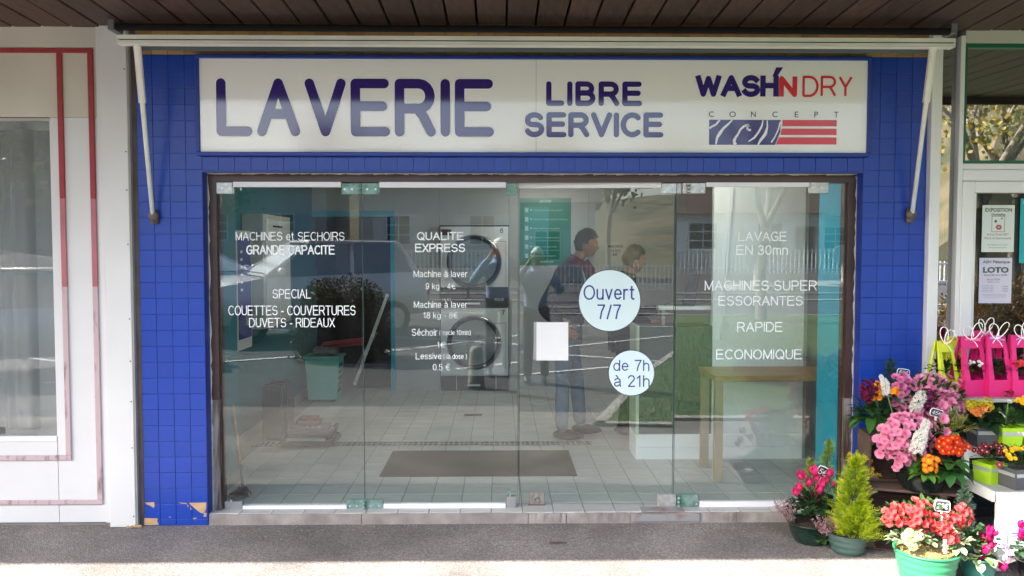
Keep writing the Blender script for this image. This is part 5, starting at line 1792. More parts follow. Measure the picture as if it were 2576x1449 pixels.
YEL = [petal_flower('flower', 7, .016, (.90, .62, .02), (.85, .45, .01), 2, .25, .3, False, (.6, .35, .02), .2)]
WHT = [petal_flower('flower', 6, .017, (.84, .84, .76), (.70, .75, .55), 3, .25, .6)]
WHTS = [petal_flower('flower', 5, .012, (.84, .84, .80), (.75, .78, .6), 1, .2, .3)]
PINKS = [petal_flower('flower', 5, .013, (.80, .35, .50), (.70, .15, .3), 1, .2, .3)]
LILAC = [petal_flower('flower', 5, .012, (.72, .52, .74), (.6, .3, .6), 1, .2, .3)]

def cyclamen(c, c2):
    bm, cl = newp()
    for k in range(5):
        a = 2 * math.pi * k / 5 + uni(-.2, .2)
        rows = []
        for i in range(5):
            t = i / 4
            z = .052 * t
            rad = .007 + .014 * math.sin(t * 2.3)
            w_ = .0135 * math.sin(math.pi * min(1, t * .85 + .14)) + .001
            tw = .5 * t
            ca, sa = math.cos(a + tw), math.sin(a + tw)
            rows.append([bm.verts.new((rad * ca - w_ * u * sa, rad * sa + w_ * u * ca, z + .003 * abs(u))) for u in (-1, 0, 1)])
        for p, q in zip(rows, rows[1:]):
            for j in range(2):
                f = bm.faces.new((p[j], p[j + 1], q[j + 1], q[j]))
                for lp in f.loops:
                    t = min(1, lp.vert.co.z / .045)
                    lp[cl] = (*[c2[x] * (1 - t) + c[x] * t for x in range(3)], 1)
    return mesh_of(bm, 'flower', PETAL)
CYC = [cyclamen((.78, .05, .20), (.55, .01, .14)) for _ in range(4)]
CYC2 = [cyclamen((.58, .008, .14), (.40, .004, .12)) for _ in range(3)]

def hyacinth(h=.12, r=.034, c=(.86, .86, .80)):
    bm, cl = newp()
    n = 62
    for k in range(n):
        t = k / n
        z = t * h
        a = k * 2.4
        rr = r * (.95 if t < .75 else .95 * (1 - (t - .75) / .25 * .65))
        ctr = Vector((rr * .62 * math.cos(a), rr * .62 * math.sin(a), z))
        out = Vector((math.cos(a), math.sin(a), uni(-.2, .4))).normalized()
        u = out.cross(UP).normalized(); v = u.cross(out)
        for j in range(6):
            b = 2 * math.pi * j / 6 + uni(-.2, .2)
            tip = ctr + out * uni(.006, .014) + (u * math.cos(b) + v * math.sin(b)) * .0155
            s_ = (u * -math.sin(b) + v * math.cos(b)) * .0032
            md = ctr + out * .009 + (u * math.cos(b) + v * math.sin(b)) * .008
            f1 = bm.faces.new([bm.verts.new(x) for x in (ctr, md + s_, tip, md - s_)])
            paint(f1, cl, jit(c, .07))
    tube(bm, [(0, 0, -.03), (0, 0, h * .9)], .004, 5, layer=cl, col=(.12, .25, .04))
    return mesh_of(bm, 'hyacinth_spike', PETAL)
HY = [hyacinth(), hyacinth(.10, .030), hyacinth(.115, .038)]

def narcissus():
    bm, cl = newp()
    for k in range(6):
        a = 2 * math.pi * k / 6
        d = Vector((math.cos(a), math.sin(a), .1)); s_ = Vector((-math.sin(a), math.cos(a), 0))
        f = bm.faces.new([bm.verts.new(x) for x in (Vector((0, 0, 0)), d * .010 + s_ * .005, d * .021, d * .010 - s_ * .005)])
        paint(f, cl, (.90, .68, .03))
    tube(bm, [(0, 0, 0), (0, 0, .010), (0, 0, .016)], [.005, .006, .0085], 8, layer=cl, col=(.88, .45, .01), caps=False)
    return mesh_of(bm, 'flower', PETAL)
NAR = [narcissus()]

def cluster(name, n, rad, fr, c, c2, hump=.5):
    """a head of many tiny florets"""
    bm, cl = newp()
    for k in range(n):
        d = rdir(.0)
        p = Vector((d.x * rad, d.y * rad, d.z * rad * hump))
        u = d.cross(Vector((.3, .2, 1))).normalized(); v = u.cross(d)
        col = jit(c if rnd() < .75 else c2, .15)
        for j in range(4):
            b = math.pi / 2 * j + k
            tip = p + (u * math.cos(b) + v * math.sin(b)) * fr + d * fr * .2
            s_ = (u * -math.sin(b) + v * math.cos(b)) * fr * .42
            md = p + (u * math.cos(b) + v * math.sin(b)) * fr * .55 + d * fr * .1
            paint(bm.faces.new([bm.verts.new(x) for x in (p, md + s_, tip, md - s_)]), cl, col)
    return mesh_of(bm, name, PETAL)
KAL_Y = cluster('flower_head', 60, .030, .0065, (.80, .62, .02), (.45, .50, .03))
KAL_O = cluster('flower_head', 60, .030, .0065, (.85, .30, .05), (.80, .45, .25))
KAL_W = cluster('flower_head', 70, .030, .0075, (.82, .84, .55), (.55, .65, .2))
KAL_R = cluster('flower_head', 40, .022, .0055, (.25, .01, .02), (.3, .05, .05))
LIL_H = cluster('flower_head', 40, .026, .009, (.78, .62, .78), (.5, .2, .5))

def orient(o, loc, nrm, spin=None, s=1.0):
    q = Vector(nrm).normalized().to_track_quat('Z', 'Y')
    o.rotation_mode = 'QUATERNION'
    o.rotation_quaternion = q @ Euler((0, 0, uni(0, 6.28) if spin is None else spin)).to_quaternion()
    o.location = loc
    o.scale = (s, s, s)
def bloom(me, t, loc, nrm, s=1.0, spin=None, name=None):
    o = bpy.data.objects.new(name or me.name.split('.')[0], me); COL.objects.link(o)
    o.parent = t
    orient(o, Vector(loc) - t.location, nrm, spin, s)
    return o

GREENS = dict(dark=(.018, .060, .014), mid=(.045, .13, .022), fresh=(.10, .26, .03), lime=(.28, .42, .03), blue=(.05, .12, .08),
              varieg=(.45, .48, .18), yellowg=(.35, .45, .02))
def foliage(t, c, rx, ry, rz, n, ln, wd, col, edge=None, zmin=-.2, bend=.5, name='foliage', wave=.06, inner=.3, mats_=None):
    bm, cl = newp()
    for k in range(n):
        d = rdir(zmin)
        q = uni(inner, 1)
        p = Vector(c) + Vector((d.x * rx * q, d.y * ry * q, d.z * rz * q))
        out = (d + Vector((uni(-.5, .5), uni(-.5, .5), uni(-.1, .6)))).normalized()
        leaf_(bm, cl, p, out, ln * uni(.7, 1.2), wd * uni(.7, 1.2), jit(col if rnd() < .8 else tuple(x * 1.6 for x in col), .25), bend, edge if edge and rnd() < .8 else None, wave=wave)
    # a few stems carry them
    for k in range(10):
        d = rdir(0)
        tube(bm, [Vector(c) + Vector((0, 0, -rz * .6)), Vector(c) + Vector((d.x * rx * .6, d.y * ry * .6, d.z * rz * .7))], [.003, .0015], 4, layer=cl, col=(.10, .12, .03), caps=False)
    return tagset(link(name, mesh_of(bm, name), None, t), kind='stuff')
def rosette(t, c, n, ln, wd, col, up=.6, bend=.9, name='leaf_rosette', spread=.02, n_seg=6, fx=None, fy=None):
    bm, cl = newp()
    for k in range(n):
        a = 2 * math.pi * k / n + uni(-.3, .3)
        d = Vector((math.cos(a), math.sin(a), up * uni(.6, 1.6)))
        leaf_(bm, cl, Vector(c) + Vector((math.cos(a), math.sin(a), 0)) * spread, d, ln * uni(.75, 1.15), wd * uni(.8, 1.2), jit(col, .25), bend, None, .35, n_seg, wave=.05)
    return tagset(link(name, mesh_of(bm, name), None, t), kind='stuff')
def straps(t, c, n, ln, wd, col, bend=1.2, lean=.5, name='strap_leaves'):
    bm, cl = newp()
    for k in range(n):
        a = uni(0, 6.28)
        leaf_(bm, cl, Vector(c) + Vector((uni(-.02, .02), uni(-.02, .02), 0)), Vector((math.cos(a) * lean, math.sin(a) * lean, 1)), ln * uni(.7, 1.2), wd, jit(col, .25), bend * uni(.3, 1.3), None, .5, 7)
    return tagset(link(name, mesh_of(bm, name), None, t), kind='stuff')
def stems(t, pairs, col=(.12, .25, .05), r=.0025, name='stems'):
    bm, cl = newp()
    for a, b in pairs:
        a, b = Vector(a), Vector(b)
        tube(bm, [a, a.lerp(b, .5) + Vector((uni(-.01, .01), uni(-.01, .01), .01)), b], r, 5, layer=cl, col=col, caps=False)
    return tagset(link(name, mesh_of(bm, name), None, t), kind='stuff')
def conifer(name, label, c, h, w, c_in, c_tip, n, parent=None, feather=True, tip=1.0, lean=(0, 0), sz=.05, part='foliage'):
    """upright conifer of small feathery sprays on a stem"""
    t = parent or thing(name, label, 'conifer', (c[0], c[1], c[2]))
    bm, cl = newp()
    for k in range(n):
        u = rnd() ** .85
        z = u * h
        # profile: widest a third of the way up, drawn to a point
        r_ = w * (math.sin(math.pi * min(1, .25 + .75 * u) ** 1.0) ** .8 if u > .05 else .6)
        a = uni(0, 6.28)
        q = uni(.25, 1.0)
        ax = Vector((c[0] + lean[0] * u, c[1] + lean[1] * u, c[2] + z))
        out = Vector((math.cos(a), math.sin(a), 0))
        p = ax + out * r_ * q * .75
        d = (out * uni(.5, 1.0) + UP * uni(.4, 1.3) + Vector((uni(-.3, .3), uni(-.3, .3), 0))).normalized()
        L = sz * (uni(.5, 1.2) if rnd() < .8 else uni(1.2, 1.9)) * (1 - .3 * u)
        s_ = d.cross(Vector((uni(-1, 1), uni(-1, 1), uni(-1, 1)))).normalized()
        nseg = 7
        for i in range(nseg):
            t0 = i / nseg
            b0 = p + d * L * t0 - UP * .25 * L * t0 * t0
            m_ = min(1, q * .7 + .5 * t0) ** 2
            col = [c_in[x] * (1 - m_) + c_tip[x] * m_ for x in range(3)]
            col = jit(col, .12)
            ll = L * .34 * (1 - t0 * .75)
            for sg_ in (-1, 1):
                e_ = b0 + (d * .75 + s_ * sg_).normalized() * ll
                f = bm.faces.new([bm.verts.new(x) for x in (b0, b0.lerp(e_, .5) + d * .0017, e_, b0.lerp(e_, .5) - d * .0017)])
                paint(f, cl, col)
        e_ = p + d * L - UP * .25 * L
        f = bm.faces.new([bm.verts.new(x) for x in (p, p + s_ * .0012 + d * L * .5 - UP * .06 * L, e_, p - s_ * .0012 + d * L * .5 - UP * .06 * L)])
        paint(f, cl, jit(c_tip, .1))
    tube(bm, [Vector(c), Vector((c[0] + lean[0], c[1] + lean[1], c[2] + h * .92))], [.007, .001], 5, layer=cl, col=(.10, .06, .03))
    tagset(link(part, mesh_of(bm, part, None, False), None, t), kind='stuff')
    return t
def heather(t, c, n, ln, spread, col, lean=(0, 0), name='heather'):
    bm, cl = newp()
    for k in range(n):
        a = uni(0, 6.28)
        d = Vector((math.cos(a) * spread + lean[0], math.sin(a) * spread + lean[1], uni(.6, 1.1))).normalized()
        p0 = Vector(c) + Vector((uni(-.02, .02), uni(-.02, .02), 0))
        L = ln * uni(.6, 1.1)
        p1 = p0 + d * L
        tube(bm, [p0, p1], [.0014, .0008], 3, layer=cl, col=(.09, .11, .05), caps=False)
        m_ = int(L / .0035)
        for i in range(m_):
            tt = .25 + .75 * i / m_
            q = p0.lerp(p1, tt)
            o_ = rdir() * .007
            isf = rnd() < .65
            cc_ = jit(col, .25) if isf else jit((.10, .14, .06), .3)
            s_ = rdir() * (.0035 if isf else .002)
            paint(bm.faces.new([bm.verts.new(x) for x in (q, q + o_ + s_, q + o_ * 1.5, q + o_ - s_)]), cl, cc_)
    return tagset(link(name, mesh_of(bm, name, PETAL, False), None, t), kind='stuff')

POTD = mat('dark_green_pot', (.012, .030, .024), rough=.25, var=.1)
POTG = mat('green_ribbed_pot', (.03, .22, .10), rough=.35)
POTT = mat('grey_green_pot', (.05, .10, .09), rough=.4)
SOIL = mat('potting_soil', (.03, .018, .012), rough=1, bump=1, bscale=90)
MOSS = mat('dry_moss', (.30, .26, .10), rough=1, color2=(.16, .10, .04), vscale=40, bump=1, bscale=120)
def bowl(t, c, r0, r1, h, m, ribs=0, rim=True, seg=40, name='bowl'):
    prof = [(r0 * .96, 0), (r0, .004)]
    n = max(ribs, 1)
    for k in range(n):
        for q, o_ in ((0.1, 0), (.35, .0035), (.65, .0035), (.9, 0)) if ribs else ((.5, .004),):
            tt = (k + q) / n
            prof.append((r0 + (r1 - r0) * tt ** .8 + o_, h * tt * .93 + .004))
    prof += [(r1, h * .95), (r1 + .008, h * .955), (r1 + .009, h), (r1 - .004, h), (r1 - .008, h - .012), (0.002, h - .014)]
    bm = bmesh.new(); lathe(bm, prof, c, seg)
    o = link(name, bm, m, t, True)
    bm = bmesh.new(); lathe(bm, [(r1 - .009, h - .013), (r1 * .6, h - .004), (.002, h + .002)], c, 24)
    link('soil', bm, SOIL, t, True)
    return o

def price_tag(px, py, y, text, label, wpx=56, hpx=34, tilt=0.0, lean=.1, sz=1.0):
    p = at(px, py, y)
    k = (y + 5.15) / F_PX
    w_, h_ = wpx * k / 2 * .8, hpx * k / 2 * .8
    t = thing('price_tag', label, 'price tag', (p.x, p.y, p.z - h_ - .06), 'chalked price tags among the flowers')
    def shield(w__, h__, y_):
        pts = []
        for a, b in ((-1, -.55), (-.8, -.95), (0, -.9), (.8, -.95), (1, -.55), (.97, .5), (.8, .92), (0, 1.0), (-.8, .92), (-.97, .5)):
            pts.append(Vector((a * w__, y_, b * h__)))
        return pts
    Mx = Matrix.Translation(p) @ Matrix.Rotation(tilt, 4, 'Y') @ Matrix.Rotation(-lean, 4, 'X')
    def slab(name, w__, h__, ya_, yb_, m):
        bm = bmesh.new()
        A = [bm.verts.new(v) for v in shield(w__, h__, ya_)]; B = [bm.verts.new(v) for v in shield(w__, h__, yb_)]
        bm.faces.new(A); bm.faces.new(B[::-1])
        for i in range(len(A)): bm.faces.new((A[i], B[i], B[(i + 1) % len(A)], A[(i + 1) % len(A)]))
        bmesh.ops.recalc_face_normals(bm, faces=bm.faces[:])
        bm.transform(Mx)
        return link(name, bm, m, t)
    slab('frame', w_, h_, -.002, .001, WHITEV)
    slab('slate', w_ * .91, h_ * .86, -.0032, -.0021, mat('chalk_slate', (.035, .037, .045), rough=.7))
    lt_ = sans(text, -.66 * w_, .66 * w_, -.46 * h_, .46 * h_, -.0034, WHITEV, None, wt=.05, gap=.16)
    for v in lt_.data.vertices: v.co = Mx @ (v.co + Vector((v.co.z * .2, 0, 0)))
    lt_.parent = t; lt_.matrix_parent_inverse = Matrix.Translation(t.location).inverted()
    bm = bmesh.new()
    b0 = Mx @ Vector((0, 0, -h_ * .9)); 
    obox(bm, (b0 + Vector((0, .0, -.04))), (Vector((1, 0, 0)), Vector((0, 1, 0)), UP), (.006, .0015, .045))
    link('stake', bm, WHITEV, t)
    return t

# ---------------- crates
CRATE = mat('weathered_crate_wood', (.12, .075, .055), rough=.8, color2=(.055, .032, .025), vscale=6, stretch=(1.5, 9, 9), bump=.5, bscale=12, rand=.18, vdetail=8)
CRATEL = mat('lighter_crate_wood', (.22, .15, .09), rough=.8, color2=(.12, .08, .05), vscale=8, bump=.4, bscale=20, rand=.15)
def crate(label, o, rot, W, D, H, nback=3):
    """crate lying on its side, open towards the front (local -y); origin at front left bottom"""
    t = thing('wooden_crate', label, 'crate', o, 'old wooden crates under the flowers')
    def plank(x0, x1, y0, y1, z0, z1, m=CRATE, name='plank'):
        bm = bmesh.new(); box(bm, x0, x1, y0, y1, z0, z1); bmesh.ops.bevel(bm, geom=bm.edges[:], offset=.0015, segments=1, affect='EDGES')
        ob = link(name, bm, m, t); ob.matrix_parent_inverse = Matrix.Identity(4)
    n = max(2, round(D / .12))
    dw = D / n
    for k in range(n):
        plank(0, W, k * dw, (k + 1) * dw - .004, H - .014, H)
        plank(0, W, k * dw, (k + 1) * dw - .004, 0, .014)
        plank(0, .014, k * dw + .002, (k + 1) * dw - .006, .0145, H - .0145)
        plank(W - .014, W, k * dw + .002, (k + 1) * dw - .006, .0145, H - .0145)
    for k in range(nback):
        z0 = .016 + k * (H - .032) / nback
        plank(.015, W - .015, D - .014, D - .001, z0, z0 + (H - .032) / nback - .005)
    for sx_ in (0, 1):       # corner blocks
        for sz_ in (0, 1):
            bm = bmesh.new()
            cx = .0145 if not sx_ else W - .0145; s_ = 1 if not sx_ else -1
            cz__ = .0145 if not sz_ else H - .0145; q = 1 if not sz_ else -1
            P = [(cx, cz__), (cx + s_ * .05, cz__), (cx, cz__ + q * .05)]
            A = [bm.verts.new((a, .006, b)) for a, b in P]; B = [bm.verts.new((a, D - .02, b)) for a, b in P]
            bm.faces.new(A); bm.faces.new(B[::-1])
            for i in range(3): bm.faces.new((A[i], B[i], B[(i + 1) % 3], A[(i + 1) % 3]))
            bmesh.ops.recalc_face_normals(bm, faces=bm.faces[:])
            ob = link('corner_block', bm, CRATEL, t); ob.matrix_parent_inverse = Matrix.Identity(4)
    t.rotation_euler = (0, 0, rot)
    return t
crate('large weathered crate lying on its side, carrying the black bowl', (2.126, -.485, .001), R(-18), .54, .40, .365)
crate('smaller crate standing on the large crate behind the white hyacinths', (2.20, -.36, .367), R(-6), .46, .22, .275, 2)

# ---------------- upper arrangement on the small crate
def arrange(label, name, cat='flower arrangement', loc=(0, 0, 0)):
    return thing(name, label, cat, loc)
tz = .643
tu = arrange('big bowl of pink azalea, purple and orange primulas on the upper crate', 'planted_bowl', loc=(2.44, -.25, tz))
bowl(tu, (2.44, -.25, tz), .10, .13, .10, POTD)
yu = -.30
foliage(tu, (2.50, yu, tz + .19), .26, .13, .13, 220, .06, .035, GREENS['dark'], bend=.4)
foliage(tu, (2.24, yu - .02, tz + .10), .12, .10, .12, 110, .085, .036, (.035, .10, .022), bend=.7)
rosette(tu, (2.22, yu - .05, tz + .10), 16, .17, .05, (.05, .15, .025), .3, 1.4)
def cover(t, meshes, px0, px1, pyt, pyb, y0_, n, tiltf=.5, s=1.0, exclude=None, shape='ellipse', ys_=.10, avoid=(), gap_=12.5):
    """scatter blossoms over a mound whose outline spans the given extent, standing at depth y0_"""
    placed = []
    cx, cy = (px0 + px1) / 2, (pyt + pyb) / 2
    rx, ry = (px1 - px0) / 2, (pyb - pyt) / 2
    tries = 0
    while len(placed) < n and tries < 9000:
        tries += 1
        u, v = uni(-1, 1), uni(-1, 1)
        if u * u + v * v > uni(.72, 1.25): continue
        px, py = cx + u * rx, cy + v * ry
        if any(((px - a) ** 2 + (py - b) ** 2) < r_ * r_ for a, b, r_ in avoid): continue
        if any((px - a) ** 2 + (py - b) ** 2 < (gap_ * s) ** 2 for a, b in placed): continue
        dome = math.sqrt(max(0, 1 - u * u - v * v))
        p = at(px, py, y0_ - ys_ * dome + uni(-.035, .015))
        n_ = Vector((u * .8 + uni(-.35, .35), -.9 * dome - .35 + uni(-.25, .25), -v * .7 + .45 + uni(-.25, .25)))
        bloom(random.choice(meshes), t, p, n_, s * uni(.85, 1.1))
        placed.append((px, py))
    return placed
av = [(2312, 1005, 24), (2232, 960, 22), (2345, 1010, 12)]
cover(tu, AZ_P, 2250, 2432, 942, 1055, yu, 62, avoid=av, s=.92)
foliage(tu, (2.50, yu - .06, tz + .20), .24, .13, .13, 120, .05, .026, (.03, .09, .02), bend=.3, inner=.85, zmin=.0)
cover(tu, AZ_P, 2330, 2430, 985, 1068, yu - .05, 26, avoid=av)
cover(tu, AZ_P2, 2235, 2300, 945, 985, yu, 9, avoid=av)
cover(tu, PR_DARK, 2165, 2215, 955, 1012, yu - .06, 26, s=.85, gap_=9)
cover(tu, PR_OR, 2190, 2222, 962, 1004, yu - .12, 9, s=.95, ys_=.02, gap_=9)
cover(tu, PR_OR, 2244, 2262, 976, 992, yu - .14, 3, s=.9, ys_=.02, gap_=9)
cover(tu, PR_PUR, 2318, 2352, 980, 1030, yu - .12, 12, s=.95, ys_=.05, gap_=9)
for (px, py, k, s_, ln_) in ((2230, 990, 1, .85, (-.25, -.2)), (2300, 1030, 2, 1.0, (.30, -.3)), (2222, 962, 1, .45, (-.4, 0))):
    b = at(px, py, yu - .16)
    bloom(HY[k], tu, b, (ln_[0], ln_[1], 1), s_, name='hyacinth_spike')
cb = at(2262, 1085, yu - .08)
straps(tu, cb, 16, .17, .022, (.07, .19, .03), 1.1, .7)
stems(tu, [(cb, at(2232, 992, yu - .16)), (cb, at(2303, 1030, yu - .16)), (at(2215, 1060, yu), at(2200, 1000, yu - .12)), (at(2220, 1060, yu), at(2208, 990, yu - .12))], r=.004, col=(.25, .36, .14))
conifer('dark_conifer', 'dark green pointed little conifer against the blue pillar behind the flowers', (2.455, -.10, .655), .40, .075, (.015, .05, .015), (.04, .12, .03), 420, sz=.035, lean=(-.01, 0))
for o in COL.objects:
    if o.name == 'dark_conifer':
        bowl(o, (2.455, -.10, .644), .045, .06, .06, POTD, name='pot')

# ---------------- black bowl on the crate
tb = arrange('black bowl with pink azalea, white hyacinth, orange primulas and variegated leaves', 'planted_bowl', loc=(2.45, -.50, .368))
cb = Vector((2.435, -.52, .367))
bowl(tb, cb, .105, .150, .125, mat('black_glossy_bowl', (.008, .014, .013), rough=.12), name='bowl')
yl_ = -.56
foliage(tb, (2.42, -.50, .595), .19, .10, .10, 230, .045, .028, GREENS['dark'], bend=.5)
avb = [(2310, 1100, 22), (2385, 1140, 25)]
cover(tb, AZ_P, 2215, 2352, 1042, 1150, yl_, 50, avoid=avb, ys_=.08, s=.92)
foliage(tb, (2.36, -.58, .61), .17, .09, .10, 110, .045, .024, (.03, .09, .02), bend=.4, inner=.8)
cover(tb, AZ_P, 2203, 2250, 1085, 1150, yl_ + .02, 9, avoid=avb, ys_=.04)
cover(tb, AZ_P, 2240, 2300, 1125, 1180, yl_ - .02, 8, s=.85, avoid=avb, ys_=.04)
bloom(AZ_P[0], tb, at(2259, 1168, yl_ - .05), (-.3, -1, .1), .9)
bloom(AZ_P[1], tb, at(2372, 1053, yl_ - .05), (.2, -1, .3), 1.1); bloom(AZ_P[2], tb, at(2380, 1086, yl_ - .05), (.2, -1, .1), .9)
bloom(HY[2], tb, at(2304, 1135, yl_ - .13), (.15, -.25, 1), 1.10, name='hyacinth_spike')
bloom(HY[0], tb, at(2322, 1095, yl_ - .11), (.15, -.1, 1), .75, name='hyacinth_spike')
cover(tb, PR_RED, 2355, 2440, 1100, 1142, yl_ - .10, 22, s=1.05, ys_=.03, gap_=9)
cover(tb, PR_YR, 2325, 2365, 1146, 1186, yl_ - .16, 12, s=1.0, ys_=.03, gap_=9)
straps(tb, at(2300, 1190, yl_ - .06), 11, .15, .034, (.09, .24, .035), 1.3, .6)
rosette(tb, at(2330, 1195, yl_ - .12), 11, .085, .040, (.10, .24, .03), .5, 1.2)
rosette(tb, at(2388, 1185, yl_ - .10), 15, .13, .060, (.035, .12, .025), .35, 1.5)
rosette(tb, at(2395, 1165, yl_ - .14), 8, .10, .055, (.045, .15, .03), .5, 1.3)
foliage(tb, at(2395, 1085, yl_ - .02), .11, .06, .05, 70, .07, .024, (.10, .14, .03), edge=(.55, .52, .14), bend=.4, name='variegated_foliage')
foliage(tb, at(2400, 1058, yl_ + .0), .07, .05, .06, 60, .035, .012, (.12, .17, .05), bend=.2, name='fine_foliage')

# ---------------- left cluster: cyclamen bowl and golden conifer
tc_ = arrange('dark bowl of pink cyclamen, heather and ivy on the pavement by the glass front', 'planted_bowl', loc=(1.87, -.34, .001))
bowl(tc_, (1.87, -.34, .001), .10, .135, .12, POTD)
foliage(tc_, (1.87, -.36, .21), .14, .10, .085, 210, .042, .040, (.022, .065, .022), edge=(.04, .10, .04), bend=.9)
ypc = -.44
ends = []
for px, py, s_ in ((2018, 1205, 1.15), (2046, 1196, 1.2), (2034, 1222, 1.0), (2060, 1240, 1.15), (2012, 1234, 1.0), (2072, 1218, 1.0), (2088, 1200, 1.0), (2003, 1247, 1.0), (2066, 1226, .9), (2053, 1210, .9), (2095, 1222, .6)):
    p = at(px, py, ypc + uni(-.02, .02))
    bloom(random.choice(CYC), tc_, p, (uni(-.4, .4), uni(-.5, -.1), 1), s_ * .95)
    ends.append((Vector((1.88 + uni(-.04, .04), -.36, .2)), p))
stems(tc_, ends, (.20, .05, .06), .0022)
heather(tc_, (1.745, -.36, .11), 46, .17, .30, (.50, .30, .36), (-.35, -.15))
heather(tc_, at(2075, 1345, -.47), 60, .13, .55, (.62, .32, .42), (-.1, -.4))
rosette(tc_, at(2098, 1325, -.50), 8, .06, .03, (.32, .42, .14), .9, .6, name='pale_leaves')
rosette(tc_, at(2108, 1300, -.50), 8, .06, .03, (.34, .45, .16), .9, .6, name='pale_leaves')
foliage(tc_, at(2080, 1355, -.46), .10, .05, .03, 40, .035, .028, (.05, .11, .03), bend=.7, name='trailing_ivy')
straps(tc_, (1.93, -.38, .20), 7, .2, .006, (.10, .24, .04), .9, 1.0, name='grass_blades')

tg = thing('golden_conifer', 'bright yellow green conifer in a grey green pot on the pavement', 'conifer', (2.012, -.52, .001))
bowl(tg, (2.012, -.52, .001), .085, .112, .115, POTT, ribs=3, name='pot')
conifer('', '', (2.012, -.52, .09), .45, .100, (.09, .20, .008), (.56, .66, .02), 800, parent=tg, lean=(.045, 0), sz=.075)
conifer('', '', (2.04, -.56, .08), .20, .130, (.11, .25, .01), (.64, .74, .03), 400, parent=tg, lean=(.02, -.02), sz=.08, part='skirt_foliage')
# thin conifer and miniature narcissi behind
tn = thing('potted_narcissus', 'pot of small yellow narcissi and a thin yellowish conifer behind the golden conifer', 'potted plant', (2.02, -.24, .001))
bowl(tn, (2.02, -.24, .001), .08, .11, .13, POTD, name='pot')
conifer('', '', (1.955, -.25, .12), .46, .045, (.10, .18, .01), (.36, .48, .04), 330, parent=tn, lean=(.05, 0), sz=.05)
conifer('', '', (1.90, -.25, .12), .34, .04, (.10, .18, .01), (.36, .48, .04), 200, parent=tn, lean=(-.01, 0), sz=.05, part='side_foliage')
straps(tn, (2.08, -.27, .12), 30, .36, .006, (.10, .22, .04), .5, .35, name='narcissus_leaves')
ends = []
for px, py in ((2135, 1142), (2138, 1158), (2150, 1152), (2158, 1147), (2175, 1155), (2188, 1158), (2192, 1180), (2186, 1160), (2210, 1195), (2213, 1214), (2126, 1204), (2165, 1160), (2190, 1225), (2155, 1200)):
    p = at(px, py, -.30 + uni(-.06, .03))
    bloom(NAR[0], tn, p, (uni(-.6, .6), -1, uni(-.5, .1)), 1.1)
    ends.append((Vector((2.09 + uni(-.03, .03), -.27, .14)), p))
stems(tn, ends, (.14, .26, .06), .0018)

# ---------------- green ribbed bowl with red azalea, front
tr_ = arrange('green ribbed bowl with red azalea and cream kalanchoe in the sunshine', 'planted_bowl', loc=(2.205, -1.02, .001))
cgb = Vector((2.205, -1.02, .001))
bowl(tr_, cgb, .110, .152, .200, POTG, ribs=5)
bm = bmesh.new(); lathe(bm, [(.143, .195), (.125, .212), (.06, .222), (.002, .224)], cgb, 30); link('moss', bm, MOSS, tr_, True)
bm, cl = newp()
for k in range(900):
    a = uni(0, 6.28); q = .142 * math.sqrt(rnd())
    p = cgb + Vector((q * math.cos(a), q * math.sin(a), .205 + .02 * (1 - q / .15)))
    d = rdir(0) * uni(.008, .02); s_ = rdir() * .0025
    paint(bm.faces.new([bm.verts.new(x) for x in (p - s_, p + s_, p + d)]), cl, jit((.38, .33, .12), .4))
tagset(link('moss_fibres', mesh_of(bm, 'moss', None, False), None, tr_), kind='stuff')
yr = -1.02
foliage(tr_, (2.18, -1.0, .335), .22, .12, .11, 330, .032, .018, (.035, .085, .02), edge=(.08, .16, .04), bend=.3)
foliage(tr_, (2.11, -1.08, .27), .12, .07, .03, 60, .045, .034, (.09, .17, .07), edge=(.50, .52, .35), bend=.8, name='ivy', zmin=-.4)
foliage(tr_, (2.32, -1.06, .24), .07, .06, .04, 30, .05, .036, (.12, .20, .08), edge=(.6, .6, .42), bend=1.0, name='ivy', zmin=-.5)
cover(tr_, AZ_R, 2222, 2300, 1266, 1322, yr, 17, ys_=.05, s=.70, gap_=17)
cover(tr_, AZ_R, 2280, 2345, 1258, 1335, yr - .02, 17, ys_=.07, s=.70, gap_=17)
cover(tr_, AZ_R, 2345, 2410, 1290, 1345, yr - .02, 16, ys_=.07, s=.70, gap_=17)
cover(tr_, AZ_R, 2400, 2445, 1270, 1320, yr, 9, ys_=.05, s=.70, gap_=16)
cover(tr_, AZ_R, 2380, 2400, 1340, 1365, yr - .04, 3, ys_=.05)
for px, py in ((2288, 1340), (2300, 1352), (2285, 1362), (2312, 1348), (2296, 1374), (2280, 1350)):
    bloom(KAL_W, tr_, at(px, py, yr - .13), (uni(-.4, .2), -1, .6), .75)
stems(tr_, [(cgb + Vector((0, 0, .21)), at(px, py, yr)) for px, py in ((2260, 1320), (2330, 1300), (2390, 1330), (2430, 1320), (2350, 1340))], (.12, .07, .04), .003)
bx('plant_label', WHITEV, tr_, 2.225, 2.242, -1.14, -1.139, .22, .29)

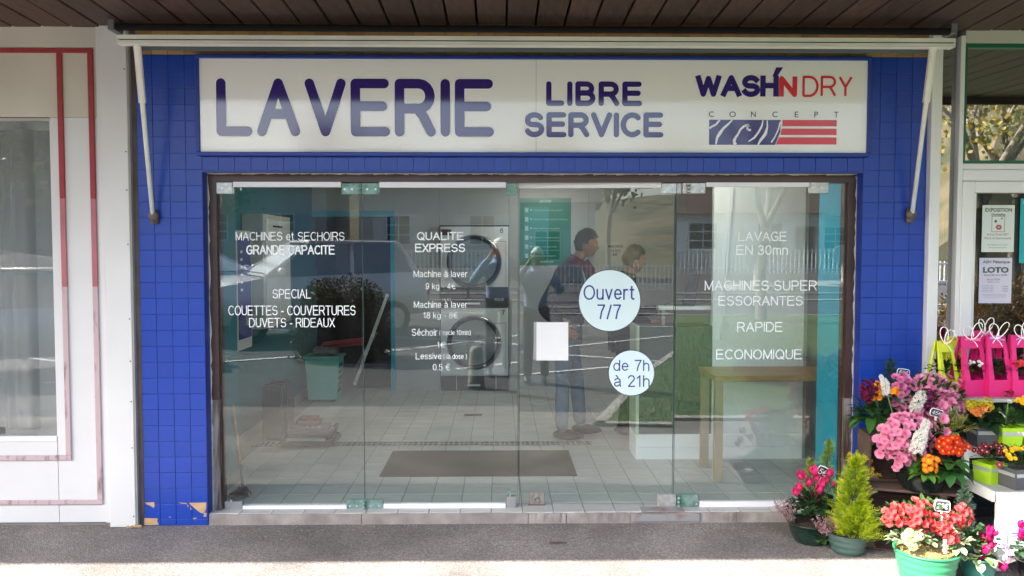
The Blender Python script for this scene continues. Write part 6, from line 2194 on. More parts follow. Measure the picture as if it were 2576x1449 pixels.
# ---------------- small cyclamen bowl at the right corner
ts = arrange('small teal pot of magenta cyclamen with variegated ivy at the corner', 'planted_pot', loc=(2.50, -.97, .001))
csb = Vector((2.505, -.97, .001))
bowl(ts, csb, .065, .085, .145, mat('teal_pot', (.03, .16, .13), rough=.35), name='pot')
foliage(ts, csb + Vector((0, 0, .21)), .11, .07, .07, 90, .04, .034, (.04, .09, .03), edge=(.06, .13, .05), bend=.8)
foliage(ts, csb + Vector((-.02, -.06, .15)), .12, .05, .04, 26, .05, .042, (.10, .20, .05), edge=(.62, .65, .45), bend=1.0, name='variegated_ivy', zmin=-.5)
ends = []
for px, py, s_ in ((2487, 1338, 1), (2500, 1345, .9), (2492, 1358, 1), (2478, 1362, .8), (2470, 1352, .9), (2494, 1375, .9), (2476, 1388, 1.1), (2472, 1420, 1.2), (2515, 1425, .9), (2522, 1432, 1.1), (2485, 1345, .8)):
    p = at(px, py + 4, -1.03 + uni(-.03, .03))
    bloom(random.choice(CYC2), ts, p, (uni(-.4, .4), -.3, 1), s_ * .8); ends.append((csb + Vector((0, 0, .14)), p))
stems(ts, ends, (.25, .06, .06), .002)
for px, py in ((2528, 1375), (2538, 1390), (2532, 1405), (2520, 1368)):
    bloom(LIL_H, ts, at(px, py, -1.05), (.3, -1, .5), .8)
ti = thing('silver_conifer', 'small silvery blue green conifer between crate and white rack', 'conifer', (2.56, -.74, .001))
bowl(ti, (2.56, -.74, .001), .05, .07, .09, POTD, name='pot')
conifer('', '', (2.56, -.74, .08), .365, .06, (.04, .09, .05), (.22, .36, .25), 420, parent=ti, lean=(0, 0), sz=.04)
tq = arrange('red cyclamen pot cut by the right edge of the picture', 'potted_cyclamen', loc=(2.82, -.92, .001))
bowl(tq, (2.82, -.92, .001), .05, .07, .10, mat('black_plastic_pot', (.01, .01, .012), rough=.35), name='pot')
foliage(tq, (2.80, -.92, .16), .08, .06, .05, 60, .04, .034, (.03, .07, .03), bend=.8)
for k in range(7):
    bloom(random.choice(CYC2), tq, Vector((2.74 + uni(-.04, .06), -.96 + uni(-.03, .03), uni(.22, .30))), (uni(-.4, .4), -.3, 1), .8)

# ---------------- white rack
RACK = mat('white_rack_paint', (.74, .74, .72), rough=.4)
RACKG = mat('grey_rack_shelf', (.36, .37, .36), rough=.45)
rk = thing('plant_rack', 'white stepped plant rack with a navy striped front panel', 'plant rack', (3.1, -.5, 0))
x0r, x1r = 2.665, 3.75
def slab_(name, m, *a, **k): return bx(name, m, rk, *a, **k)
# low deck
dz0 = .42
slab_('shelf', RACKG, x0r + .03, x1r, -.80, -.30, dz0 - .006, dz0)
slab_('shelf_edge', RACK, x0r + .03, x1r, -.822, -.801, dz0 - .045, dz0 + .012, bev=.002)
slab_('shelf_edge', RACK, x0r + .008, x0r + .029, -.80, -.30, dz0 - .045, dz0 + .012, bev=.002)
slab_('post', RACK, x0r + .03, x0r + .085, -.823, -.79, .0, dz0 - .046, bev=.003)
slab_('panel', RACK, x0r + .086, x1r, -.815, -.81, .12, dz0 - .046)
for z_ in (.205, .190):
    slab_('stripe', NAVY_M, x0r + .11, x1r, -.817, -.8155, z_, z_ + .006)
slab_('foot_rail', RACK, x0r + .086, x1r, -.82, -.79, .085, .115, bev=.002)
# uprights and the middle shelf
for y_ in (-.29, ):
    slab_('upright', RACK, x0r, x0r + .035, y_ - .03, y_, .0, .895, bev=.002)
dz1 = .59
slab_('shelf', RACKG, x0r + .036, x1r, -.52, -.18, dz1 - .006, dz1)
slab_('shelf_edge', RACK, x0r, x1r, -.542, -.521, dz1 - .04, dz1 + .010, bev=.002)
slab_('upright', RACK, x0r, x0r + .032, -.541, -.512, dz0 + .013, dz1 - .041, bev=.002)
slab_('side_rail', RACK, x0r, x0r + .02, -.51, -.321, dz0 - .02, dz0 + .01, bev=.002)
dz2 = .865
slab_('shelf', RACKG, x0r - .30, x1r, -.40, -.05, dz2 - .02, dz2)
slab_('upright', RACK, x0r, x0r + .03, -.10, -.06, 0, dz2 - .021)
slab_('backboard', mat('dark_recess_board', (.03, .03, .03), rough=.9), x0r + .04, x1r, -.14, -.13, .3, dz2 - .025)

LIMEP = mat('lime_card_pot', (.38, .62, .02), rough=.5)
GREYP = mat('anthracite_card_pot', (.085, .088, .095), rough=.55)
RIB = mat('silver_ribbon', (.42, .46, .46), rough=.3, metal=.3)
def card_pot(label, cx, cy, z, w_, h_, m, rot=0.0):
    t = thing('card_pot', label, 'potted plant', (cx, cy, z), 'square card pots on the white rack')
    bm = bmesh.new()
    a, b, c = w_ * .43, w_ * .5, w_ * .46
    def rg(q, zz): return [bm.verts.new(Matrix.Rotation(rot, 3, 'Z') @ Vector(p) + Vector((cx, cy, z))) for p in ((-q, -q, zz), (q, -q, zz), (q, q, zz), (-q, q, zz))]
    r = [rg(a, 0), rg(b, h_), rg(b - .004, h_), rg(b - .008, h_ * .8)]
    for p, q in zip(r, r[1:]):
        for k in range(4): bm.faces.new((p[k], p[(k + 1) % 4], q[(k + 1) % 4], q[k]))
    bm.faces.new(r[0][::-1]); f = bm.faces.new(r[3])
    link('pot', bm, m, t)
    bm = bmesh.new()
    def q_(zz): return (a + (b - a) * zz / h_) + .0012
    z0, z1 = h_ * .62, h_ * .80
    for p, q, nn in (((-1, -1), (1, -1), 0), ((-1, 1), (-1, -1), 1), ((1, -1), (1, 1), 1)):
        v = [Matrix.Rotation(rot, 3, 'Z') @ Vector((e[0] * q_(zz) * (.9 if nn == 0 else 1), e[1] * q_(zz) * (1 if nn == 0 else .9), zz)) + Vector((cx, cy, z)) for e, zz in ((p, z0), (q, z0), (q, z1), (p, z1))]
        bm.faces.new([bm.verts.new(x) for x in v])
    bmesh.ops.recalc_face_normals(bm, faces=bm.faces[:])
    link('ribbon', bm, RIB, t)
    return t
def wx(px, y, py=1150): return at(px, py, y).x
def scatter(t, ms, c, rx, ry, rz, n, s=1.0, front=.6):
    for k in range(n):
        d = rdir(-.1)
        if d.y > .3: d.y = -d.y
        bloom(random.choice(ms), t, Vector(c) + Vector((d.x * rx, d.y * ry, d.z * rz)), (d.x * .6, d.y - front, d.z + .4), s * uni(.85, 1.1))
# lower tier
t = card_pot('lime green square pot of dark red chrysanthemums, left on the low deck', wx(2497, -.60, 1200), -.57, dz0, .125, .115, LIMEP, R(20))
foliage(t, (t.location.x, -.57, dz0 + .15), .09, .06, .055, 190, .022, .014, (.025, .065, .02), bend=.2)
scatter(t, CHRY, (t.location.x - .005, -.60, dz0 + .185), .10, .05, .045, 26, 1.0)
bloom(CHRY_P[0], t, (t.location.x - .02, -.69, dz0 + .13), (0, -1, .2), 1.1)
t = card_pot('anthracite pot of yellow chrysanthemums at the front corner of the deck', wx(2566, -.70, 1215), -.67, dz0, .15, .115, GREYP, R(10))
foliage(t, (t.location.x, -.67, dz0 + .15), .10, .07, .07, 230, .024, .015, (.03, .075, .02), bend=.2)
scatter(t, YEL, (t.location.x - .01, -.70, dz0 + .18), .09, .05, .05, 16, .85)
scatter(t, WHTS, (t.location.x + .08, -.62, dz0 + .27), .06, .05, .03, 10, .7)
# middle tier
t = card_pot('anthracite pot of yellow and orange kalanchoe on the middle shelf', wx(2474, -.42, 1090), -.40, dz1, .125, .12, GREYP, 0)
rosette(t, (t.location.x, -.40, dz1 + .13), 20, .13, .075, (.020, .055, .020), .45, 1.1)
rosette(t, (t.location.x, -.40, dz1 + .17), 10, .09, .05, (.025, .07, .02), .9, .8)
for k in range(8): bloom(KAL_Y, t, (t.location.x - .03 + uni(-.07, .09), -.42 + uni(-.03, .03), dz1 + .25 + uni(-.02, .02)), (uni(-.4, .4), -.7, 1), .95)
for k in range(6): bloom(KAL_O, t, (t.location.x - .06 + uni(-.05, .05), -.47 + uni(-.03, .03), dz1 + .215 + uni(-.015, .02)), (uni(-.4, .4), -.8, 1), .9)
stems(t, [((t.location.x, -.4, dz1 + .12), (t.location.x - .03 + uni(-.06, .07), -.42, dz1 + .23)) for _ in range(8)], (.05, .12, .03), .003)
t = card_pot('lime green square pot of white ranunculus on the middle shelf', wx(2529, -.42, 1090), -.43, dz1, .128, .12, LIMEP, 0)
foliage(t, (t.location.x, -.43, dz1 + .16), .085, .06, .06, 230, .035, .010, (.05, .14, .03), bend=.3)
bloom(WHT[0], t, (t.location.x - .02, -.47, dz1 + .265), (.1, -.5, 1), 1.15)
scatter(t, WHTS, (t.location.x - .07, -.48, dz1 + .18), .02, .02, .03, 3, .7)
stems(t, [((t.location.x - .02, -.45, dz1 + .1), (t.location.x - .02, -.47, dz1 + .262))], (.22, .34, .10), .0032)
t = card_pot('lime green pot with yellow flowers cut by the right edge of the picture', wx(2592, -.42, 1090), -.43, dz1, .128, .12, LIMEP, 0)
foliage(t, (t.location.x, -.43, dz1 + .17), .09, .06, .07, 190, .040, .020, (.03, .09, .02), bend=.3)
scatter(t, YEL, (t.location.x - .06, -.46, dz1 + .27), .04, .03, .025, 9, 1.2)
bloom(KAL_R, t, (t.location.x - .12, -.38, dz1 + .30), (0, -.8, 1), 1.0); bloom(KAL_R, t, (t.location.x - .10, -.38, dz1 + .31), (0, -.8, 1), .9)

# ---------------- paper bags with handles on the top shelf
PINKB = mat('fuchsia_paper', (.66, .015, .17), rough=.55, var=.04)
LIMEB = mat('lime_paper', (.60, .68, .02), rough=.55, var=.04)
CORD = mat('white_cord', (.85, .85, .83), rough=.6)
VIO = mat('violet_ribbon', (.45, .25, .65), rough=.4)
PNKR = mat('pink_ribbon', (.75, .15, .35), rough=.4)
ORNR = mat('orange_ribbon', (.80, .25, .03), rough=.4)
def bag(label, cx, y, m, w_=.165, dp=.13, h_=.36, ribbon=VIO, rot=0.0, flowers=WHTS, nfl=8, cord=True, z=dz2 + .001):
    t = thing('gift_bag', label, 'paper gift bag', (cx, y, z), 'paper plant bags on the top shelf')
    Rm = Matrix.Translation((cx, y, z)) @ Matrix.Rotation(rot, 4, 'Z')
    wt, wb = w_ * .40, w_ * .5          # narrower at the top
    db, dt = dp * .5, .012
    def P(u, sgn, q):        # point on front/back face; q height 0..1, u -1..1
        wq = wb + (wt - wb) * max(0, (q - .28) / .72)
        dq = db if q < .28 else db + (dt - db) * (q - .28) / .72
        return Vector((u * wq, sgn * dq, q * h_))
    for sgn, nm in ((-1, 'front_panel'), (1, 'back_panel')):
        bm = bmesh.new()
        def face(*c): bm.faces.new([bm.verts.new(Rm @ P(u, sgn, q)) for u, q in c])
        face((-1, 0), (1, 0), (1, .28), (-1, .28))
        face((-1, .28), (-.55, .28), (-.62, .80), (-1, .80))
        face((.55, .28), (1, .28), (1, .80), (.62, .80))
        face((-1, .80), (1, .80), (1, 1), (-1, 1))
        bmesh.ops.remove_doubles(bm, verts=bm.verts[:], dist=.0004)
        ext = bmesh.ops.solidify(bm, geom=bm.faces[:], thickness=.0012)
        link(nm, bm, m, t)
    for sgn in (-1, 1):
        bm = bmesh.new()
        bm.faces.new([bm.verts.new(Rm @ v) for v in (P(sgn, -1, 0), P(sgn, 1, 0), P(sgn, 1, .28), P(sgn, -1, .28))])
        # narrow gusset strips beside the opening
        bm.faces.new([bm.verts.new(Rm @ v) for v in (P(sgn, -1, .28), P(sgn, -1, .28).lerp(P(sgn, 1, .28), .22), P(sgn, -1, 1).lerp(P(sgn, 1, 1), .4), P(sgn, -1, 1))])
        bm.faces.new([bm.verts.new(Rm @ v) for v in (P(sgn, 1, .28), P(sgn, -1, .28).lerp(P(sgn, 1, .28), .78), P(sgn, -1, 1).lerp(P(sgn, 1, 1), .6), P(sgn, 1, 1))])
        link('side_panel', bm, m, t)
    bm = bmesh.new(); bm.faces.new([bm.verts.new(Rm @ v) for v in (P(-1, -1, .004), P(1, -1, .004), P(1, 1, .004), P(-1, 1, .004))]); link('bottom_panel', bm, m, t)
    c0 = Rm @ Vector((0, 0, .12))
    foliage(t, c0 + Vector((0, -.01, .035)), .085, .062, .05, 90, .035, .022, (.018, .045, .018), bend=.5)
    for k in range(nfl):
        bloom(random.choice(flowers), t, c0 + Vector((uni(-.05, .05), -.05 + uni(-.015, .01), .07 + uni(-.01, .02))), (uni(-.4, .4), -1, .6), .85)
    top = Rm @ Vector((0, -.014, h_ * .955))
    bm = bmesh.new()
    for s_ in ((-1, 1) if cord else (1,)):
        hgt = uni(.085, .13) if cord else .035; wd_ = uni(.016, .028); th = s_ * uni(.15, .65)
        lp = []
        for k in range(0, 17):
            a = math.pi * 2 * k / 16
            u_, v_ = wd_ * math.sin(a) * (1 - .3 * math.cos(a)), hgt * (1 - math.cos(a)) / 2
            lp.append(top + Vector((u_ * math.cos(th) + v_ * math.sin(th), -.006 - .012 * math.sin(a / 2), v_ * math.cos(th) - u_ * math.sin(th))))
        tube(bm, lp, .0030, 6)
        tube(bm, [top, top + Vector((s_ * .02, -.008, -.02)), top + Vector((s_ * .035, -.008, -.045))], .0024, 5)
    link('cord', bm, CORD, t, True)
    bm = bmesh.new()
    for k in range(5):
        a = uni(-.5, 3.6)
        e_ = top + Vector((math.cos(a) * .05, -.014, math.sin(a) * .02))
        dd = (e_ - top).normalized(); sd = Vector((-dd.z, 0, dd.x)) * .0045
        bm.faces.new([bm.verts.new(x) for x in (top - sd + Vector((0, -.006, 0)), top + sd + Vector((0, -.006, 0)), e_ + sd, e_ - sd)])
    bmesh.ops.recalc_face_normals(bm, faces=bm.faces[:])
    link('bow', bm, ribbon, t)
    return t
PF = WHTS
bag('fuchsia bag with small white flowers, leftmost of the pink bags', wx(2438, -.26, 900), -.26, PINKB, .175, .13, .355, PNKR, R(14), WHTS, 11)
bag('second fuchsia bag from the left, with a pink and violet bow', wx(2500, -.27, 900), -.27, PINKB, .150, .13, .360, VIO, R(6), AZ_R, 0)
bag('fuchsia bag with red flowers at the right edge of the picture', wx(2566, -.28, 900), -.28, PINKB, .165, .13, .365, VIO, 0, AZ_R, 3)
bag('lime yellow bag with an orange bow beside the pink bags', wx(2371, -.27, 900), -.27, LIMEB, .145, .12, .33, ORNR, R(24), WHTS, 0, z=dz2 + .001)
bag('lime bag half hidden behind the leftmost pink bag', wx(2405, -.13, 900), -.12, LIMEB, .13, .09, .34, ORNR, R(8), WHTS, 0, cord=False)
bag('fuchsia bag half hidden in the second row of bags', wx(2470, -.12, 900), -.12, PINKB, .14, .09, .375, PNKR, 0, WHTS, 0)

# ---------------- tags
price_tag(2272, 938, -.33, '55€', 'chalk tag priced 55, highest, in the pink azaleas', 42, 27, R(7))
price_tag(2356, 1039, -.50, '45€', 'chalk tag priced 45 between the upper and lower azaleas', 44, 27, R(16))
price_tag(2124, 1232, -.42, '45€', 'chalk tag half hidden by the golden conifer', 46, 33, R(-5))
price_tag(2069, 1188, -.35, '5€', 'small chalk tag behind the pink cyclamen', 38, 40, R(25))
price_tag(2370, 1273, -1.05, '28€', 'chalk tag priced 28 above the red azaleas', 53, 38, R(6))

# ================================================================ ACROSS THE STREET (seen in the glass)
def tree(label, base, h, trunk_r, crown, ncl, col, seed, leaf_n=40, bare=False, spread=.5, group=None, leafs=.06):
    rg = random.Random(seed)
    t = thing('street_tree', label, 'tree', base, group)
    bm = bmesh.new()
    ends = []
    def limb(p, d, L, r, depth):
        q = p + d * L
        mid = p.lerp(q, .5) + Vector((rg.uniform(-.05, .05), rg.uniform(-.05, .05), 0)) * L
        tube(bm, [p, mid, q], [r, r * .85, r * .68], 7 if depth < 2 else 5)
        if depth >= (4 if bare else 3):
            ends.append(q); return
        for k in range(3 if depth else 4):
            a = rg.uniform(0, 6.28)
            nd = (d + Vector((math.cos(a), math.sin(a), rg.uniform(.0, .5))) * spread).normalized()
            limb(q, nd, L * rg.uniform(.55, .8), r * .6, depth + 1)
            if depth >= 1: ends.append(q)
    limb(Vector(base), Vector((0.02, 0, 1)), h * .38, trunk_r, 0)
    link('trunk', bm, mat('pale_bark', (.24, .21, .17), rough=.95, color2=(.12, .11, .09), vscale=7, bump=.5, bscale=20), t, True)
    if leaf_n:
        bm, cl = newp()
        for e_ in ends:
            for k in range(leaf_n):
                p = e_ + Vector((rg.gauss(0, 1), rg.gauss(0, 1), rg.gauss(0, .8))) * crown
                d = rdir(); s_ = d.cross(rdir()).normalized() * leafs * .5
                c = jit(col[rg.randrange(len(col))], .3)
                paint(bm.faces.new([bm.verts.new(x) for x in (p, p + d * leafs * .5 + s_, p + d * leafs, p + d * leafs * .5 - s_)]), cl, c)
        tagset(link('crown', mesh_of(bm, 'crown', None, False), None, t), kind='stuff')
    return t
AUT = [(.32, .24, .05), (.20, .17, .05), (.14, .16, .04), (.36, .28, .08)]
tree('bare young tree on the lawn, reflected in the rightmost glass leaf', (5.7, -12.3, .04), 5.2, .13, .2, 0, AUT, 3, leaf_n=0, bare=True)
tree('autumn tree with sparse yellow leaves, reflected in the upper right window', (8.6, -9.5, .04), 6.5, .15, .38, 0, AUT, 5, leaf_n=34, spread=.6, leafs=.10)
tree('yellowing tree behind the right hedge, reflected in the narrow window', (12.5, -14.5, .0), 8, .18, .45, 0, AUT, 9, leaf_n=30, spread=.6, leafs=.12)
for i, (x, y, h, sd) in enumerate(((-16, -40, 5.5, 11), (-9, -52, 10, 12), (3, -54, 11, 13), (12, -48, 9, 14), (-23, -30, 9, 15), (-13, -14.5, 7, 16))):
    tree(['tall dark tree left of the pale house across the road', 'tree on the slope behind the pale house', 'tree on the slope between the two houses', 'tree behind the brown roofed house',
          'leftmost far tree beyond the road', 'dense tree beside the parked silver estate car'][i], (x, y, terr(x, y)), h, .2, .8, 0, [(.06, .09, .025), (.10, .11, .04), (.16, .13, .05)], sd, leaf_n=26, spread=.6, leafs=.30)

def house(label, cx, cy, w_, d_, h_, roofh, wall_c, roof_c, shutter_c, wins, door=None, ridge='x'):
    z = terr(cx, cy) - .1
    t = thing('house', label, 'house', (cx, cy, z))
    wm = mat('house_wall_%d' % int(cx * 10), wall_c, rough=.9, var=.05)
    bx('wall', wm, t, cx - w_ / 2, cx + w_ / 2, cy - d_, cy, z, z + h_)
    rm = mat('house_roof_%d' % int(cx * 10), roof_c, rough=.8, var=.2, vscale=3)
    bm = bmesh.new()
    o_ = .4
    A = [(cx - w_ / 2 - o_, cy + o_, z + h_ - .05), (cx + w_ / 2 + o_, cy + o_, z + h_ - .05), (cx + w_ / 2 + o_, cy - d_ - o_, z + h_ - .05), (cx - w_ / 2 - o_, cy - d_ - o_, z + h_ - .05)]
    Rg = [(cx - w_ / 2 - o_ * .3, cy - d_ / 2, z + h_ + roofh), (cx + w_ / 2 + o_ * .3, cy - d_ / 2, z + h_ + roofh)]
    a = [bm.verts.new(p) for p in A]; r = [bm.verts.new(p) for p in Rg]
    bm.faces.new((a[0], a[1], r[1], r[0])); bm.faces.new((a[2], a[3], r[0], r[1])); bm.faces.new((a[1], a[2], r[1])); bm.faces.new((a[3], a[0], r[0])); bm.faces.new(a[::-1])
    rf = link('roof', bm, rm, t)
    bx('chimney', mat('brick_chimney', (.25, .12, .08), rough=.9), rf, cx + w_ * .25, cx + w_ * .25 + .6, cy - d_ / 2 - .3, cy - d_ / 2 + .3, z + h_ + roofh * .6, z + h_ + roofh + .7)
    for (wx_, wz, ww, wh) in wins:
        fr_ = bx('window', WHITER, t, cx + wx_ - ww / 2, cx + wx_ + ww / 2, cy + .001, cy + .05, z + wz, z + wz + wh)
        nn = 2
        for q in range(nn):
            for k in range(3):
                a0 = cx + wx_ - ww / 2 + .06 + q * (ww - .06) / nn; a1 = a0 + (ww - .06) / nn - .06
                b0 = z + wz + .06 + k * (wh - .06) / 3; b1 = b0 + (wh - .06) / 3 - .05
                bx('pane', mat('far_window_glass', (.03, .035, .04), rough=.1), fr_, a0, a1, cy + .0505, cy + .056, b0, b1)
        for s_ in (-1, 1):
            xa_ = cx + wx_ + s_ * (ww / 2 + .03); xb_ = xa_ + s_ * ww * .5
            bx('shutter', mat('shutter_%d' % int(cx * 10), shutter_c, rough=.6), t, min(xa_, xb_), max(xa_, xb_), cy + .001, cy + .045, z + wz - .02, z + wz + wh + .02)
    if door:
        bx('door', mat('dark_house_door', (.08, .06, .05), rough=.5), t, cx + door - .5, cx + door + .5, cy + .001, cy + .05, z + .1, z + 2.2)
    return t
house('pale house with white shutters beyond the road, reflected in the second glass leaf', -2.9, -38, 9, 7, 4.3, 2.6, (.42, .41, .37), (.12, .10, .09), (.55, .56, .55),
      [(2.0, 1.2, 1.4, 1.6), (-2.4, 1.2, 1.3, 1.6)], door=-.3)
house('grey house with blue shutters beyond the road, reflected in the leftmost glass leaf', -13.5, -40, 8, 7, 4.4, 2.6, (.34, .35, .36), (.10, .10, .11), (.18, .26, .36),
      [(1.5, 1.4, 1.5, 1.5), (-2, 1.4, 1.2, 1.5)])
house('brown roofed house with a white gable, reflected in the rightmost glass leaf', 12.5, -36, 8, 7, 2.9, 3.4, (.58, .55, .48), (.15, .085, .06), (.75, .74, .7),
      [(-2.2, 1.0, 1.5, 1.4), (1.2, 1.0, 1.3, 1.4)], door=3)
house('small tiled house further left of the brown roofed house', 21, -42, 7, 6, 2.8, 3.6, (.55, .48, .40), (.17, .09, .06), (.7, .7, .66), [(-1.5, .9, 1.5, 1.3)])

# white railing along the far side of the road
t = thing('railing', 'white vertical bar railing beyond the road, reflected in the glass', 'railing', (0, -31, terr(0, -31)))
RL = mat('white_railing', (.78, .78, .76), rough=.5)
zb = terr(0, -31) + .03
me = bpy.data.meshes.new('bar'); b_ = bmesh.new(); box(b_, -.025, .025, -.02, .02, 0, 1.05); b_.to_mesh(me); b_.free(); me.materials.append(RL)
k = 0
for i in range(190):
    x = -7.5 + i * .19
    o = put('bar', me, None, t, (x, -31, zb)); o.matrix_parent_inverse = Matrix.Translation(t.location).inverted()
for z_ in (.15, .95):
    bx('rail', RL, t, -7.6, 28.6, -31.05, -30.96, zb + z_, zb + z_ + .045)
t = thing('guard_rail', 'low double rail fence along the near side of the road', 'guard rail', (-8, -18.5, terr(0, -18.5)))
for z_ in (.22, .5):
    bx('rail', mat('grey_guard_rail', (.45, .44, .42), rough=.6), t, -16, 1.5, -18.53, -18.47, terr(0, -18.5) + z_, terr(0, -18.5) + z_ + .09)
for i in range(9):
    bx('post', mat('grey_guard_rail', (.45, .44, .42)), t, -16 + i * 2.15, -15.92 + i * 2.15, -18.62, -18.535, terr(0, -18.5) - .02, terr(0, -18.5) + .62)

# hedges and shrubs
def shrub(name, label, c, rx, ry, h, col, n, lf=.05, group=None, cat='bush'):
    t = thing(name, label, cat, c, group)
    bm, cl = newp()
    for k in range(n):
        d = rdir(0)
        q = uni(.72, 1.03) * (1 + .07 * math.sin(d.x * 9) * math.cos(d.y * 7))
        k8 = .75
        p = Vector(c) + Vector((math.copysign(abs(d.x) ** k8, d.x) * rx * q, math.copysign(abs(d.y) ** k8, d.y) * ry * q, abs(d.z) ** k8 * h * q))
        dd = (d + rdir() * .8).normalized(); s_ = dd.cross(rdir()).normalized() * lf * .3
        cc_ = jit(col[int(rnd() * len(col))], .3)
        paint(bm.faces.new([bm.verts.new(x) for x in (p, p + dd * lf * .5 + s_, p + dd * lf, p + dd * lf * .5 - s_)]), cl, cc_)
    tagset(link('foliage', mesh_of(bm, 'foliage', None, False), None, t), kind='stuff')
    bm = bmesh.new()
    bmesh.ops.create_icosphere(bm, subdivisions=3, radius=1)
    for v in bm.verts:
        v.co = Vector(c) + Vector((v.co.x * rx * .86, v.co.y * ry * .86, max(v.co.z, 0) * h * .86))
    link('inner_twigs', bm, mat('dark_twigs', (.025, .022, .014), rough=1, bump=1, bscale=30), t, True)
    return t
shrub('clipped_bush', 'rounded dark bush in front of the parked cars, reflected in the glass', (-2.35, -7.0, 0), .72, .6, 1.20, [(.05, .055, .025), (.10, .075, .04), (.035, .05, .02)], 9000, .05)
shrub('reddish_hedge', 'reddish brown hedge at the right end of the lawn, reflected in the narrow window', (6.6, -4.6, 0), 1.5, .9, 1.45, [(.22, .12, .04), (.30, .18, .05), (.10, .11, .03), (.18, .08, .03)], 12000, .05)
shrub('low_shrub', 'low heap of dark ground shrubs on the lawn, reflected behind the table', (3.75, -4.9, .05), .75, .45, .26, [(.06, .055, .045), (.10, .09, .075), (.03, .04, .02)], 5000, .03)
# bollard
t = thing('bollard', 'stubby concrete bollard before the parking lines, reflected low in the glass', 'bollard', (-.28, -4.50, 0))
bm = bmesh.new(); lathe(bm, [(.105, 0), (.10, .1), (.085, .38), (.078, .47), (.06, .50), (.002, .51)], (-.28, -4.50, 0), 24)
link('body', bm, mat('rough_concrete', (.36, .34, .30), rough=.95, var=.2, vscale=20, bump=.6, bscale=60), t, True)
# round traffic signs on islands
for i, (x, y) in enumerate(((8.6, -22), (12.2, -23.5))):
    z = terr(x, y) + .02
    t = thing('traffic_sign', ['round backed low traffic sign, nearer of the two on the islands', 'round backed low traffic sign, farther of the two on the islands'][i], 'traffic sign', (x, y, z))
    bm = bmesh.new(); tube(bm, [(x, y, z + .1), (x, y, z + .8)], .05, 10); link('pole', bm, RL, t, True)
    bm = bmesh.new(); tube(bm, [(x, y - .03, z + 1.05), (x, y + .0, z + 1.05)], .38, 28); link('disc', bm, mat('grey_sign_back', (.45, .46, .46), rough=.4, metal=.4), t)
    bm = bmesh.new(); lathe(bm, [(1.1, 0), (1.0, .12), (.01, .14)], (x, y, z - .02), 20); link('island', bm, KERBM, t)
t = thing('stop_sign_post', 'tall road sign seen edge on from behind, reflected left of the seam', 'traffic sign', (3.6, -17.2, terr(0, -17)))
bm = bmesh.new(); tube(bm, [(3.6, -17.2, 0), (3.6, -17.2, 2.9)], .035, 8); link('pole', bm, RL, t, True)
bm = bmesh.new(); tube(bm, [(3.6, -17.24, 2.75), (3.6, -17.2, 2.75)], .38, 8); link('sign_back', bm, mat('grey_sign_back', (.2, .2, .2)), t)
t = thing('lamp_post', 'slim white lamp post by the car park', 'lamp post', (-7.4, -16, .02))
bm = bmesh.new(); tube(bm, [(-7.4, -16, 0), (-7.4, -16, 6.5), (-7.0, -15.8, 7.0)], [.07, .05, .04], 8); link('pole', bm, RL, t, True)
bx('lantern', RL, t, -7.1, -6.6, -15.9, -15.6, 6.95, 7.06)

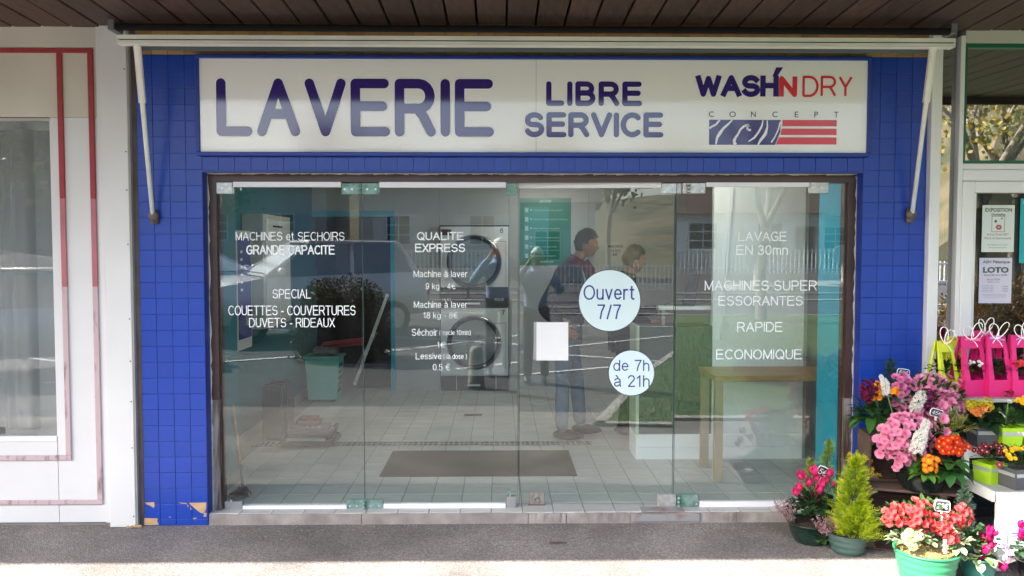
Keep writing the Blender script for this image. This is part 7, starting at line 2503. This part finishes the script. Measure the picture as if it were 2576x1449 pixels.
# cars
def car(label, loc, yaw, paint_c, L=4.2, W=1.78, H=1.60, group=None):
    t = thing('parked_car', label, 'car', (0, 0, 0), group)
    body_m = mat('car_paint_%d' % int(paint_c[0] * 1000), paint_c, rough=.3, metal=.0, spec=.6, coat=.6)
    # outline of the side, front at +x
    lower = [(2.08, .30), (2.10, .55), (2.02, .78), (1.75, .90), (1.15, 1.00), (.95, 1.02), (-1.70, 1.06), (-2.02, 1.02), (-2.08, .75), (-2.06, .35)]
    k = L / 4.2
    bm = bmesh.new()
    secs = []
    for yy, ins in ((-.5, .0), (-.47, -.03), (0, -.05), (.47, -.03), (.5, .0)):
        f_ = 1 - abs(yy) * .06
        secs.append([bm.verts.new((x * k * (1 - (abs(yy) > .49) * .015), yy * W, z * (H / 1.6))) for x, z in lower])
    for a, b in zip(secs, secs[1:]):
        for i in range(len(lower)): bm.faces.new((a[i], a[(i + 1) % len(lower)], b[(i + 1) % len(lower)], b[i]))
    bm.faces.new(secs[0][::-1]); bm.faces.new(secs[-1])
    bmesh.ops.recalc_face_normals(bm, faces=bm.faces[:])
    bmesh.ops.bevel(bm, geom=[e_ for e_ in bm.edges if e_.calc_face_angle(0) > .5], offset=.05, segments=2, affect='EDGES')
    link('body', bm, body_m, t, True)
    # greenhouse: pillars and roof in paint, glass between
    bz, tz_ = 1.03 * H / 1.6, H
    base = [(1.02 * k, .44), (-1.85 * k, .44)]; top = [(.18 * k, .35), (-1.50 * k, .35)]
    bm = bmesh.new()
    A = [Vector((base[0][0], -base[0][1] * W, bz)), Vector((base[1][0], -base[1][1] * W, bz)), Vector((base[1][0], base[1][1] * W, bz)), Vector((base[0][0], base[0][1] * W, bz))]
    T = [Vector((top[0][0], -top[0][1] * W, tz_)), Vector((top[1][0], -top[1][1] * W, tz_)), Vector((top[1][0], top[1][1] * W, tz_)), Vector((top[0][0], top[0][1] * W, tz_))]
    a = [bm.verts.new(v) for v in A]; b = [bm.verts.new(v + Vector((0, 0, -.06))) for v in T]
    for i in range(4): bm.faces.new((a[i], a[(i + 1) % 4], b[(i + 1) % 4], b[i]))
    bm.faces.new(b)
    bmesh.ops.recalc_face_normals(bm, faces=bm.faces[:])
    link('cabin_glass', bm, mat('car_window', (.17, .20, .23), rough=.04, spec=1.0, coat=1.0), t)
    bm = bmesh.new()
    ux, uz = top[0][0] - base[0][0], tz_ - .05 - bz
    nx_, nz_ = uz, -ux; ln_ = math.hypot(nx_, nz_); nx_, nz_ = nx_ / ln_ * .012, nz_ / ln_ * .012
    q0, q1 = .08, .92
    bm.faces.new([bm.verts.new(p) for p in ((base[0][0] + ux * q0 + nx_, -.40 * W, bz + uz * q0 + nz_), (base[0][0] + ux * q0 + nx_, .40 * W, bz + uz * q0 + nz_),
                  (base[0][0] + ux * q1 + nx_, .33 * W, bz + uz * q1 + nz_), (base[0][0] + ux * q1 + nx_, -.33 * W, bz + uz * q1 + nz_))])
    link('windscreen', bm, mat('sky_toned_windscreen', (.34, .38, .42), rough=.08, spec=1.0, coat=1.0), t)  # paler than the cabin glass: reflected sky put into its colour
    bm = bmesh.new()
    obox(bm, ((top[0][0] + top[1][0]) / 2, 0, tz_ - .035), (Vector((1, 0, 0)), Vector((0, 1, 0)), UP), ((top[0][0] - top[1][0]) / 2 + .04, .36 * W, .035))
    bmesh.ops.bevel(bm, geom=bm.edges[:], offset=.03, segments=2, affect='EDGES')
    link('roof', bm, body_m, t, True)
    for s_ in (-1, 1):
        for (x0_, z0_, x1_, z1_, r_) in ((base[0][0], bz, top[0][0], tz_ - .05, .035), (base[1][0], bz, top[1][0], tz_ - .05, .06), (-.55 * k, bz, -.60 * k, tz_ - .05, .04)):
            bm = bmesh.new(); tube(bm, [(x0_, s_ * .44 * W, z0_), (x1_, s_ * .352 * W, z1_)], r_, 6); link('pillar', bm, body_m, t, True)
        bm = bmesh.new(); bmesh.ops.create_icosphere(bm, subdivisions=2, radius=1)
        for v in bm.verts: v.co = Vector((.78 * k + v.co.x * .07, s_ * (.55 * W) + v.co.y * .10, bz + .10 + v.co.z * .07))
        link('mirror', bm, body_m, t, True)
        for x_ in (1.32 * k, -1.32 * k):
            bm = bmesh.new(); tube(bm, [(x_, s_ * .40 * W, .32), (x_, s_ * .505 * W, .32)], .32, 24)
            wh = link('wheel', bm, mat('tyre', (.02, .02, .02), rough=.8), t, True)
            bm = bmesh.new(); tube(bm, [(x_, s_ * .506 * W, .32), (x_, s_ * .512 * W, .32)], .20, 18); link('rim', bm, mat('alloy', (.5, .5, .52), rough=.3, metal=.8), wh)
        bx('headlight', mat('headlight', (.7, .72, .74), rough=.1), t, 1.90 * k, 2.085 * k, s_ * .28 * W, s_ * .46 * W, .66, .80, bev=.02)
        bx('tail_light', mat('tail_light', (.5, .02, .02), rough=.2), t, -2.085 * k, -1.95 * k, s_ * .34 * W, s_ * .49 * W, .72, .95, bev=.02)
    bx('grille', BPL, t, 2.03 * k, 2.11 * k, -.25 * W, .25 * W, .42, .60)
    t.location = loc; t.rotation_euler = (0, 0, yaw)
    return t
car('silver white high roofed car facing the shop, reflected in the leftmost glass leaf', (-3.55, -10.0, 0), R(150), (.74, .76, .80), H=1.76)
car('silver estate car turned away behind the white car, reflected at the left frame', (-7.3, -14.2, 0.01), R(20), (.62, .64, .66), L=4.4, H=1.5)
car('pale hatchback in front of the curtained window, reflected in its glass', (-6.9, -6.4, 0.0), R(150), (.66, .67, .68), H=1.5)
